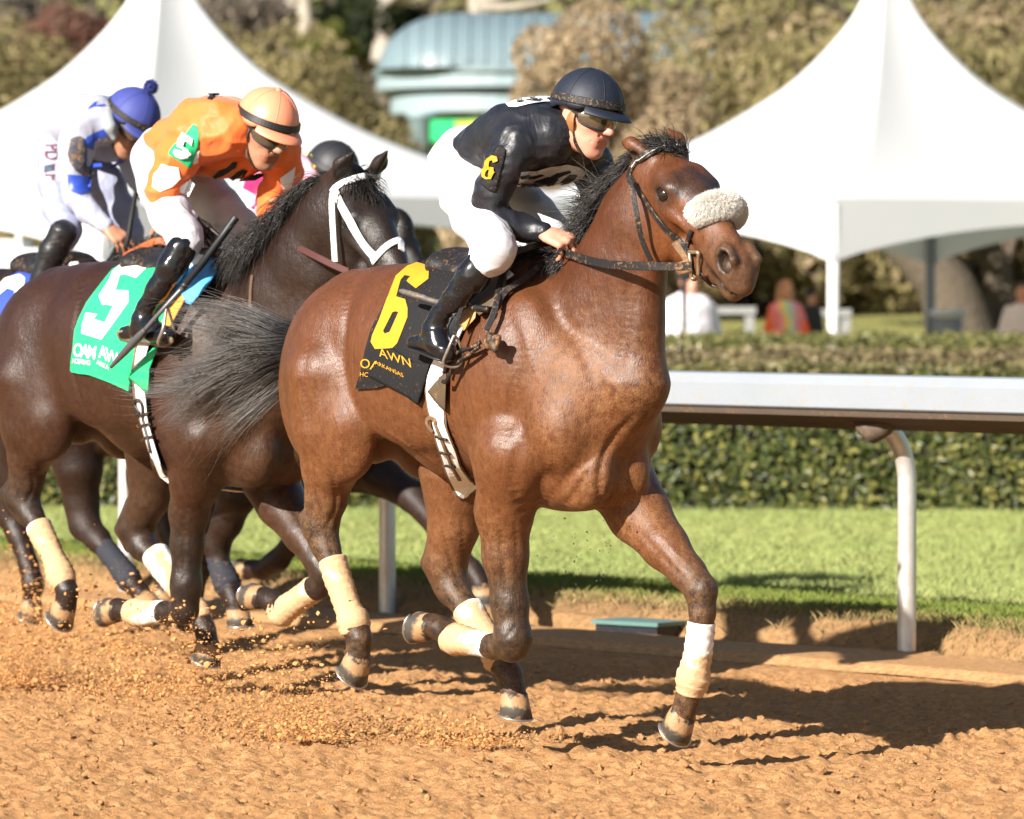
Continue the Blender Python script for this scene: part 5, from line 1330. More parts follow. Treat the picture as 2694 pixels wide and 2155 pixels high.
SC = pl(c2, [(775, 78), (690, 175), (600, 300), (530, 430), (500, 540), (480, 640), (455, 718), (560, 712), (640, 690), (765, 785), (800, 690), (830, 600), (905, 420), (1000, 260), (1100, 110), (1040, 72), (960, 62), (860, 70)])
cloth6 = decal(skin6, SC, BLACKC, 'saddle_cloth', sd6, .014, 8, (), .008)
decal(skin6, pl(c2, [(527, 652), (590, 560), (640, 520), (745, 590), (828, 600), (800, 690), (768, 790), (690, 735), (600, 690)]), BLACKC, 'folded_flap', cloth6, .024, 8, (), .006)
SIX = [(648, 178), (700, 132), (745, 115), (800, 130), (813, 146), (812, 192), (750, 240), (705, 203), (722, 180), (692, 176), (674, 196), (655, 278), (700, 290), (713, 330), (713, 372), (664, 497), (640, 520), (556, 525), (534, 490), (541, 458), (576, 380), (612, 280)]
decal(skin6, pl(c2, SIX), YELLOW, 'number', cloth6, .0165, 5, [pl(c2, [(655, 345), (669, 350), (627, 443), (603, 451), (595, 438), (640, 350)])])
text_decal(skin6, 'OA', c2(478, 610), (27, 6), (5, -27), YELLOW, 'lettering', cloth6, .017)
text_decal(skin6, 'HC', c2(480, 655), (13, 1), (1, -13), YELLOW, 'lettering', cloth6, .017)
text_decal(skin6, 'AWN', c2(590, 560), (27, 9.5), (-5, -26), YELLOW, 'lettering', cloth6, .027)
text_decal(skin6, 'ARKANSAS', c2(570, 597), (11.8, 5.5), (-3, -12), YELLOW, 'lettering', cloth6, .027)
# girth: white webbing with brown edges, loop and lacing
GL = [(1020, 300), (960, 400), (905, 520), (862, 615), (836, 705), (848, 810), (876, 925), (914, 1045), (954, 1155), (985, 1225)]
strap_on(skin6, pl(c2, GL), 50, TANW, 'girth_backing', sd6, .004, .011, 8, True)
gw = strap_on(skin6, pl(c2, [(x + 4, y) for x, y in GL]), 41, WHITEW, 'girth', sd6, .004, .0155, 8, True)
decal(skin6, pl(c2, [(820, 728), (880, 660), (915, 640), (908, 822), (870, 790)]), SADDLEB, 'billet_flap', sd6, .024, 8, (), .004)
strap_on(skin6, pl(c2, [(838, 915), (815, 880), (820, 856), (845, 855), (866, 900), (890, 970), (920, 1050), (958, 1140)]), 8, TANW, 'girth_loop', gw, .005, .021, 8)
for a, b in (((850, 938), (915, 950)), ((872, 1008), (932, 1018)), ((898, 1072), (950, 1078))): strap_on(skin6, pl(c2, [a, ((a[0] + b[0]) / 2, (a[1] + b[1]) / 2), b]), 6, MAT['black_leather'], 'lace', gw, .006, .021, 4)
# saddle tree, flaps, towel
decal(skin6, pl(c2, [(905, 520), (960, 395), (1010, 300), (1095, 195), (1195, 140), (1230, 175), (1120, 250), (1040, 330), (985, 440), (930, 560)]), WHITEW, 'saddle_towel', sd6, .022, 8, (), .008)
decal(skin6, pl(c2, [(1060, 175), (1130, 115), (1205, 120), (1225, 150), (1140, 180), (1085, 215)]), YELLOW, 'towel_trim', sd6, .031, 8, (), .003)
decal(skin6, pl(c2, [(1010, 330), (1070, 325), (1062, 385), (1008, 445), (990, 400)]), TANL, 'flap_lining', sd6, .032, 8, (), .004)
decal(skin6, pl(c2, [(1010, 275), (1100, 200), (1200, 150), (1205, 250), (1150, 330), (1085, 375), (1052, 340)]), SADDLEB, 'saddle_flap', sd6, .038, 8, (), .006)
decal(skin6, pl(c2, [(1104, 222), (1122, 214), (1138, 226), (1130, 246), (1112, 244)]), MAT['black_rubber'], 'flap_hole', sd6, .040, 6)
b = Body(F6); b.chain([(965, 560, 0, 40), (1010, 572, 0, 34), (1060, 566, 0, 38), (1092, 550, 0, 30)], k=.03, ax=[0, 1, 0], f=2.2); sv, sq = surface(b.P, .008, 2); mesh_np('saddle_seat', sv, sq, MAT['black_leather'], sd6)
free_strap(F6, [(985, 610, -.33), (968, 660, -.36), (955, 715, -.37)], 9, MAT['black_leather'], 'stirrup_leather', sd6)
free_tube(F6, [(955, 708, -.40), (944, 735, -.41), (934, 766, -.40), (962, 772, -.35), (975, 748, -.34), (962, 712, -.37), (955, 708, -.40)], 3.2, MAT['steel'], 'stirrup_iron', sd6)
# bridle and reins
BL = MAT['black_leather']; br6 = thing_at(F6, 'bridle', 'muddy black leather bridle with white sheepskin noseband on the bay head', 'bridle', 'bridles on the race horses')
W6 = lambda v: O6 + (np.asarray(v, float) * hs6) @ E6
bb = strap_on(skin6, pl(c1, [(1262, 835), (1275, 790), (1310, 738), (1360, 700), (1420, 672), (1480, 654), (1540, 645), (1596, 655)]), 17, BL, 'browband', br6, .007, .002, 8)
P = [skin6.hit(*c1(x, y), .011) for x, y in spline(np.array([(1290, 775), (1330, 728), (1380, 695), (1440, 668), (1500, 652), (1560, 648)], float), 9)]
mb = MB()
for p in P:
    if p is not None: mb.loft([p[0] - p[1] * .004, p[0], p[0] + p[1] * .003], [.0035, .0045, .001], None, 6)
mb.build('browband_studs', MAT['steel'], bb)
strap_on(skin6, pl(c1, [(1262, 815), (1300, 880), (1340, 945), (1385, 1010), (1440, 1090), (1500, 1160), (1570, 1230), (1630, 1290)]), 12, BL, 'cheekpiece', br6, .006, .003, 7)
strap_on(skin6, pl(c1, [(1280, 830), (1320, 900), (1365, 965), (1420, 1040), (1480, 1120), (1540, 1185), (1610, 1250)]), 8, BL, 'noseband_hanger', br6, .006, .008, 7)
free_strap(F6, [(*c1(1258, 835), -.115), (*c1(1284, 930), -.13), (*c1(1308, 1060), -.135), (*c1(1335, 1200), -.12), (*c1(1392, 1335), -.09)], 11, BL, 'throat_latch', br6)
strap_on(skin6, pl(c1, [(1642, 1150), (1628, 1190), (1612, 1235), (1600, 1290)]), 11, BL, 'noseband_strap', br6, .006, .006, 6)
strap_on(skin6, pl(c1, [(1530, 1215), (1560, 1250), (1600, 1300), (1640, 1390)]), 15, dusty('muddy_strap', (.16, .10, .055), .7, .3, 1.0, 60), 'muddy_cheek_end', br6, .007, .006, 6)
bit = [skin6.hit(*c1(x, y), .014)[0] for x, y in [(1640, 1278), (1668, 1270), (1695, 1278), (1696, 1340), (1692, 1410), (1672, 1425), (1650, 1410), (1645, 1340), (1640, 1278)]]
MB().loft(spline(np.array(bit), 6), .0065, None, 8).build('bit_ring', BRASS, br6)
strap_on(skin6, pl(c1, [(1560, 1362), (1600, 1362), (1650, 1352)]), 26, dusty('muddy_buckle_leather', (.24, .14, .07), .6, .3, 1.0, 50), 'rein_buckle', br6, .010, .014, 6)
strap_on(skin6, pl(c1, [(1690, 1400), (1720, 1440), (1760, 1480), (1800, 1510)]), 10, BL, 'chin_strap', br6, .005, .002, 6)
# sheepskin roll over the nose
aa = np.linspace(.38, math.pi - .06, 25); ring = np.array([W6((.312 + .025 * math.sin(q), -.080 * math.cos(q), -.050 + .078 * math.sin(q))) for q in aa])
rad = .040 * np.clip(np.sin(np.linspace(.22, math.pi - .22, 25)), 0, 1) ** .35
FLEECE = NT('sheepskin_fleece', .9, .2); FLEECE.col(FLEECE.mix(FLEECE.noise(14, 3), (.82, .77, .68), (.88, .86, .82))); FLEECE.bump(FLEECE.noise(200, 3), .002)
sk_ = MB().loft(ring, rad, None, 20, up=E6[0]).build('sheepskin_noseband', FLEECE.m, br6)
sv = np.array([v.co for v in sk_.data.vertices]); rg = np.random.default_rng(4); T, A, B = frames(ring, E6[0]); n = 42000
i = rg.integers(0, 24, n); f = rg.random((n, 1)); c = ring[i] * (1 - f) + ring[i + 1] * f; th = rg.uniform(0, 2 * math.pi, (n, 1)); d = A[i] * np.cos(th) + B[i] * np.sin(th)
strands('fleece_tufts', c + d * (rad[i][:, None] * .96), d + np.array([.0, 0, -.25]), (.020 * rg.uniform(.7, 1.3, n)), FLEECE.m, sk_, 4, .0008, .25, .0, 3, 6, None, .34)
free_strap(F6, [(*c1(1640, 1362), -.135), (*c1(1500, 1366), -.15), (*c1(1350, 1364), -.165), (*c1(1220, 1358), -.165), (*c1(1120, 1350), -.155), (*c1(1000, 1325), -.13), (*c1(900, 1290), -.10), (*c1(862, 1268), -.085)], 18, BL, 'rein', br6, .006)
def drape(L, wmiss, off, wid, name, mat, t=.005):
    P = []
    for x, y in spline(np.array(L, float), 8):
        h = skin6.hit(x, y, off); P.append(h[0] if h is not None else F6.px(x, y, wmiss))
    P = smooth_rows(P, 8); N = np.repeat(nrm(F6.loc(CAMV) - P[0])[None], len(P), 0); V, F = ribbon(P, N, wid / 590., t); return mesh_np(name, V, F, mat, br6, smooth=False)
drape([c1(862, 1270), c1(790, 1285), c1(690, 1310), c1(600, 1350), c1(555, 1440), c2(1190, 200), c2(1180, 290), c2(1150, 390), c2(1125, 445)], -.12, .045, 13, 'rein_end', BL)
drape([c1(905, 1300), c1(800, 1350), c1(700, 1430), c1(620, 1500), c2(1205, 262), c2(1160, 330)], -.10, .03, 13, 'rein_end', BL)
K = F6.px(*c2(1112, 470), skin6.hit(*c2(1112, 480), .05)[0][1])[1]; b = Body(F6); b.c(c2(1112, 470) + (K,), 13, c2(1122, 500) + (K,), 14, .01); b.c(c2(1088, 490) + (K - .01,), 8, c2(1142, 470) + (K - .01,), 9, .005); b.c(c2(1100, 452) + (K - .015,), 7, c2(1130, 524) + (K - .015,), 8, .005); b.c(c2(1092, 508) + (K - .01,), 7, c2(1140, 495) + (K - .01,), 7, .005)
sv, sq = surface(b.P, .005, 1); mesh_np('rein_knot', sv, sq, dusty('muddy_black_leather', (.03, .022, .016), .6, .4, 1.2, 60), br6)
for L in ([(1100, 500), (1060, 522), (1000, 545), (955, 580), (930, 640)], [(1095, 520), (1040, 560), (985, 600), (960, 650), (945, 682), (925, 678)]):
    MB().loft(smooth_rows([skin6.hit(*q, .045)[0] for q in spline(np.array(pl(c2, L)), 6)], 3), .0075, None, 8).build('rein_tail', BL, br6)
# riding crop tucked behind the boot
cr = thing_at(F6, 'riding_crop', 'thin grey riding crop crossing behind the boot of the black jockey', 'whip')
free_tube(F6, [(842, 612, -.36, 3.5), (852, 615, -.36, 6), (885, 625, -.35, 6.5), (920, 636, -.325, 6), (1000, 648, -.31, 5)], 6, dusty('grey_crop_leather', (.10, .09, .08), .5, .4, .8, 60), 'shaft', cr)
free_tube(F6, [(1000, 648, -.31, 6.5), (1030, 652, -.305, 7)], 6.5, MAT['black_leather'], 'grip', cr)
# mane, forelock, tail
mane_hair(F6, skin6, [(1345, 322, 0), (1305, 392, 0), (1268, 462, 0), (1238, 525, 0)], 4600, [.09, .12, .14, .12], .9, horse6, MAT['mane'], 31, .0010, .35, .012, .12, .26, 'mane', .10, -.22)
mane_hair(F6, skin6, [(1300, 400, 0), (1262, 470, 0)], 260, [.18, .20], 1.0, horse6, MAT['mane'], 33, .0014, .05, .012, .22, .25, 'mane_wisps', .12, -.12)
mane_hair(F6, skin6, [(1225, 552, 0), (1195, 585, 0), (1150, 575, 0), (1110, 562, 0)], 2600, [.10, .15, .15, .12], .7, horse6, MAT['mane'], 32, .0010, .55, .02, .05, .32, 'mane', .10, -.60)
fl = np.array([W6((.005 + .05 * q, .03 * math.sin(q * 9), .012)) for q in np.linspace(-.9, .35, 14)])
rg = np.random.default_rng(8); n = 700; r0 = fl[rg.integers(0, 14, n)] + rg.normal(0, .018, (n, 3)) * [1, 1, .3]
strands('forelock', r0, np.tile([-.65, -.25, .40], (n, 1)), rg.uniform(.03, .10, n), MAT['mane'], horse6, 8, .0014, .35, .10, 3, 9, None, .38)
flowing('tail', (-.86, 0, 1.43), 6500, 60, (.48, .98), MAT['tail'], horse6, 13, .00095, (-1, -.03, -.15), (.085, .11), .07)
b = Body(F6); b.P = [cap((-.80, 0, 1.48), (-.95, 0, 1.42), .045, .03, .03), cap((-.95, 0, 1.42), (-1.08, 0, 1.39), .03, .012, .03)]; sv, sq = surface(b.P, .01, 2); mesh_np('tail_dock', sv, sq, MAT['mane'], horse6)
# numbers and marks on the rider
ab = decal(J6['jskin'], [(1046, 309), (1056, 306), (1066, 316), (1060, 345), (1043, 405), (1030, 402), (1013, 388), (1022, 360)], BLACKC, 'arm_number', J6['root'], .006, 6, (), .006)
decal(J6['jskin'], pl(c1, [(452, 700), (475, 705), (480, 738), (462, 745), (455, 728), (442, 735), (436, 762), (458, 770), (462, 800), (445, 845), (410, 850), (393, 835), (400, 790), (425, 720)]), YELLOW, 'number', ab, .0135, 4, [pl(c1, [(430, 785), (440, 790), (428, 825), (416, 828), (412, 818)])])
decal(J6['jskin'], pl(c1, [(610, 800), (700, 790), (790, 765), (880, 752), (960, 765), (1000, 800), (985, 832), (900, 862), (800, 885), (680, 893), (585, 882), (600, 850)]), flat('grey_white_satin', (.55, .53, .53), .45), 'chest_emblem', J6['jersey'], .005, 7)
for L in ([(600, 820), (680, 818), (740, 805), (760, 815), (700, 832), (610, 838)], [(590, 860), (680, 862), (760, 838), (830, 800), (900, 785), (910, 800), (850, 822), (780, 862), (690, 884), (600, 880)], [(690, 850), (780, 820), (790, 828), (700, 868)], [(830, 870), (900, 810), (945, 812), (930, 838), (880, 862)], [(760, 872), (830, 830), (842, 836), (790, 880)]):
    decal(J6['jskin'], pl(c1, L), BLACKSILK, 'emblem_mark', J6['jersey'], .008, 6)
decal(J6['jskin'], pl(c1, [(522, 398), (560, 375), (620, 358), (720, 348), (832, 347), (832, 384), (740, 388), (660, 400), (590, 418), (545, 418)]), WHITEP, 'back_emblem', J6['jersey'], .005, 7)
for L in ([(560, 378), (640, 368), (655, 355), (700, 352), (690, 368), (730, 376), (720, 384), (640, 382), (600, 392)], [(745, 350), (765, 350), (800, 384), (782, 385)]): decal(J6['jskin'], pl(c1, L), BLACKSILK, 'emblem_mark', J6['jersey'], .008, 6)
# ------------------------------------------------------------------ the dark horse number 5 and its rider
F5 = Frame(-1.40, 20.5, HEAD)
PT = 'point'
legs5 = [
 ([(440, 920, -.19, 70), (412, 1010, -.17, 53), (398, 1080, -.15, 40), (394, 1145, -.14, 33, PT), (392, 1230, -.14, 31, PT), (389, 1284, -.14, 31, PT)], dict(k=.035)),
 ([(388, 1288, -.14, 27, PT), (350, 1289, -.14, 23, PT), (320, 1290, -.14, 22, PT), (296, 1291, -.14, 27, PT), (264, 1286, -.14, 21, PT), (248, 1282, -.14, 24, PT)], dict(k=.018)),
 ([(560, 985, .17, 70), (592, 1060, .16, 52), (635, 1125, .15, 38), (672, 1180, .15, 31, 'far'), (690, 1208, .15, 29, PT), (672, 1235, .15, 25, PT), (630, 1262, .15, 21, PT), (594, 1288, .15, 26, PT), (572, 1266, .15, 21, PT), (556, 1257, .15, 23, PT)], dict(k=.025)),
 ([(62, 800, -.19, 80), (66, 900, -.18, 64), (62, 960, -.16, 45), (57, 1005, -.15, 36), (47, 1050, -.15, 35, PT), (66, 1086, -.15, 25, PT), (84, 1112, -.15, 21, PT), (108, 1165, -.15, 21, PT), (128, 1212, -.15, 26, PT), (142, 1245, -.15, 21, PT), (138, 1272, -.15, 24, PT)], dict(k=.025)),
 ([(108, 885, -.21, 44), (85, 950, -.17, 34)], dict(k=.05)),
 ([(38, 1005, -.15, 17), (14, 1040, -.15, 15, PT), (48, 1090, -.15, 15, PT)], dict(k=.02)),
 ([(330, 960, .15, 70), (316, 1045, .15, 43, 'far'), (285, 1112, .15, 38, 'far'), (300, 1150, .15, 29, PT), (338, 1185, .15, 23, PT), (385, 1250, .15, 22, PT), (416, 1294, .15, 25, PT), (432, 1325, .15, 20, PT), (436, 1350, .15, 24, PT)], dict(k=.025)),
 ([(280, 1060, .15, 18, 'far'), (256, 1115, .15, 14, PT), (275, 1150, .15, 16, PT)], dict(k=.02)),
]
neck5 = [
 ([(505, 735, 0, 150), (585, 640, 0, 122), (640, 550, 0, 100), (690, 462, 0, 82), (730, 400, 0, 62)], dict(k=.06, ax=LAT, f=.62)),
 ([(640, 780, .0, 84), (652, 690, .0, 58), (672, 600, .0, 50)], dict(k=.08, ax=LAT, f=.8)),
]
horse5, skin5, E5, O5, hs5 = make_horse(F5, 'racehorse', 'dark brown racehorse with white bridle and green number 5 saddlecloth', legs5, neck5,
    dict(poll=(750, 378, .02), tip=(884, 622, -.05), roll=4, near='up', far='up'), PAL_DARK, MAT['coat_dark'],
    [((251, 1282), (212, 1292), (232, 1252), -.14), ((553, 1256), (520, 1262), (545, 1226), .15), ((138, 1266), (130, 1330), (92, 1282), -.15), ((436, 1346), (446, 1402), (405, 1368), .15)],
    [([(346, 1289, -.14, 23), (320, 1290, -.14, 25), (305, 1291, -.14, 28), (292, 1291, -.14, 30), (274, 1288, -.14, 25)], 'wrap'),
     ([(662, 1240, .15, 28), (630, 1262, .15, 26), (605, 1281, .15, 28), (592, 1290, .15, 29), (582, 1276, .15, 24)], 'wrap_sandy'),
     ([(80, 1106, -.15, 27), (95, 1138, -.15, 26), (112, 1172, -.15, 24), (128, 1212, -.15, 30), (138, 1234, -.15, 24)], 'wrap_sandy'),
     ([(326, 1166, .15, 30), (350, 1202, .15, 28), (385, 1250, .15, 25), (416, 1294, .15, 29), (424, 1310, .15, 24)], 'wrap')], h=.0085, ts=1.04, dz=-.05,
    grooves=[([(176, 590), (160, 680), (150, 760), (165, 830), (190, 890)], .010, .020), ([(440, 640), (465, 740), (455, 850), (435, 940)], .009, .026), ([(60, 960), (70, 1020), (55, 1060)], .005, .009), ([(600, 1050), (640, 1105), (672, 1150)], .005, .010), ([(390, 1060), (388, 1150), (386, 1220)], .004, .010), ([(250, 840), (300, 930), (330, 970)], -.004, .007)])
ORANGE = NT('orange_satin', .5, .22); ORANGE.col(ORANGE.mix(ORANGE.noise(5, 3), (.80, .135, .026), (.86, .20, .045))); ORANGE.bump(ORANGE.noise(5.5, 3, .5, ORANGE.coord((1, 1, .55), (.5, .4, .3)), 1.0), .018); ORANGE.b.inputs['Sheen Weight'].default_value = .2; ORANGE = ORANGE.m
PEACH = NT('orange_cap_satin', .38, .5); PEACH.col(PEACH.mix(PEACH.noise(5, 3), (.80, .25, .13), (.84, .31, .18))); PEACH = PEACH.m
WSILK = dusty('white_satin', (.80, .79, .80), .4, .4, .2, 30, None); LILAC = dusty('white_breeches_dusty', (.56, .54, .57), .5, .3, .22, 30, (120, .0006), dirt=(.36, .18, .11), coarse=4, wrinkle=(6, .020))
S5 = dict(seat=(338, 560, 0), head=(556, 276, .02), look=(50, 27, -5), neck=(528, 292, .01), hs=1.08, skin='skin_tan', skincol=(.36, .175, .105), capmat=PEACH, bandmat=MAT['black_rubber'], button='cap', gogmat=MAT['black_rubber'], padmat=MAT['black_rubber'], jersey=ORANGE, breeches=LILAC, bootmat=BOOT, famp=.016, ffq=(7, 7, 9), solemat=dusty('sandy_sole', (.20, .17, .12), .8, .2, .8, 40), soleup=np.array([0, .75, .45]),
  torso=[[(350, 302, -.09, 46), (415, 276, -.10, 60), (460, 272, -.09, 60), (496, 278, -.06, 52)], [(362, 305, .08, 48), (448, 282, .09, 60), (525, 290, .10, 60), (568, 308, .1, 50)], [(470, 252, 0, 46), (510, 256, .02, 42)], [(420, 330, 0, 42), (500, 335, .05, 42)]],
  arms=[[(400, 290, -.17, 48), (372, 335, -.20, 43), (350, 380, -.22, 37), (341, 412, -.22, 30), (362, 440, -.19, 28), (388, 462, -.17, 23)], [(588, 318, .16, 46), (598, 360, .19, 38), (580, 415, .21, 33), (575, 450, .18, 27), (580, 486, .12, 22)]],
  hips=[[(345, 315, -.07, 52), (328, 335, -.09, 46), (335, 365, -.10, 50)], [(350, 318, .07, 52), (345, 340, .08, 46), (365, 365, .10, 50)]],
  legs=[[(333, 350, -.12, 50), (342, 400, -.16, 48), (360, 450, -.20, 43), (385, 492, -.26, 36), (390, 508, -.28, 33), (382, 528, -.30, 28)], [(365, 350, .10, 50), (425, 400, .15, 46), (470, 445, .18, 42), (508, 482, .22, 36), (512, 500, .23, 34), (498, 525, .22, 30)]],
  boots=[[(384, 522, -.30, 32), (362, 565, -.33, 31), (332, 612, -.355, 26), (308, 652, -.365, 21), (300, 676, -.37, 23), (325, 700, -.375, 22), (352, 706, -.375, 17), (295, 695, -.37, 19), (262, 702, -.37, 14)], [(498, 525, .22, 30), (465, 575, .23, 28), (430, 630, .25, 22), (440, 680, .26, 22), (455, 690, .26, 18)]],
  soles=[((250, 708, -.38), (364, 716, -.385)), None],
  hands=[dict(w=(391, 462, -.165), to=(438, 500, -.15), up=(.3, -.6, .75), g=1, curl=(30, 40, 30), s=1.08, spread=4, thumb=18), dict(w=(581, 487, .115), to=(588, 515, .05), up=(.4, -.4, .6), g=-1, curl=(50, 55, 30))])
J5 = make_jockey(F5, 'jockey in orange jersey and peach cap leaning over the dark number 5 horse', S5)
r5 = J5['root']
def c3(x, y): return (.4269 * x, 120 + .4269 * y)
b = Body(F5); b.P = hand_prims(F5.px(391, 462, -.165), F5.px(438, 500, -.15) - F5.px(391, 462, -.165), np.array([.3, -.6, .75]), 1, (12, 0, 0), 1.12, 4, 18)
b.P = [p for i, p in enumerate(b.P) if i < 4 or p.ra > .0088] + [cap(F5.px(383, 455, -.168), F5.px(398, 468, -.162), .030, .031, .01)]
gl, _ = cloth('glove', b.P, .005, dusty('black_glove_leather', (.014, .013, .012), .5, .4, .6, 60), r5, F5, .001)
collar = Body(F5); collar.chain([(514, 258, .0, 36), (524, 280, .01, 36), (532, 302, .03, 33)], k=.03); cloth('collar', collar.P, .007, WSILK, r5, F5, .004)
cuff = Body(F5); cuff.c((372, 448, -.18), 30, (392, 464, -.168), 27, .01); cloth('cuff', cuff.P, .006, WSILK, r5, F5, .003)
for poly in ([(800, 530), (880, 545), (890, 600), (850, 640), (790, 665), (752, 640), (760, 580)], [(885, 640), (935, 600), (960, 630), (930, 690), (885, 665)], [(1380, 600), (1455, 540), (1448, 600), (1420, 690), (1395, 650)], [(940, 480), (985, 460), (975, 520), (950, 530)]):
    decal(J5['jskin'], pl(c3, poly), WSILK, 'white_patch', J5['jersey'], .004, 6)
GREENC = dusty('green_saddle_cloth', (.02, .44, .17), .65, .3, .25, 60, (60, .003), dirt=(.45, .32, .10)); 
ab = decal(J5['jskin'], pl(c3, [(895, 400), (955, 335), (975, 340), (985, 385), (980, 440), (935, 548), (832, 480), (850, 440)]), GREENC, 'arm_number', r5, .006, 6, (), .006)
decal(J5['jskin'], [(.334 * x, .334 * y) for x, y in [(1152, 836), (1228, 880), (1215, 914), (1172, 892), (1160, 916), (1192, 934), (1200, 962), (1178, 988), (1140, 994), (1096, 968), (1102, 944), (1132, 950), (1150, 960), (1164, 946), (1150, 932), (1118, 920), (1132, 880)]], WHITEP, 'number', ab, .0145, 3)
INK = flat('black_embroidery', (.010, .008, .008), .6)
for L in ([(1050, 588), (1080, 560), (1120, 545), (1150, 515), (1170, 515), (1165, 545), (1130, 565), (1095, 585), (1060, 598)], [(1130, 600), (1170, 565), (1200, 550), (1222, 560), (1195, 600), (1240, 580), (1300, 570), (1305, 585), (1260, 610), (1180, 615), (1200, 575), (1150, 612)], [(1025, 180), (1080, 178), (1085, 185), (1060, 200), (1040, 215), (1020, 212), (1035, 195)]):
    decal(J5['jskin'], pl(c3, L), INK, 'embroidery', J5['jersey'], .005, 6)
# whip held in the gloved hand
w5 = thing_at(F5, 'riding_crop', 'long black riding crop slanting from the gloved hand across the orange jockey boot', 'whip')
free_tube(F5, [(497, 458, -.12, 9), (485, 474, -.14, 8.5), (462, 506, -.18, 8), (425, 556, -.26, 8), (385, 606, -.36, 7.5)], 8, MAT['black_rubber'], 'grip', w5)
free_tube(F5, [(385, 606, -.36, 6), (340, 655, -.42, 5), (305, 695, -.45, 5)], 5, dusty('grey_crop_shaft', (.08, .08, .085), .3, .5, .4), 'shaft', w5)
free_tube(F5, [(305, 695, -.45, 6), (290, 712, -.45, 9), (262, 742, -.44, 8), (234, 773, -.42, 4)], 7, dusty('grey_crop_flap', (.07, .07, .075), .5, .4, .4), 'flap', w5)
# saddle set
sd5 = thing_at(F5, 'saddle', 'racing saddle on the dark horse over a green cloth with white number 5', 'saddle', 'racing saddles with numbered cloths')
cl5 = decal(skin5, pl(c3, [(645, 1020), (600, 1040), (560, 1065), (500, 1140), (440, 1220), (405, 1290), (385, 1350), (375, 1440), (360, 1548), (400, 1560), (450, 1565), (480, 1575), (560, 1605), (650, 1645), (672, 1500), (700, 1440), (790, 1290), (860, 1150), (900, 1060), (860, 1015), (760, 1008)]), GREENC, 'saddle_cloth', sd5, .016, 8, (), .008)
def c5(x, y): return (.1949 * x, 384 + .1949 * y)
decal(skin5, pl(c5, [(1335, 915), (1480, 905), (1620, 945), (1490, 1070), (1380, 1030), (1320, 1040), (1270, 1200), (1410, 1205), (1420, 1320), (1300, 1480), (1130, 1705), (920, 1640), (925, 1560), (965, 1425), (1085, 1440), (1050, 1490), (1165, 1530), (1255, 1355), (1180, 1340), (1140, 1345), (1100, 1250), (1210, 1080), (1240, 1000)]), WHITEP, 'number', cl5, .0185, 6)
def c6(x, y): return ((180 + x * .13915) * .8003, (860 + y * .13915) * .8003)
text_decal(skin5, 'OAM', c6(150, 545), (24, 4), (5, -38), WHITEP, 'lettering', cl5, .019, .01, .72)
text_decal(skin5, 'AW', c6(640, 575), (25, 11), (1, -38), WHITEP, 'lettering', cl5, .019, .01, .8)
text_decal(skin5, 'HOSPRING', c6(145, 680), (9.6, 1.2), (1, -14), WHITEP, 'lettering', cl5, .019, .0, .72)
text_decal(skin5, 'ARKA', c6(600, 700), (10, 5), (0, -14), WHITEP, 'lettering', cl5, .019)
GL = [(418, 562), (372, 620), (330, 680), (306, 735), (300, 790), (304, 845), (312, 888), (328, 944), (348, 1000)]
strap_on(skin5, GL, 48, TANW, 'girth_backing', sd5, .004, .020, 8, True); g5 = strap_on(skin5, [(x + 5, y) for x, y in GL], 39, WHITEW, 'girth', sd5, .004, .0245, 8, True)
decal(skin5, pl(c6, [(1730, 380), (1780, 390), (1700, 620), (1630, 800), (1610, 1210), (1560, 1215), (1275, 960), (1280, 890), (1560, 560)]), GREENC, 'cloth_corner', cl5, .030, 7, (), .004)
strap_on(skin5, pl(c6, [(1480, 1600), (1400, 1480), (1370, 1400), (1420, 1350), (1490, 1380), (1530, 1480), (1540, 1580), (1545, 1700), (1590, 1900), (1640, 2100), (1700, 2350)]), 9, MAT['black_leather'], 'girth_loop', g5, .006, .030, 7)
for q in (1640, 1850, 2080): strap_on(skin5, pl(c6, [(1390 + (q - 1640) * .22, q - 40), (1500 + (q - 1640) * .22, q), (1640 + (q - 1640) * .22, q - 10)]), 7, MAT['black_leather'], 'lace', g5, .006, .031, 4)
decal(skin5, [(418, 548), (350, 618), (320, 672), (322, 690), (345, 680), (372, 632), (400, 600), (436, 572), (440, 552)], WHITEW, 'saddle_towel', sd5, .036, 7, (), .008)
decal(skin5, [(392, 620), (404, 632), (372, 690), (357, 706), (348, 700), (352, 688)], flat('orange_flap', (.80, .30, .03), .5), 'saddle_flap', sd5, .040, 7, (), .006)
decal(skin5, [(384, 617), (392, 620), (352, 688), (346, 700), (342, 690), (350, 672)], GREENC, 'flap_edge', sd5, .041, 7, (), .005)
decal(skin5, pl(c3, [(1040, 1030), (1135, 1035), (1150, 1060), (1120, 1085), (1050, 1130), (1010, 1180), (965, 1243), (945, 1232), (930, 1200), (880, 1180), (872, 1160), (940, 1095)]), flat('sky_blue_cloth', (.10, .42, .85), .6, .3, (40, .004), .08, 0, 8), 'blue_towel', sd5, .046, 7, (), .008)
b = Body(F5); b.chain([(318, 556, 0, 36), (360, 566, 0, 30), (405, 560, 0, 34), (432, 546, 0, 26)], k=.03, ax=[0, 1, 0], f=2.2); sv, sq = surface(b.P, .009, 2); mesh_np('saddle_seat', sv, sq, MAT['black_leather'], sd5)
free_tube(F5, [(352, 640, -.40, 3), (344, 690, -.43, 4), (334, 722, -.42, 4.5), (352, 724, -.37, 4), (366, 700, -.36, 3.5), (352, 640, -.40, 3)], 4, MAT['steel'], 'stirrup_iron', sd5)
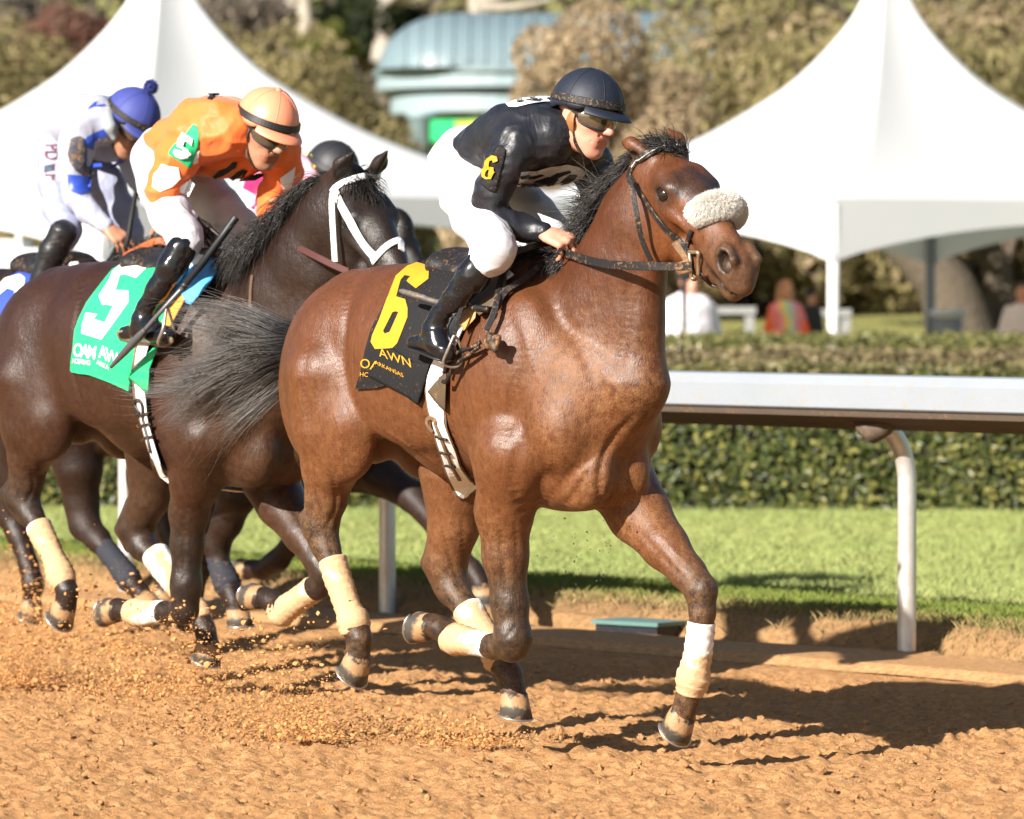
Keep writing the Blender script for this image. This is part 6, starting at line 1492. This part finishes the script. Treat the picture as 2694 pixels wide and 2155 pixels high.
# white bridle
WB = flat('white_bridle_leather', (.82, .81, .80), .35, .5); MAROON = flat('maroon_rubber_rein', (.07, .022, .018), .6)
br5 = thing_at(F5, 'bridle', 'clean white leather bridle on the dark head of horse number 5', 'bridle', 'bridles on the race horses')
strap_on(skin5, pl(c3, [(1640, 668), (1665, 640), (1720, 612), (1790, 592), (1850, 588), (1888, 600)]), 15, WB, 'browband', br5, .006, .004, 8)
strap_on(skin5, pl(c3, [(1650, 660), (1680, 730), (1720, 810), (1765, 885), (1810, 950), (1845, 990)]), 13, WB, 'cheekpiece', br5, .006, .004, 7)
strap_on(skin5, pl(c3, [(1668, 655), (1700, 730), (1742, 805), (1785, 880), (1830, 945), (1870, 985)]), 8, WB, 'noseband_hanger', br5, .006, .009, 7)
free_strap(F5, [(*c3(1645, 650), -.12), (*c3(1636, 720), -.125), (*c3(1642, 850), -.125), (*c3(1652, 1010), -.11)], 12, WB, 'throat_latch', br5)
strap_on(skin5, pl(c3, [(1840, 1010), (1870, 975), (1905, 940), (1945, 915), (1990, 902), (2030, 905)]), 16, WB, 'noseband', br5, .006, .004, 8)
free_strap(F5, [(*c3(1375, 868), .0), (*c3(1420, 905), -.05), (*c3(1475, 942), -.10)], 18, WB, 'rein', br5, .006)
free_strap(F5, [(*c3(1475, 942), -.10), (*c3(1560, 985), -.14), (*c3(1640, 1025), -.15), (*c3(1720, 1060), -.15)], 14, MAROON, 'rein', br5, .006)
strap_on(skin5, pl(c3, [(1248, 1078), (1240, 1150), (1238, 1250), (1240, 1350), (1258, 1430), (1272, 1490)]), 9, dusty('muddy_martingale_leather', (.10, .06, .04), .6, .3, 1.1, 50), 'martingale', br5, .005, .003, 7)
mane_hair(F5, skin5, [(700, 392, 0), (655, 455, 0), (618, 520, 0), (575, 560, 0), (520, 565, 0)], 4200, [.12, .18, .22, .22, .18], .9, horse5, MAT['mane'], 41, .0012, .5, .015, .15, .32, 'mane', .08, -.45)
W5 = lambda v: O5 + (np.asarray(v, float) * hs5) @ E5
rg = np.random.default_rng(18); r0 = np.array([W5((.0 + .05 * q, .03 * math.sin(q * 31), .010)) for q in ()] or [W5((rg.uniform(-.02, .06), rg.uniform(-.03, .03), .010)) for _ in range(800)])
strands('forelock', r0, np.tile((np.array([.55, -.12, .35]) @ E5), (800, 1)), rg.uniform(.06, .15, 800), MAT['mane'], horse5, 8, .0017, .35, .08, 3, 19, None, .30)
flowing('tail', (-.88, 0, 1.42), 1500, 40, (.55, 1.0), MAT['mane'], horse5, 23, .0018)
# ------------------------------------------------------------------ horse of the blue rider
F2 = Frame(-2.15, 23.5, HEAD)
legs2 = [
 ([(470, 960, -.17, 60), (500, 1040, -.16, 42), (478, 1100, -.15, 32), (456, 1148, -.15, 27), (462, 1190, -.15, 21), (480, 1232, -.15, 25), (492, 1262, -.15, 20), (496, 1280, -.15, 22)], dict(k=.03)),
 ([(420, 960, .17, 60), (440, 1050, .16, 40), (430, 1130, .15, 27), (422, 1200, .15, 20), (405, 1250, .15, 22), (396, 1275, .15, 20)], dict(k=.03)),
 ([(150, 900, -.18, 75), (165, 985, -.17, 50), (172, 1060, -.15, 36), (178, 1105, -.15, 32), (205, 1135, -.15, 26), (240, 1178, -.15, 20), (272, 1220, -.15, 22), (294, 1246, -.15, 18), (303, 1258, -.15, 20)], dict(k=.03)),
 ([(60, 900, .16, 70), (40, 1000, .15, 44), (20, 1080, .15, 32), (40, 1130, .15, 24), (60, 1190, .15, 20), (70, 1230, .15, 22), (66, 1260, .15, 20)], dict(k=.03)),
]
neck2 = [([(245, 720, 0, 130), (315, 650, 0, 108), (370, 590, 0, 88), (430, 530, 0, 72), (470, 490, 0, 56)], dict(k=.06, ax=LAT, f=.62))]
horse2, skin2, E2, O2, hs2 = make_horse(F2, 'racehorse', 'near black racehorse with blue number 2 saddlecloth half hidden behind the green one', legs2, neck2,
    dict(poll=(485, 470, 0), tip=(590, 600, 0), near='back', far='back'), PAL_BLACK, MAT['coat_black'],
    [((496, 1280), (520, 1300), (474, 1304), -.15), ((396, 1275), (392, 1312), (370, 1290), .15), ((303, 1256), (326, 1272), (290, 1280), -.15), ((66, 1262), (70, 1300), (45, 1280), .15)],
    [([(218, 1150, -.15, 22), (242, 1180, -.15, 23), (270, 1218, -.15, 26), (280, 1232, -.15, 22)], 'wrap_grey'), ([(457, 1165, -.15, 24), (463, 1192, -.15, 24), (478, 1228, -.15, 29), (486, 1246, -.15, 24)], 'wrap_grey')], h=.0135)
BLUEC = flat('blue_cloth', (.025, .06, .34), .7); BLUESILK = flat('royal_blue_satin', (.03, .07, .42), .4, .5, None, .2, 0, 6); BLUECAP = flat('blue_cap_cloth', (.045, .058, .24), .6, .3)
sd2 = thing_at(F2, 'saddle', 'racing saddle at the left edge over a blue cloth with white number 2', 'saddle', 'racing saddles with numbered cloths')
cl2 = decal(skin2, [(55, 568), (30, 585), (-10, 612), (-45, 660), (-70, 740), (-30, 775), (25, 800), (60, 700), (90, 610), (110, 572)], BLUEC, 'saddle_cloth', sd2, .016, 9, (), .008)
decal(skin2, [(45, 584), (15, 592), (-5, 612), (0, 628), (20, 612), (36, 618), (30, 640), (8, 665), (-6, 690), (8, 700), (30, 690), (40, 672), (30, 664), (42, 640), (54, 612), (56, 592)], WHITEP, 'number', cl2, .0185, 7)
strap_on(skin2, [(160, 560), (130, 620), (100, 700), (90, 780), (95, 860)], 26, WHITEW, 'girth', sd2, .004, .018, 6)
b = Body(F2); b.chain([(75, 560, 0, 30), (110, 566, 0, 26), (155, 556, 0, 28)], k=.03, ax=[0, 1, 0], f=2.2); sv, sq = surface(b.P, .011, 2); mesh_np('saddle_seat', sv, sq, MAT['black_leather'], sd2)
br2 = thing_at(F2, 'bridle', 'blue and orange reins on the black neck under the blue jockey hands', 'bridle', 'bridles on the race horses')
free_strap(F2, [(262, 540, -.10), (300, 520, -.12), (330, 508, -.12), (352, 512, -.10), (390, 540, -.08)], 13, flat('orange_rein', (.50, .12, .04), .6), 'rein', br2, .006)
strap_on(skin2, [(245, 560), (270, 545), (300, 530), (325, 520)], 18, BLUEC, 'blue_neck_strap', br2, .006, .006, 6)
strap_on(skin2, [(462, 470), (490, 478), (508, 486)], 9, MAT['black_leather'], 'browband', br2, .005, .004, 5)
mane_hair(F2, skin2, [(440, 480, 0), (380, 530, 0), (310, 560, 0), (270, 570, 0)], 900, [.12, .16, .16, .12], .9, horse2, MAT['mane'], 51, .0022, .4, .015, .2, .35, 'mane', .08, -.3)
S2 = dict(seat=(100, 560, 0), head=(270, 262, .02), look=(42, 38, -6), neck=(245, 258, .01), hs=1.08, skin='skin_tan', skincol=(.36, .175, .105), capmat=BLUECAP, bandmat=BAND, button='pompom', gogmat=MAT['black_rubber'], jersey=dusty('shade_toned_muddy_jersey', (.38, .39, .49), .55, .3, .55, 30, (120, .0008), coarse=4, wrinkle=(6, .018)), breeches=dusty('shade_toned_muddy_breeches', (.28, .30, .41), .55, .3, .25, 30, None, wrinkle=(6, .020)), bootmat=dusty('black_boot_cloth', (.010, .010, .012), .4, .5, .4, 60), famp=.006, h=.0065,  # white jersey and breeches: bluish shade put into the base colour, mud specks over it
  torso=[[(125, 265, -.09, 42), (165, 252, -.10, 50), (200, 255, -.09, 50), (225, 262, -.06, 44)], [(135, 268, .08, 42), (190, 262, .09, 50), (240, 275, .10, 48), (268, 290, .1, 40)], [(205, 236, 0, 38), (235, 240, .02, 34)], [(175, 295, 0, 38), (235, 305, .05, 36)]],
  arms=[[(172, 270, -.17, 40), (160, 312, -.20, 36), (152, 360, -.21, 32), (160, 410, -.21, 26), (185, 445, -.19, 23), (222, 476, -.16, 18)], [(262, 300, .16, 36), (290, 360, .19, 30), (320, 420, .18, 25), (345, 470, .12, 19)]],
  hips=[[(130, 275, -.07, 40), (118, 300, -.09, 36), (118, 340, -.10, 38)], [(145, 280, .07, 40), (150, 310, .08, 38), (175, 345, .10, 40)]],
  legs=[[(118, 320, -.12, 38), (118, 380, -.16, 36), (125, 440, -.19, 33), (140, 480, -.24, 30), (135, 500, -.27, 30)], [(175, 330, .10, 40), (225, 390, .14, 36), (255, 450, .18, 32), (272, 490, .20, 27), (270, 520, .20, 24)]],
  boots=[[(132, 492, -.29, 30), (112, 530, -.31, 29), (90, 585, -.335, 25), (68, 640, -.35, 21), (62, 680, -.36, 20), (80, 705, -.365, 20), (102, 712, -.365, 15), (50, 700, -.36, 17), (30, 705, -.36, 13)], [(270, 518, .20, 24), (245, 560, .22, 23), (215, 620, .24, 18), (220, 660, .25, 18), (240, 670, .25, 15)]],
  soles=[((22, 712, -.36), (115, 722, -.365)), None],
  hands=[dict(w=(224, 478, -.16), to=(262, 510, -.12), up=(.3, -.5, .8), g=1, curl=(22, 20, 15), s=1.0, spread=5, thumb=10), dict(w=(346, 472, .115), to=(352, 500, .06), up=(.4, .2, .7), g=-1, curl=(50, 50, 30))])
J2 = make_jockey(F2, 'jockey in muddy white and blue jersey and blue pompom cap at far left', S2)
def c7(x, y): return ((80 + x * .18553) * .8003, (160 + y * .18553) * .8003)
for poly in ([(750, 1150), (800, 1080), (900, 1020), (1050, 960), (1150, 950), (1170, 1050), (1000, 1080), (900, 1150), (880, 1270), (800, 1230)], [(1120, 1500), (1240, 1430), (1300, 1330), (1350, 1400), (1240, 1490), (1140, 1530)], [(760, 1530), (900, 1460), (1000, 1450), (1020, 1500), (900, 1510), (780, 1550)], [(800, 700), (850, 640), (910, 590), (960, 585), (900, 630), (1060, 625), (1060, 645), (880, 655)], [(530, 1610), (860, 1640), (850, 1860), (700, 1900), (545, 1840)]):
    decal(J2['jskin'], pl(c7, poly), BLUESILK, 'blue_patch', J2['jersey'], .005, 6)
decal(J2['jskin'], pl(c7, [(570, 1120), (620, 1085), (700, 1075), (760, 1110), (790, 1290), (780, 1480), (860, 1560), (900, 1600), (760, 1625), (640, 1560), (560, 1440), (540, 1290)]), dusty('muddy_arm_number', (.05, .06, .08), .6, .3, 1.1, 40), 'arm_number', J2['root'], .008, 6, (), .006)
def bdecal(txt, org, dx, dy, mat, bold=.0): text_decal(J2['bskin'], txt, c7(*org), dx, dy, mat, 'lettering', J2['breeches'], .004, bold, 1.0, -.18)
DKRED = flat('dark_red_print', (.10, .012, .016), .6); DKBLUE = flat('dark_blue_print', (.02, .03, .06), .6)
bdecal('FA', (238, 975), (17, 10), (10, -17), DKBLUE)
bdecal('PD', (215, 1180), (0, 28), (41, 0), DKRED, .015); bdecal('F', (215, 1600), (0, 30), (41, 0), DKRED, .015)
decal(J2['bskin'], pl(c7, [(345, 1465), (440, 1450), (440, 1540), (345, 1550)]), flat('red_block', (.45, .012, .02), .6), 'print_block', J2['breeches'], .004, 6); decal(J2['bskin'], pl(c7, [(205, 1495), (340, 1465), (340, 1555), (200, 1590)]), DKBLUE, 'print_block', J2['breeches'], .004, 6)
bdecal('Permanently Disabled Jockeys Fund', (478, 1160), (0, 6.6), (7, 0), flat('crimson_print', (.38, .02, .07), .6))
spg = c7(1120, 720); gb = Body(F2); gb.chain([(223, 232, -.09, 15), (232, 268, -.12, 12), (240, 290, -.10, 7)], k=.02); gv, gq = surface(gb.P, .006, 1); mesh_np('spare_goggles', gv, gq, flat('clear_muddy_plastic', (.30, .33, .34), .2), J2['root'])
w2 = thing_at(F2, 'riding_crop', 'black riding crop held upright in the hand of the blue jockey', 'whip')
free_tube(F2, [(266, 520, -.13, 6), (270, 500, -.13, 6), (280, 440, -.12, 5.5), (290, 385, -.12, 4)], 5, MAT['black_rubber'], 'shaft', w2)
# ------------------------------------------------------------------ the black horse on the rail and its mostly hidden rider
F1 = Frame(-1.27, 24.6, HEAD)
legs1 = [
 ([(690, 950, .15, 60), (745, 985, .15, 50), (805, 1005, .15, 40), (868, 1045, .15, 32), (925, 1110, .15, 26), (966, 1165, .15, 20), (994, 1200, .15, 21), (1008, 1222, .15, 18), (1013, 1235, .15, 20)], dict(k=.03)),
 ([(610, 960, -.15, 60), (650, 1050, -.15, 42), (640, 1115, -.15, 26), (605, 1155, -.15, 21), (572, 1188, -.15, 22), (590, 1178, -.15, 22), (556, 1200, -.15, 22), (528, 1198, -.15, 21)], dict(k=.02)),
 ([(360, 900, -.17, 70), (350, 990, -.16, 46), (345, 1060, -.15, 32), (356, 1120, -.15, 24), (380, 1180, -.15, 20), (398, 1225, -.15, 21), (400, 1250, -.15, 20)], dict(k=.03)),
 ([(330, 900, .16, 70), (310, 1000, .15, 44), (300, 1080, .15, 30), (320, 1140, .15, 22), (340, 1200, .15, 20), (345, 1235, .15, 20)], dict(k=.03)),
]
neck1 = [([(645, 735, 0, 120), (705, 660, 0, 98), (755, 590, 0, 82), (800, 520, 0, 66), (830, 490, 0, 54)], dict(k=.06, ax=LAT, f=.62))]
horse1, skin1, E1, O1, hs1 = make_horse(F1, 'racehorse', 'black racehorse nearest the rail seen only as black legs between the others', legs1, neck1,
    dict(poll=(838, 478, 0), tip=(925, 610, 0), near='back', far='back'), PAL_BLACK, MAT['coat_black'],
    [((1013, 1234), (1032, 1262), (994, 1268), .15), ((528, 1198), (500, 1206), (520, 1172), -.15), ((400, 1250), (404, 1285), (380, 1270), -.15), ((345, 1236), (350, 1270), (325, 1255), .15)], [], h=.0135)
PINK = flat('pink_satin', (.80, .42, .50), .45); MAGENTA = flat('magenta_satin', (.42, .02, .12), .45); BLKCAP = flat('black_cap_cloth', (.016, .017, .020), .55)
S1 = dict(seat=(522, 560, 0), head=(694, 372, .02), look=(46, 30, -5), neck=(668, 378, .01), hs=1.08, skin='skin_fair', skincol=(.56, .29, .20), capmat=BLKCAP, bandmat=BLKCAP, gogmat=MAT['black_rubber'], jersey=PINK, breeches=LILAC, bootmat=BOOT, h=.008,
  torso=[[(545, 395, -.09, 36), (590, 372, -.10, 44), (625, 372, -.09, 44), (650, 376, -.06, 38)], [(555, 398, .08, 36), (610, 380, .09, 44), (660, 390, .10, 42), (690, 400, .1, 36)], [(625, 356, 0, 32), (655, 360, .02, 30)]],
  arms=[[(590, 380, -.17, 34), (570, 420, -.20, 28), (560, 460, -.21, 23), (590, 490, -.16, 20), (625, 510, -.10, 15)], [(690, 400, .16, 32), (695, 440, .19, 26), (690, 480, .16, 21), (680, 510, .08, 15)]],
  hips=[[(540, 405, -.07, 38), (530, 425, -.09, 34)], [(550, 408, .07, 38), (560, 430, .08, 34)]],
  legs=[[(530, 425, -.12, 36), (545, 470, -.18, 33), (565, 515, -.26, 27), (555, 545, -.29, 22)], [(565, 430, .10, 36), (610, 475, .16, 32), (640, 510, .2, 26), (625, 540, .2, 22)]],
  boots=[[(555, 540, -.30, 23), (535, 590, -.33, 20), (515, 640, -.35, 16), (530, 675, -.36, 17), (545, 680, -.36, 13)], [(625, 538, .20, 22), (600, 590, .22, 19), (580, 640, .24, 16), (595, 670, .25, 15)]], soles=[None, None],
  hands=[dict(w=(626, 511, -.10), to=(660, 520, -.05), up=(.3, -.3, .8), g=1, s=1.0), dict(w=(680, 511, .075), to=(684, 540, .02), up=(.4, .2, .7), g=-1, curl=(50, 50, 30))])
J1 = make_jockey(F1, 'jockey in pink with black cap mostly hidden behind the head of horse number 5', S1)
hv = np.array([v.co for v in J1['helmet'].data.vertices]); hq = np.array([list(p.vertices) for p in J1['helmet'].data.polygons]); hsk = Skin(F1, hv, hq)
for i, ch in enumerate('JONES'):
    a = i / 4; x = 800 + a * 25; text_decal(hsk, ch, ((760 + (375 + a * 190) * .116) * .8003, (340 + (575 + a * 205 + 30 * a * a) * .116) * .8003), (11 - 7 * a, 6 + 8 * a), (6 + 6 * a, -11 + 5 * a), flat('yellow_cap_print', (.80, .62, .02), .5), 'lettering', J1['helmet'], .004, .03)
decal(J1['jskin'], [(520, 372), (560, 360), (560, 420), (530, 440), (505, 420)], MAGENTA, 'magenta_panel', J1['jersey'], .004, 6)
sd1 = thing_at(F1, 'saddle', 'racing saddle under the pink jockey on the rail horse', 'saddle', 'racing saddles with numbered cloths')
b = Body(F1); b.chain([(495, 560, 0, 28), (530, 566, 0, 24), (575, 556, 0, 26)], k=.03, ax=[0, 1, 0], f=2.2); sv, sq = surface(b.P, .011, 2); mesh_np('saddle_seat', sv, sq, MAT['black_leather'], sd1)
decal(skin1, [(470, 575), (440, 620), (425, 700), (500, 730), (530, 650), (545, 575)], flat('pink_cloth', (.65, .25, .35), .7), 'saddle_cloth', sd1, .016, 9, (), .008)
br1 = thing_at(F1, 'bridle', 'dark bridle on the hidden head of the rail horse', 'bridle', 'bridles on the race horses')
strap_on(skin1, [(818, 470), (842, 474), (858, 482)], 8, MAT['black_leather'], 'browband', br1, .005, .004, 5)
free_strap(F1, [(650, 525, -.08), (750, 560, -.12), (860, 600, -.10)], 10, MAT['black_leather'], 'rein', br1, .005)
mane_hair(F1, skin1, [(800, 480, 0), (740, 540, 0), (680, 570, 0)], 600, [.12, .16, .14], .9, horse1, MAT['mane'], 61, .0024, .4, .015, .2, .35, 'mane', .08, -.3)
# ------------------------------------------------------------------ people behind the hedges
def bystander(label, x, ytop, Y, shirt, skin, hair, face=60, longhair=False, sh=1.0, hairdown=.25):
    p = at_depth(x, ytop, Y); zf = float(hill_z(0, Y)) - .05; H = p[2] - zf; k = H / 1.72
    root = empty('person', (p[0], Y, zf), label, 'person'); a = R(face); f = np.array([math.cos(a), -math.sin(a), 0]); l = np.array([math.sin(a), math.cos(a), 0]); u = np.array([0, 0, 1.])
    q = lambda s, w, z: (f * s + l * w + u * z) * k
    E = np.array([f, l, u]); P = human_head(q(.02, 0, 1.60), E, k * .98)
    P += [cap(q(0, 0, 1.30), q(0, 0, 1.56), .06 * k, .052 * k, .03), cap(q(0, 0, .95), q(0, 0, 1.32), .12 * k, .13 * k, .05, l, 1.25)]
    for g in (-1, 1): P += [cap(q(0, .18 * g, 1.36), q(.03, .24 * g, 1.08), .045 * k, .038 * k), cap(q(.03, .24 * g, 1.08), q(.20, .16 * g, .98), .036 * k, .028 * k), cap(q(.20, .16 * g, .98), q(.28, .12 * g, .98), .03 * k, .025 * k), cap(q(0, .09 * g, .92), q(0, .10 * g, .5), .075 * k, .055 * k), cap(q(0, .10 * g, .5), q(0, .10 * g, .06), .05 * k, .04 * k), cap(q(-.03, .1 * g, .04), q(.14, .11 * g, .03), .035 * k, .03 * k)]
    P.sort(key=lambda r: r.sub); V, Q = surface(P, .014, 1); mesh_np('body', V, Q, skin, root, cols=np.tile([.56, .29, .20], (len(V), 1)))
    P = [cap(q(0, 0, .88), q(0, 0, 1.33), .15 * k * sh, .155 * k * sh, .05, l, 1.25)]
    for g in (-1, 1): P += [cap(q(0, .17 * g, 1.37), q(.03, .25 * g, 1.08), .065 * k * sh, .055 * k * sh, .04), cap(q(.03, .25 * g, 1.08), q(.14, .19 * g, 1.0), .052 * k, .045 * k)]
    V, Q = surface(P, .018, 2); V = fold(V, Q, .012, (7, 7, 7)); cols = None
    mesh_np('shirt', V, Q, shirt, root)
    P = [cap(q(0, .09 * g, .92), q(0, .10 * g, .12), .10 * k, .07 * k) for g in (-1, 1)]; V, Q = surface(P, .02, 2); mesh_np('trousers', V, Q, flat('dark_trousers', (.03, .035, .05), .8), root)
    P = [ell(q(-.005, 0, 1.665), np.array([.105, .088, .085]) * k, .02, E)]
    if longhair: P += [cap(q(-.06, .05 * g, 1.62), q(-.05 + .07 * (g < 0), .10 * g, 1.62 - hairdown * 1.2), .06 * k, .05 * k, .04) for g in (-1, 0, 1)]
    V, Q = surface(P, .014, 1); V = fold(V, Q, .008, (14, 14, 5)); mesh_np('hair', V, Q, hair, root)
    return root
def tie_dye():
    t = NT('tie_dye_cloth', .8, .2); g = t.nd('ShaderNodeTexCoord'); sx = t.nd('ShaderNodeSeparateXYZ'); t.l(g.outputs['Object'], sx.inputs[0])
    f = t.math('ADD', t.math('MULTIPLY', sx.outputs[0], 1.5), t.math('MULTIPLY', t.noise(3, 3), .55))
    t.col(t.ramp(f, (.0, (.75, .12, .02)), (.16, (.80, .25, .30)), (.28, (.80, .60, .12)), (.36, (.35, .60, .50)), (.44, (.75, .35, .45)), (.62, (.80, .10, .03)))); return t.m
BS = MAT['skin_fair']
bystander('man in a loose white shirt behind the hedge under the bay horse chin', 1450, 566, 47.6, flat('white_shirt', (.78, .74, .76), .7), BS, flat('grey_cap', (.30, .25, .25), .8), 70, False, 1.25)
bystander('girl with long ginger hair and tie dyed orange shirt beside the tent pole', 1655, 592, 52.5, tie_dye(), BS, flat('ginger_hair', (.46, .20, .09), .5), 75, True, 1.0, .30)
bystander('person in dark clothes just behind the ginger haired girl', 1708, 612, 55, flat('dark_jacket', (.03, .03, .035), .8), BS, flat('dark_hair', (.02, .018, .016), .6), 40)
bystander('person with brown hair and pale pink shirt at the far right edge', 2152, 596, 52, flat('pale_pink_shirt', (.70, .58, .60), .7), BS, flat('brown_hair', (.06, .03, .022), .6), 100, True, 1.0, .15)
b0 = at_depth(1441, 590, 46.6); mp = empty('monopod', (b0[0], 46.6, 0), 'slim black monopod standing in front of the man in the white shirt', 'camera stand')
MB().loft([(0, 0, .05), (0, 0, 1.2), (0, 0, b0[2])], [.012, .022, .028], None, 10, up=(1, 0, 0)).build('leg', MAT['black_rubber'], mp); mbx = MB(); roundbox(mbx, np.array([0, 0, b0[2]]), .14, .10, .10); mbx.build('camera_body', MAT['black_rubber'], mp)
# ------------------------------------------------------------------ dirt thrown up by the hooves
def plume(o, back, n, seed, vb=(.6, 4.2), vu=(.4, 3.0), tm=.42, lat=.55, s0=.0013, s1=.0085, pw=7):
    rg = np.random.default_rng(seed); t = rg.random(n) ** .8 * tm; vbk = rg.uniform(*vb, n); vup = vu[0] + (vu[1] - vu[0]) * rg.random(n) ** 1.6
    side = np.array([back[1], -back[0]]); l = rg.normal(0, lat, n)
    P = np.column_stack([o[0] + (back[0] * vbk + side[0] * l) * t + rg.normal(0, .05, n), o[1] + (back[1] * vbk + side[1] * l) * t + rg.normal(0, .05, n), .02 + vup * t - 4.9 * t * t])
    k = P[:, 2] > .0; P = P[k]; return P, (s0 + s1 * rg.random(len(P)) ** pw)
back = -F6.u[:2]; allP, allS = [], []
for fr, s, w, n, kw in ((F6, -.60, -.15, 3600, {}), (F6, -.05, .15, 1500, dict(vu=(.2, 1.4), tm=.28)), (F5, -.62, -.15, 3600, {}), (F5, .10, .15, 2600, {}), (F5, .05, -.14, 1600, {}), (F2, .30, -.15, 1500, {}), (F2, .9, -.15, 1500, {}), (F5, -1.25, -.3, 3200, dict(vu=(.8, 4.0), vb=(-1.5, 2.5), tm=.5))):
    o = fr.wld((s, w, 0))[:2]; P, S = plume(o, back, int(n * 1.9), int(abs(s * 100)) + n, **kw); allP.append(P); allS.append(S)
allP, allS = np.concatenate(allP), np.concatenate(allS)
DIRTM = flat('flying_dirt', (.50, .25, .095), .95, .1, None, .3, 0, 6)
tag(clod_mesh('flying_dirt', allP, allS, DIRTM, 77, np.array([1.25, 1.0, .95])), kind='stuff')
# the finest of it: grains hanging in the air behind the hooves
fP = []
for fr, sx, w, n, kw in ((F6, -.62, -.15, 16000, dict(vb=(.8, 4.6), vu=(.1, 2.2), tm=.40)), (F6, -.05, .15, 5000, dict(vu=(.1, 1.2), tm=.25)), (F5, -.62, -.15, 16000, dict(vb=(.3, 4.0), vu=(.2, 3.0), tm=.45)), (F5, .10, .15, 9000, dict(vu=(.1, 2.2))), (F5, -1.2, -.25, 14000, dict(vb=(-1.5, 2.5), vu=(.4, 3.6), tm=.5))):
    fP.append(plume(fr.wld((sx, w, 0))[:2], back, n, n + 5, lat=.7, **kw)[0])
fP = np.concatenate(fP); rg = np.random.default_rng(101); n = len(fP); tv = np.array([(1, 1, 1), (-1, -1, 1), (-1, 1, -1), (1, -1, -1)], float) / 1.7
V = fP[:, None] + tv[None] * (rg.uniform(.5, 1.3, (n, 4, 1)) * (.0010 + .0018 * rg.random((n, 1, 1)) ** 3)); F = np.array([(0, 1, 2), (0, 3, 1), (0, 2, 3), (1, 3, 2)])[None] + 4 * np.arange(n)[:, None, None]
tag(mesh_np('flying_grains', V.reshape(-1, 3), F.reshape(-1, 3), DIRTM, None, False), kind='stuff')
# heaps of churned sand where the hooves tore the surface
rg = np.random.default_rng(91); P = []; S = []
for (x, y), sx, sy, n, sm in (((735, 1545), .35, .14, 1500, .012), ((420, 1480), .5, .2, 1500, .011), ((100, 1440), .4, .25, 1800, .014), ((560, 1520), .45, .15, 1200, .010), ((1060, 1560), .3, .08, 400, .009)):
    c = at_ground(x, y); q = c[:2] + rg.normal(0, 1, (n, 2)) * [sx, sy * 1.6]; s = .0025 + sm * .8 * rg.random(n) ** 4; hgt = np.exp(-(((q - c[:2]) / [sx, sy * 1.6]) ** 2).sum(1) * .8) * rg.uniform(0, .05, n)
    P.append(np.column_stack([q, track_h(q) + s * .4 + hgt])); S.append(s)
tag(clod_mesh('churned_sand', np.concatenate(P), np.concatenate(S), SAND, 78), kind='stuff')
# specks flying over the lawn below the bay chest
rg = np.random.default_rng(93); n = 90; c = F6.px(1240, 1165, .0); q = F6.o + (F6.M.T @ (c[:, None] + rg.normal(0, 1, (3, n)) * np.array([[.16], [.05], [.07]]))).T
tag(clod_mesh('mud_specks', q, .0018 + .003 * rg.random(n) ** 3, flat('wet_mud', (.05, .035, .02), .8), 79), kind='stuff')
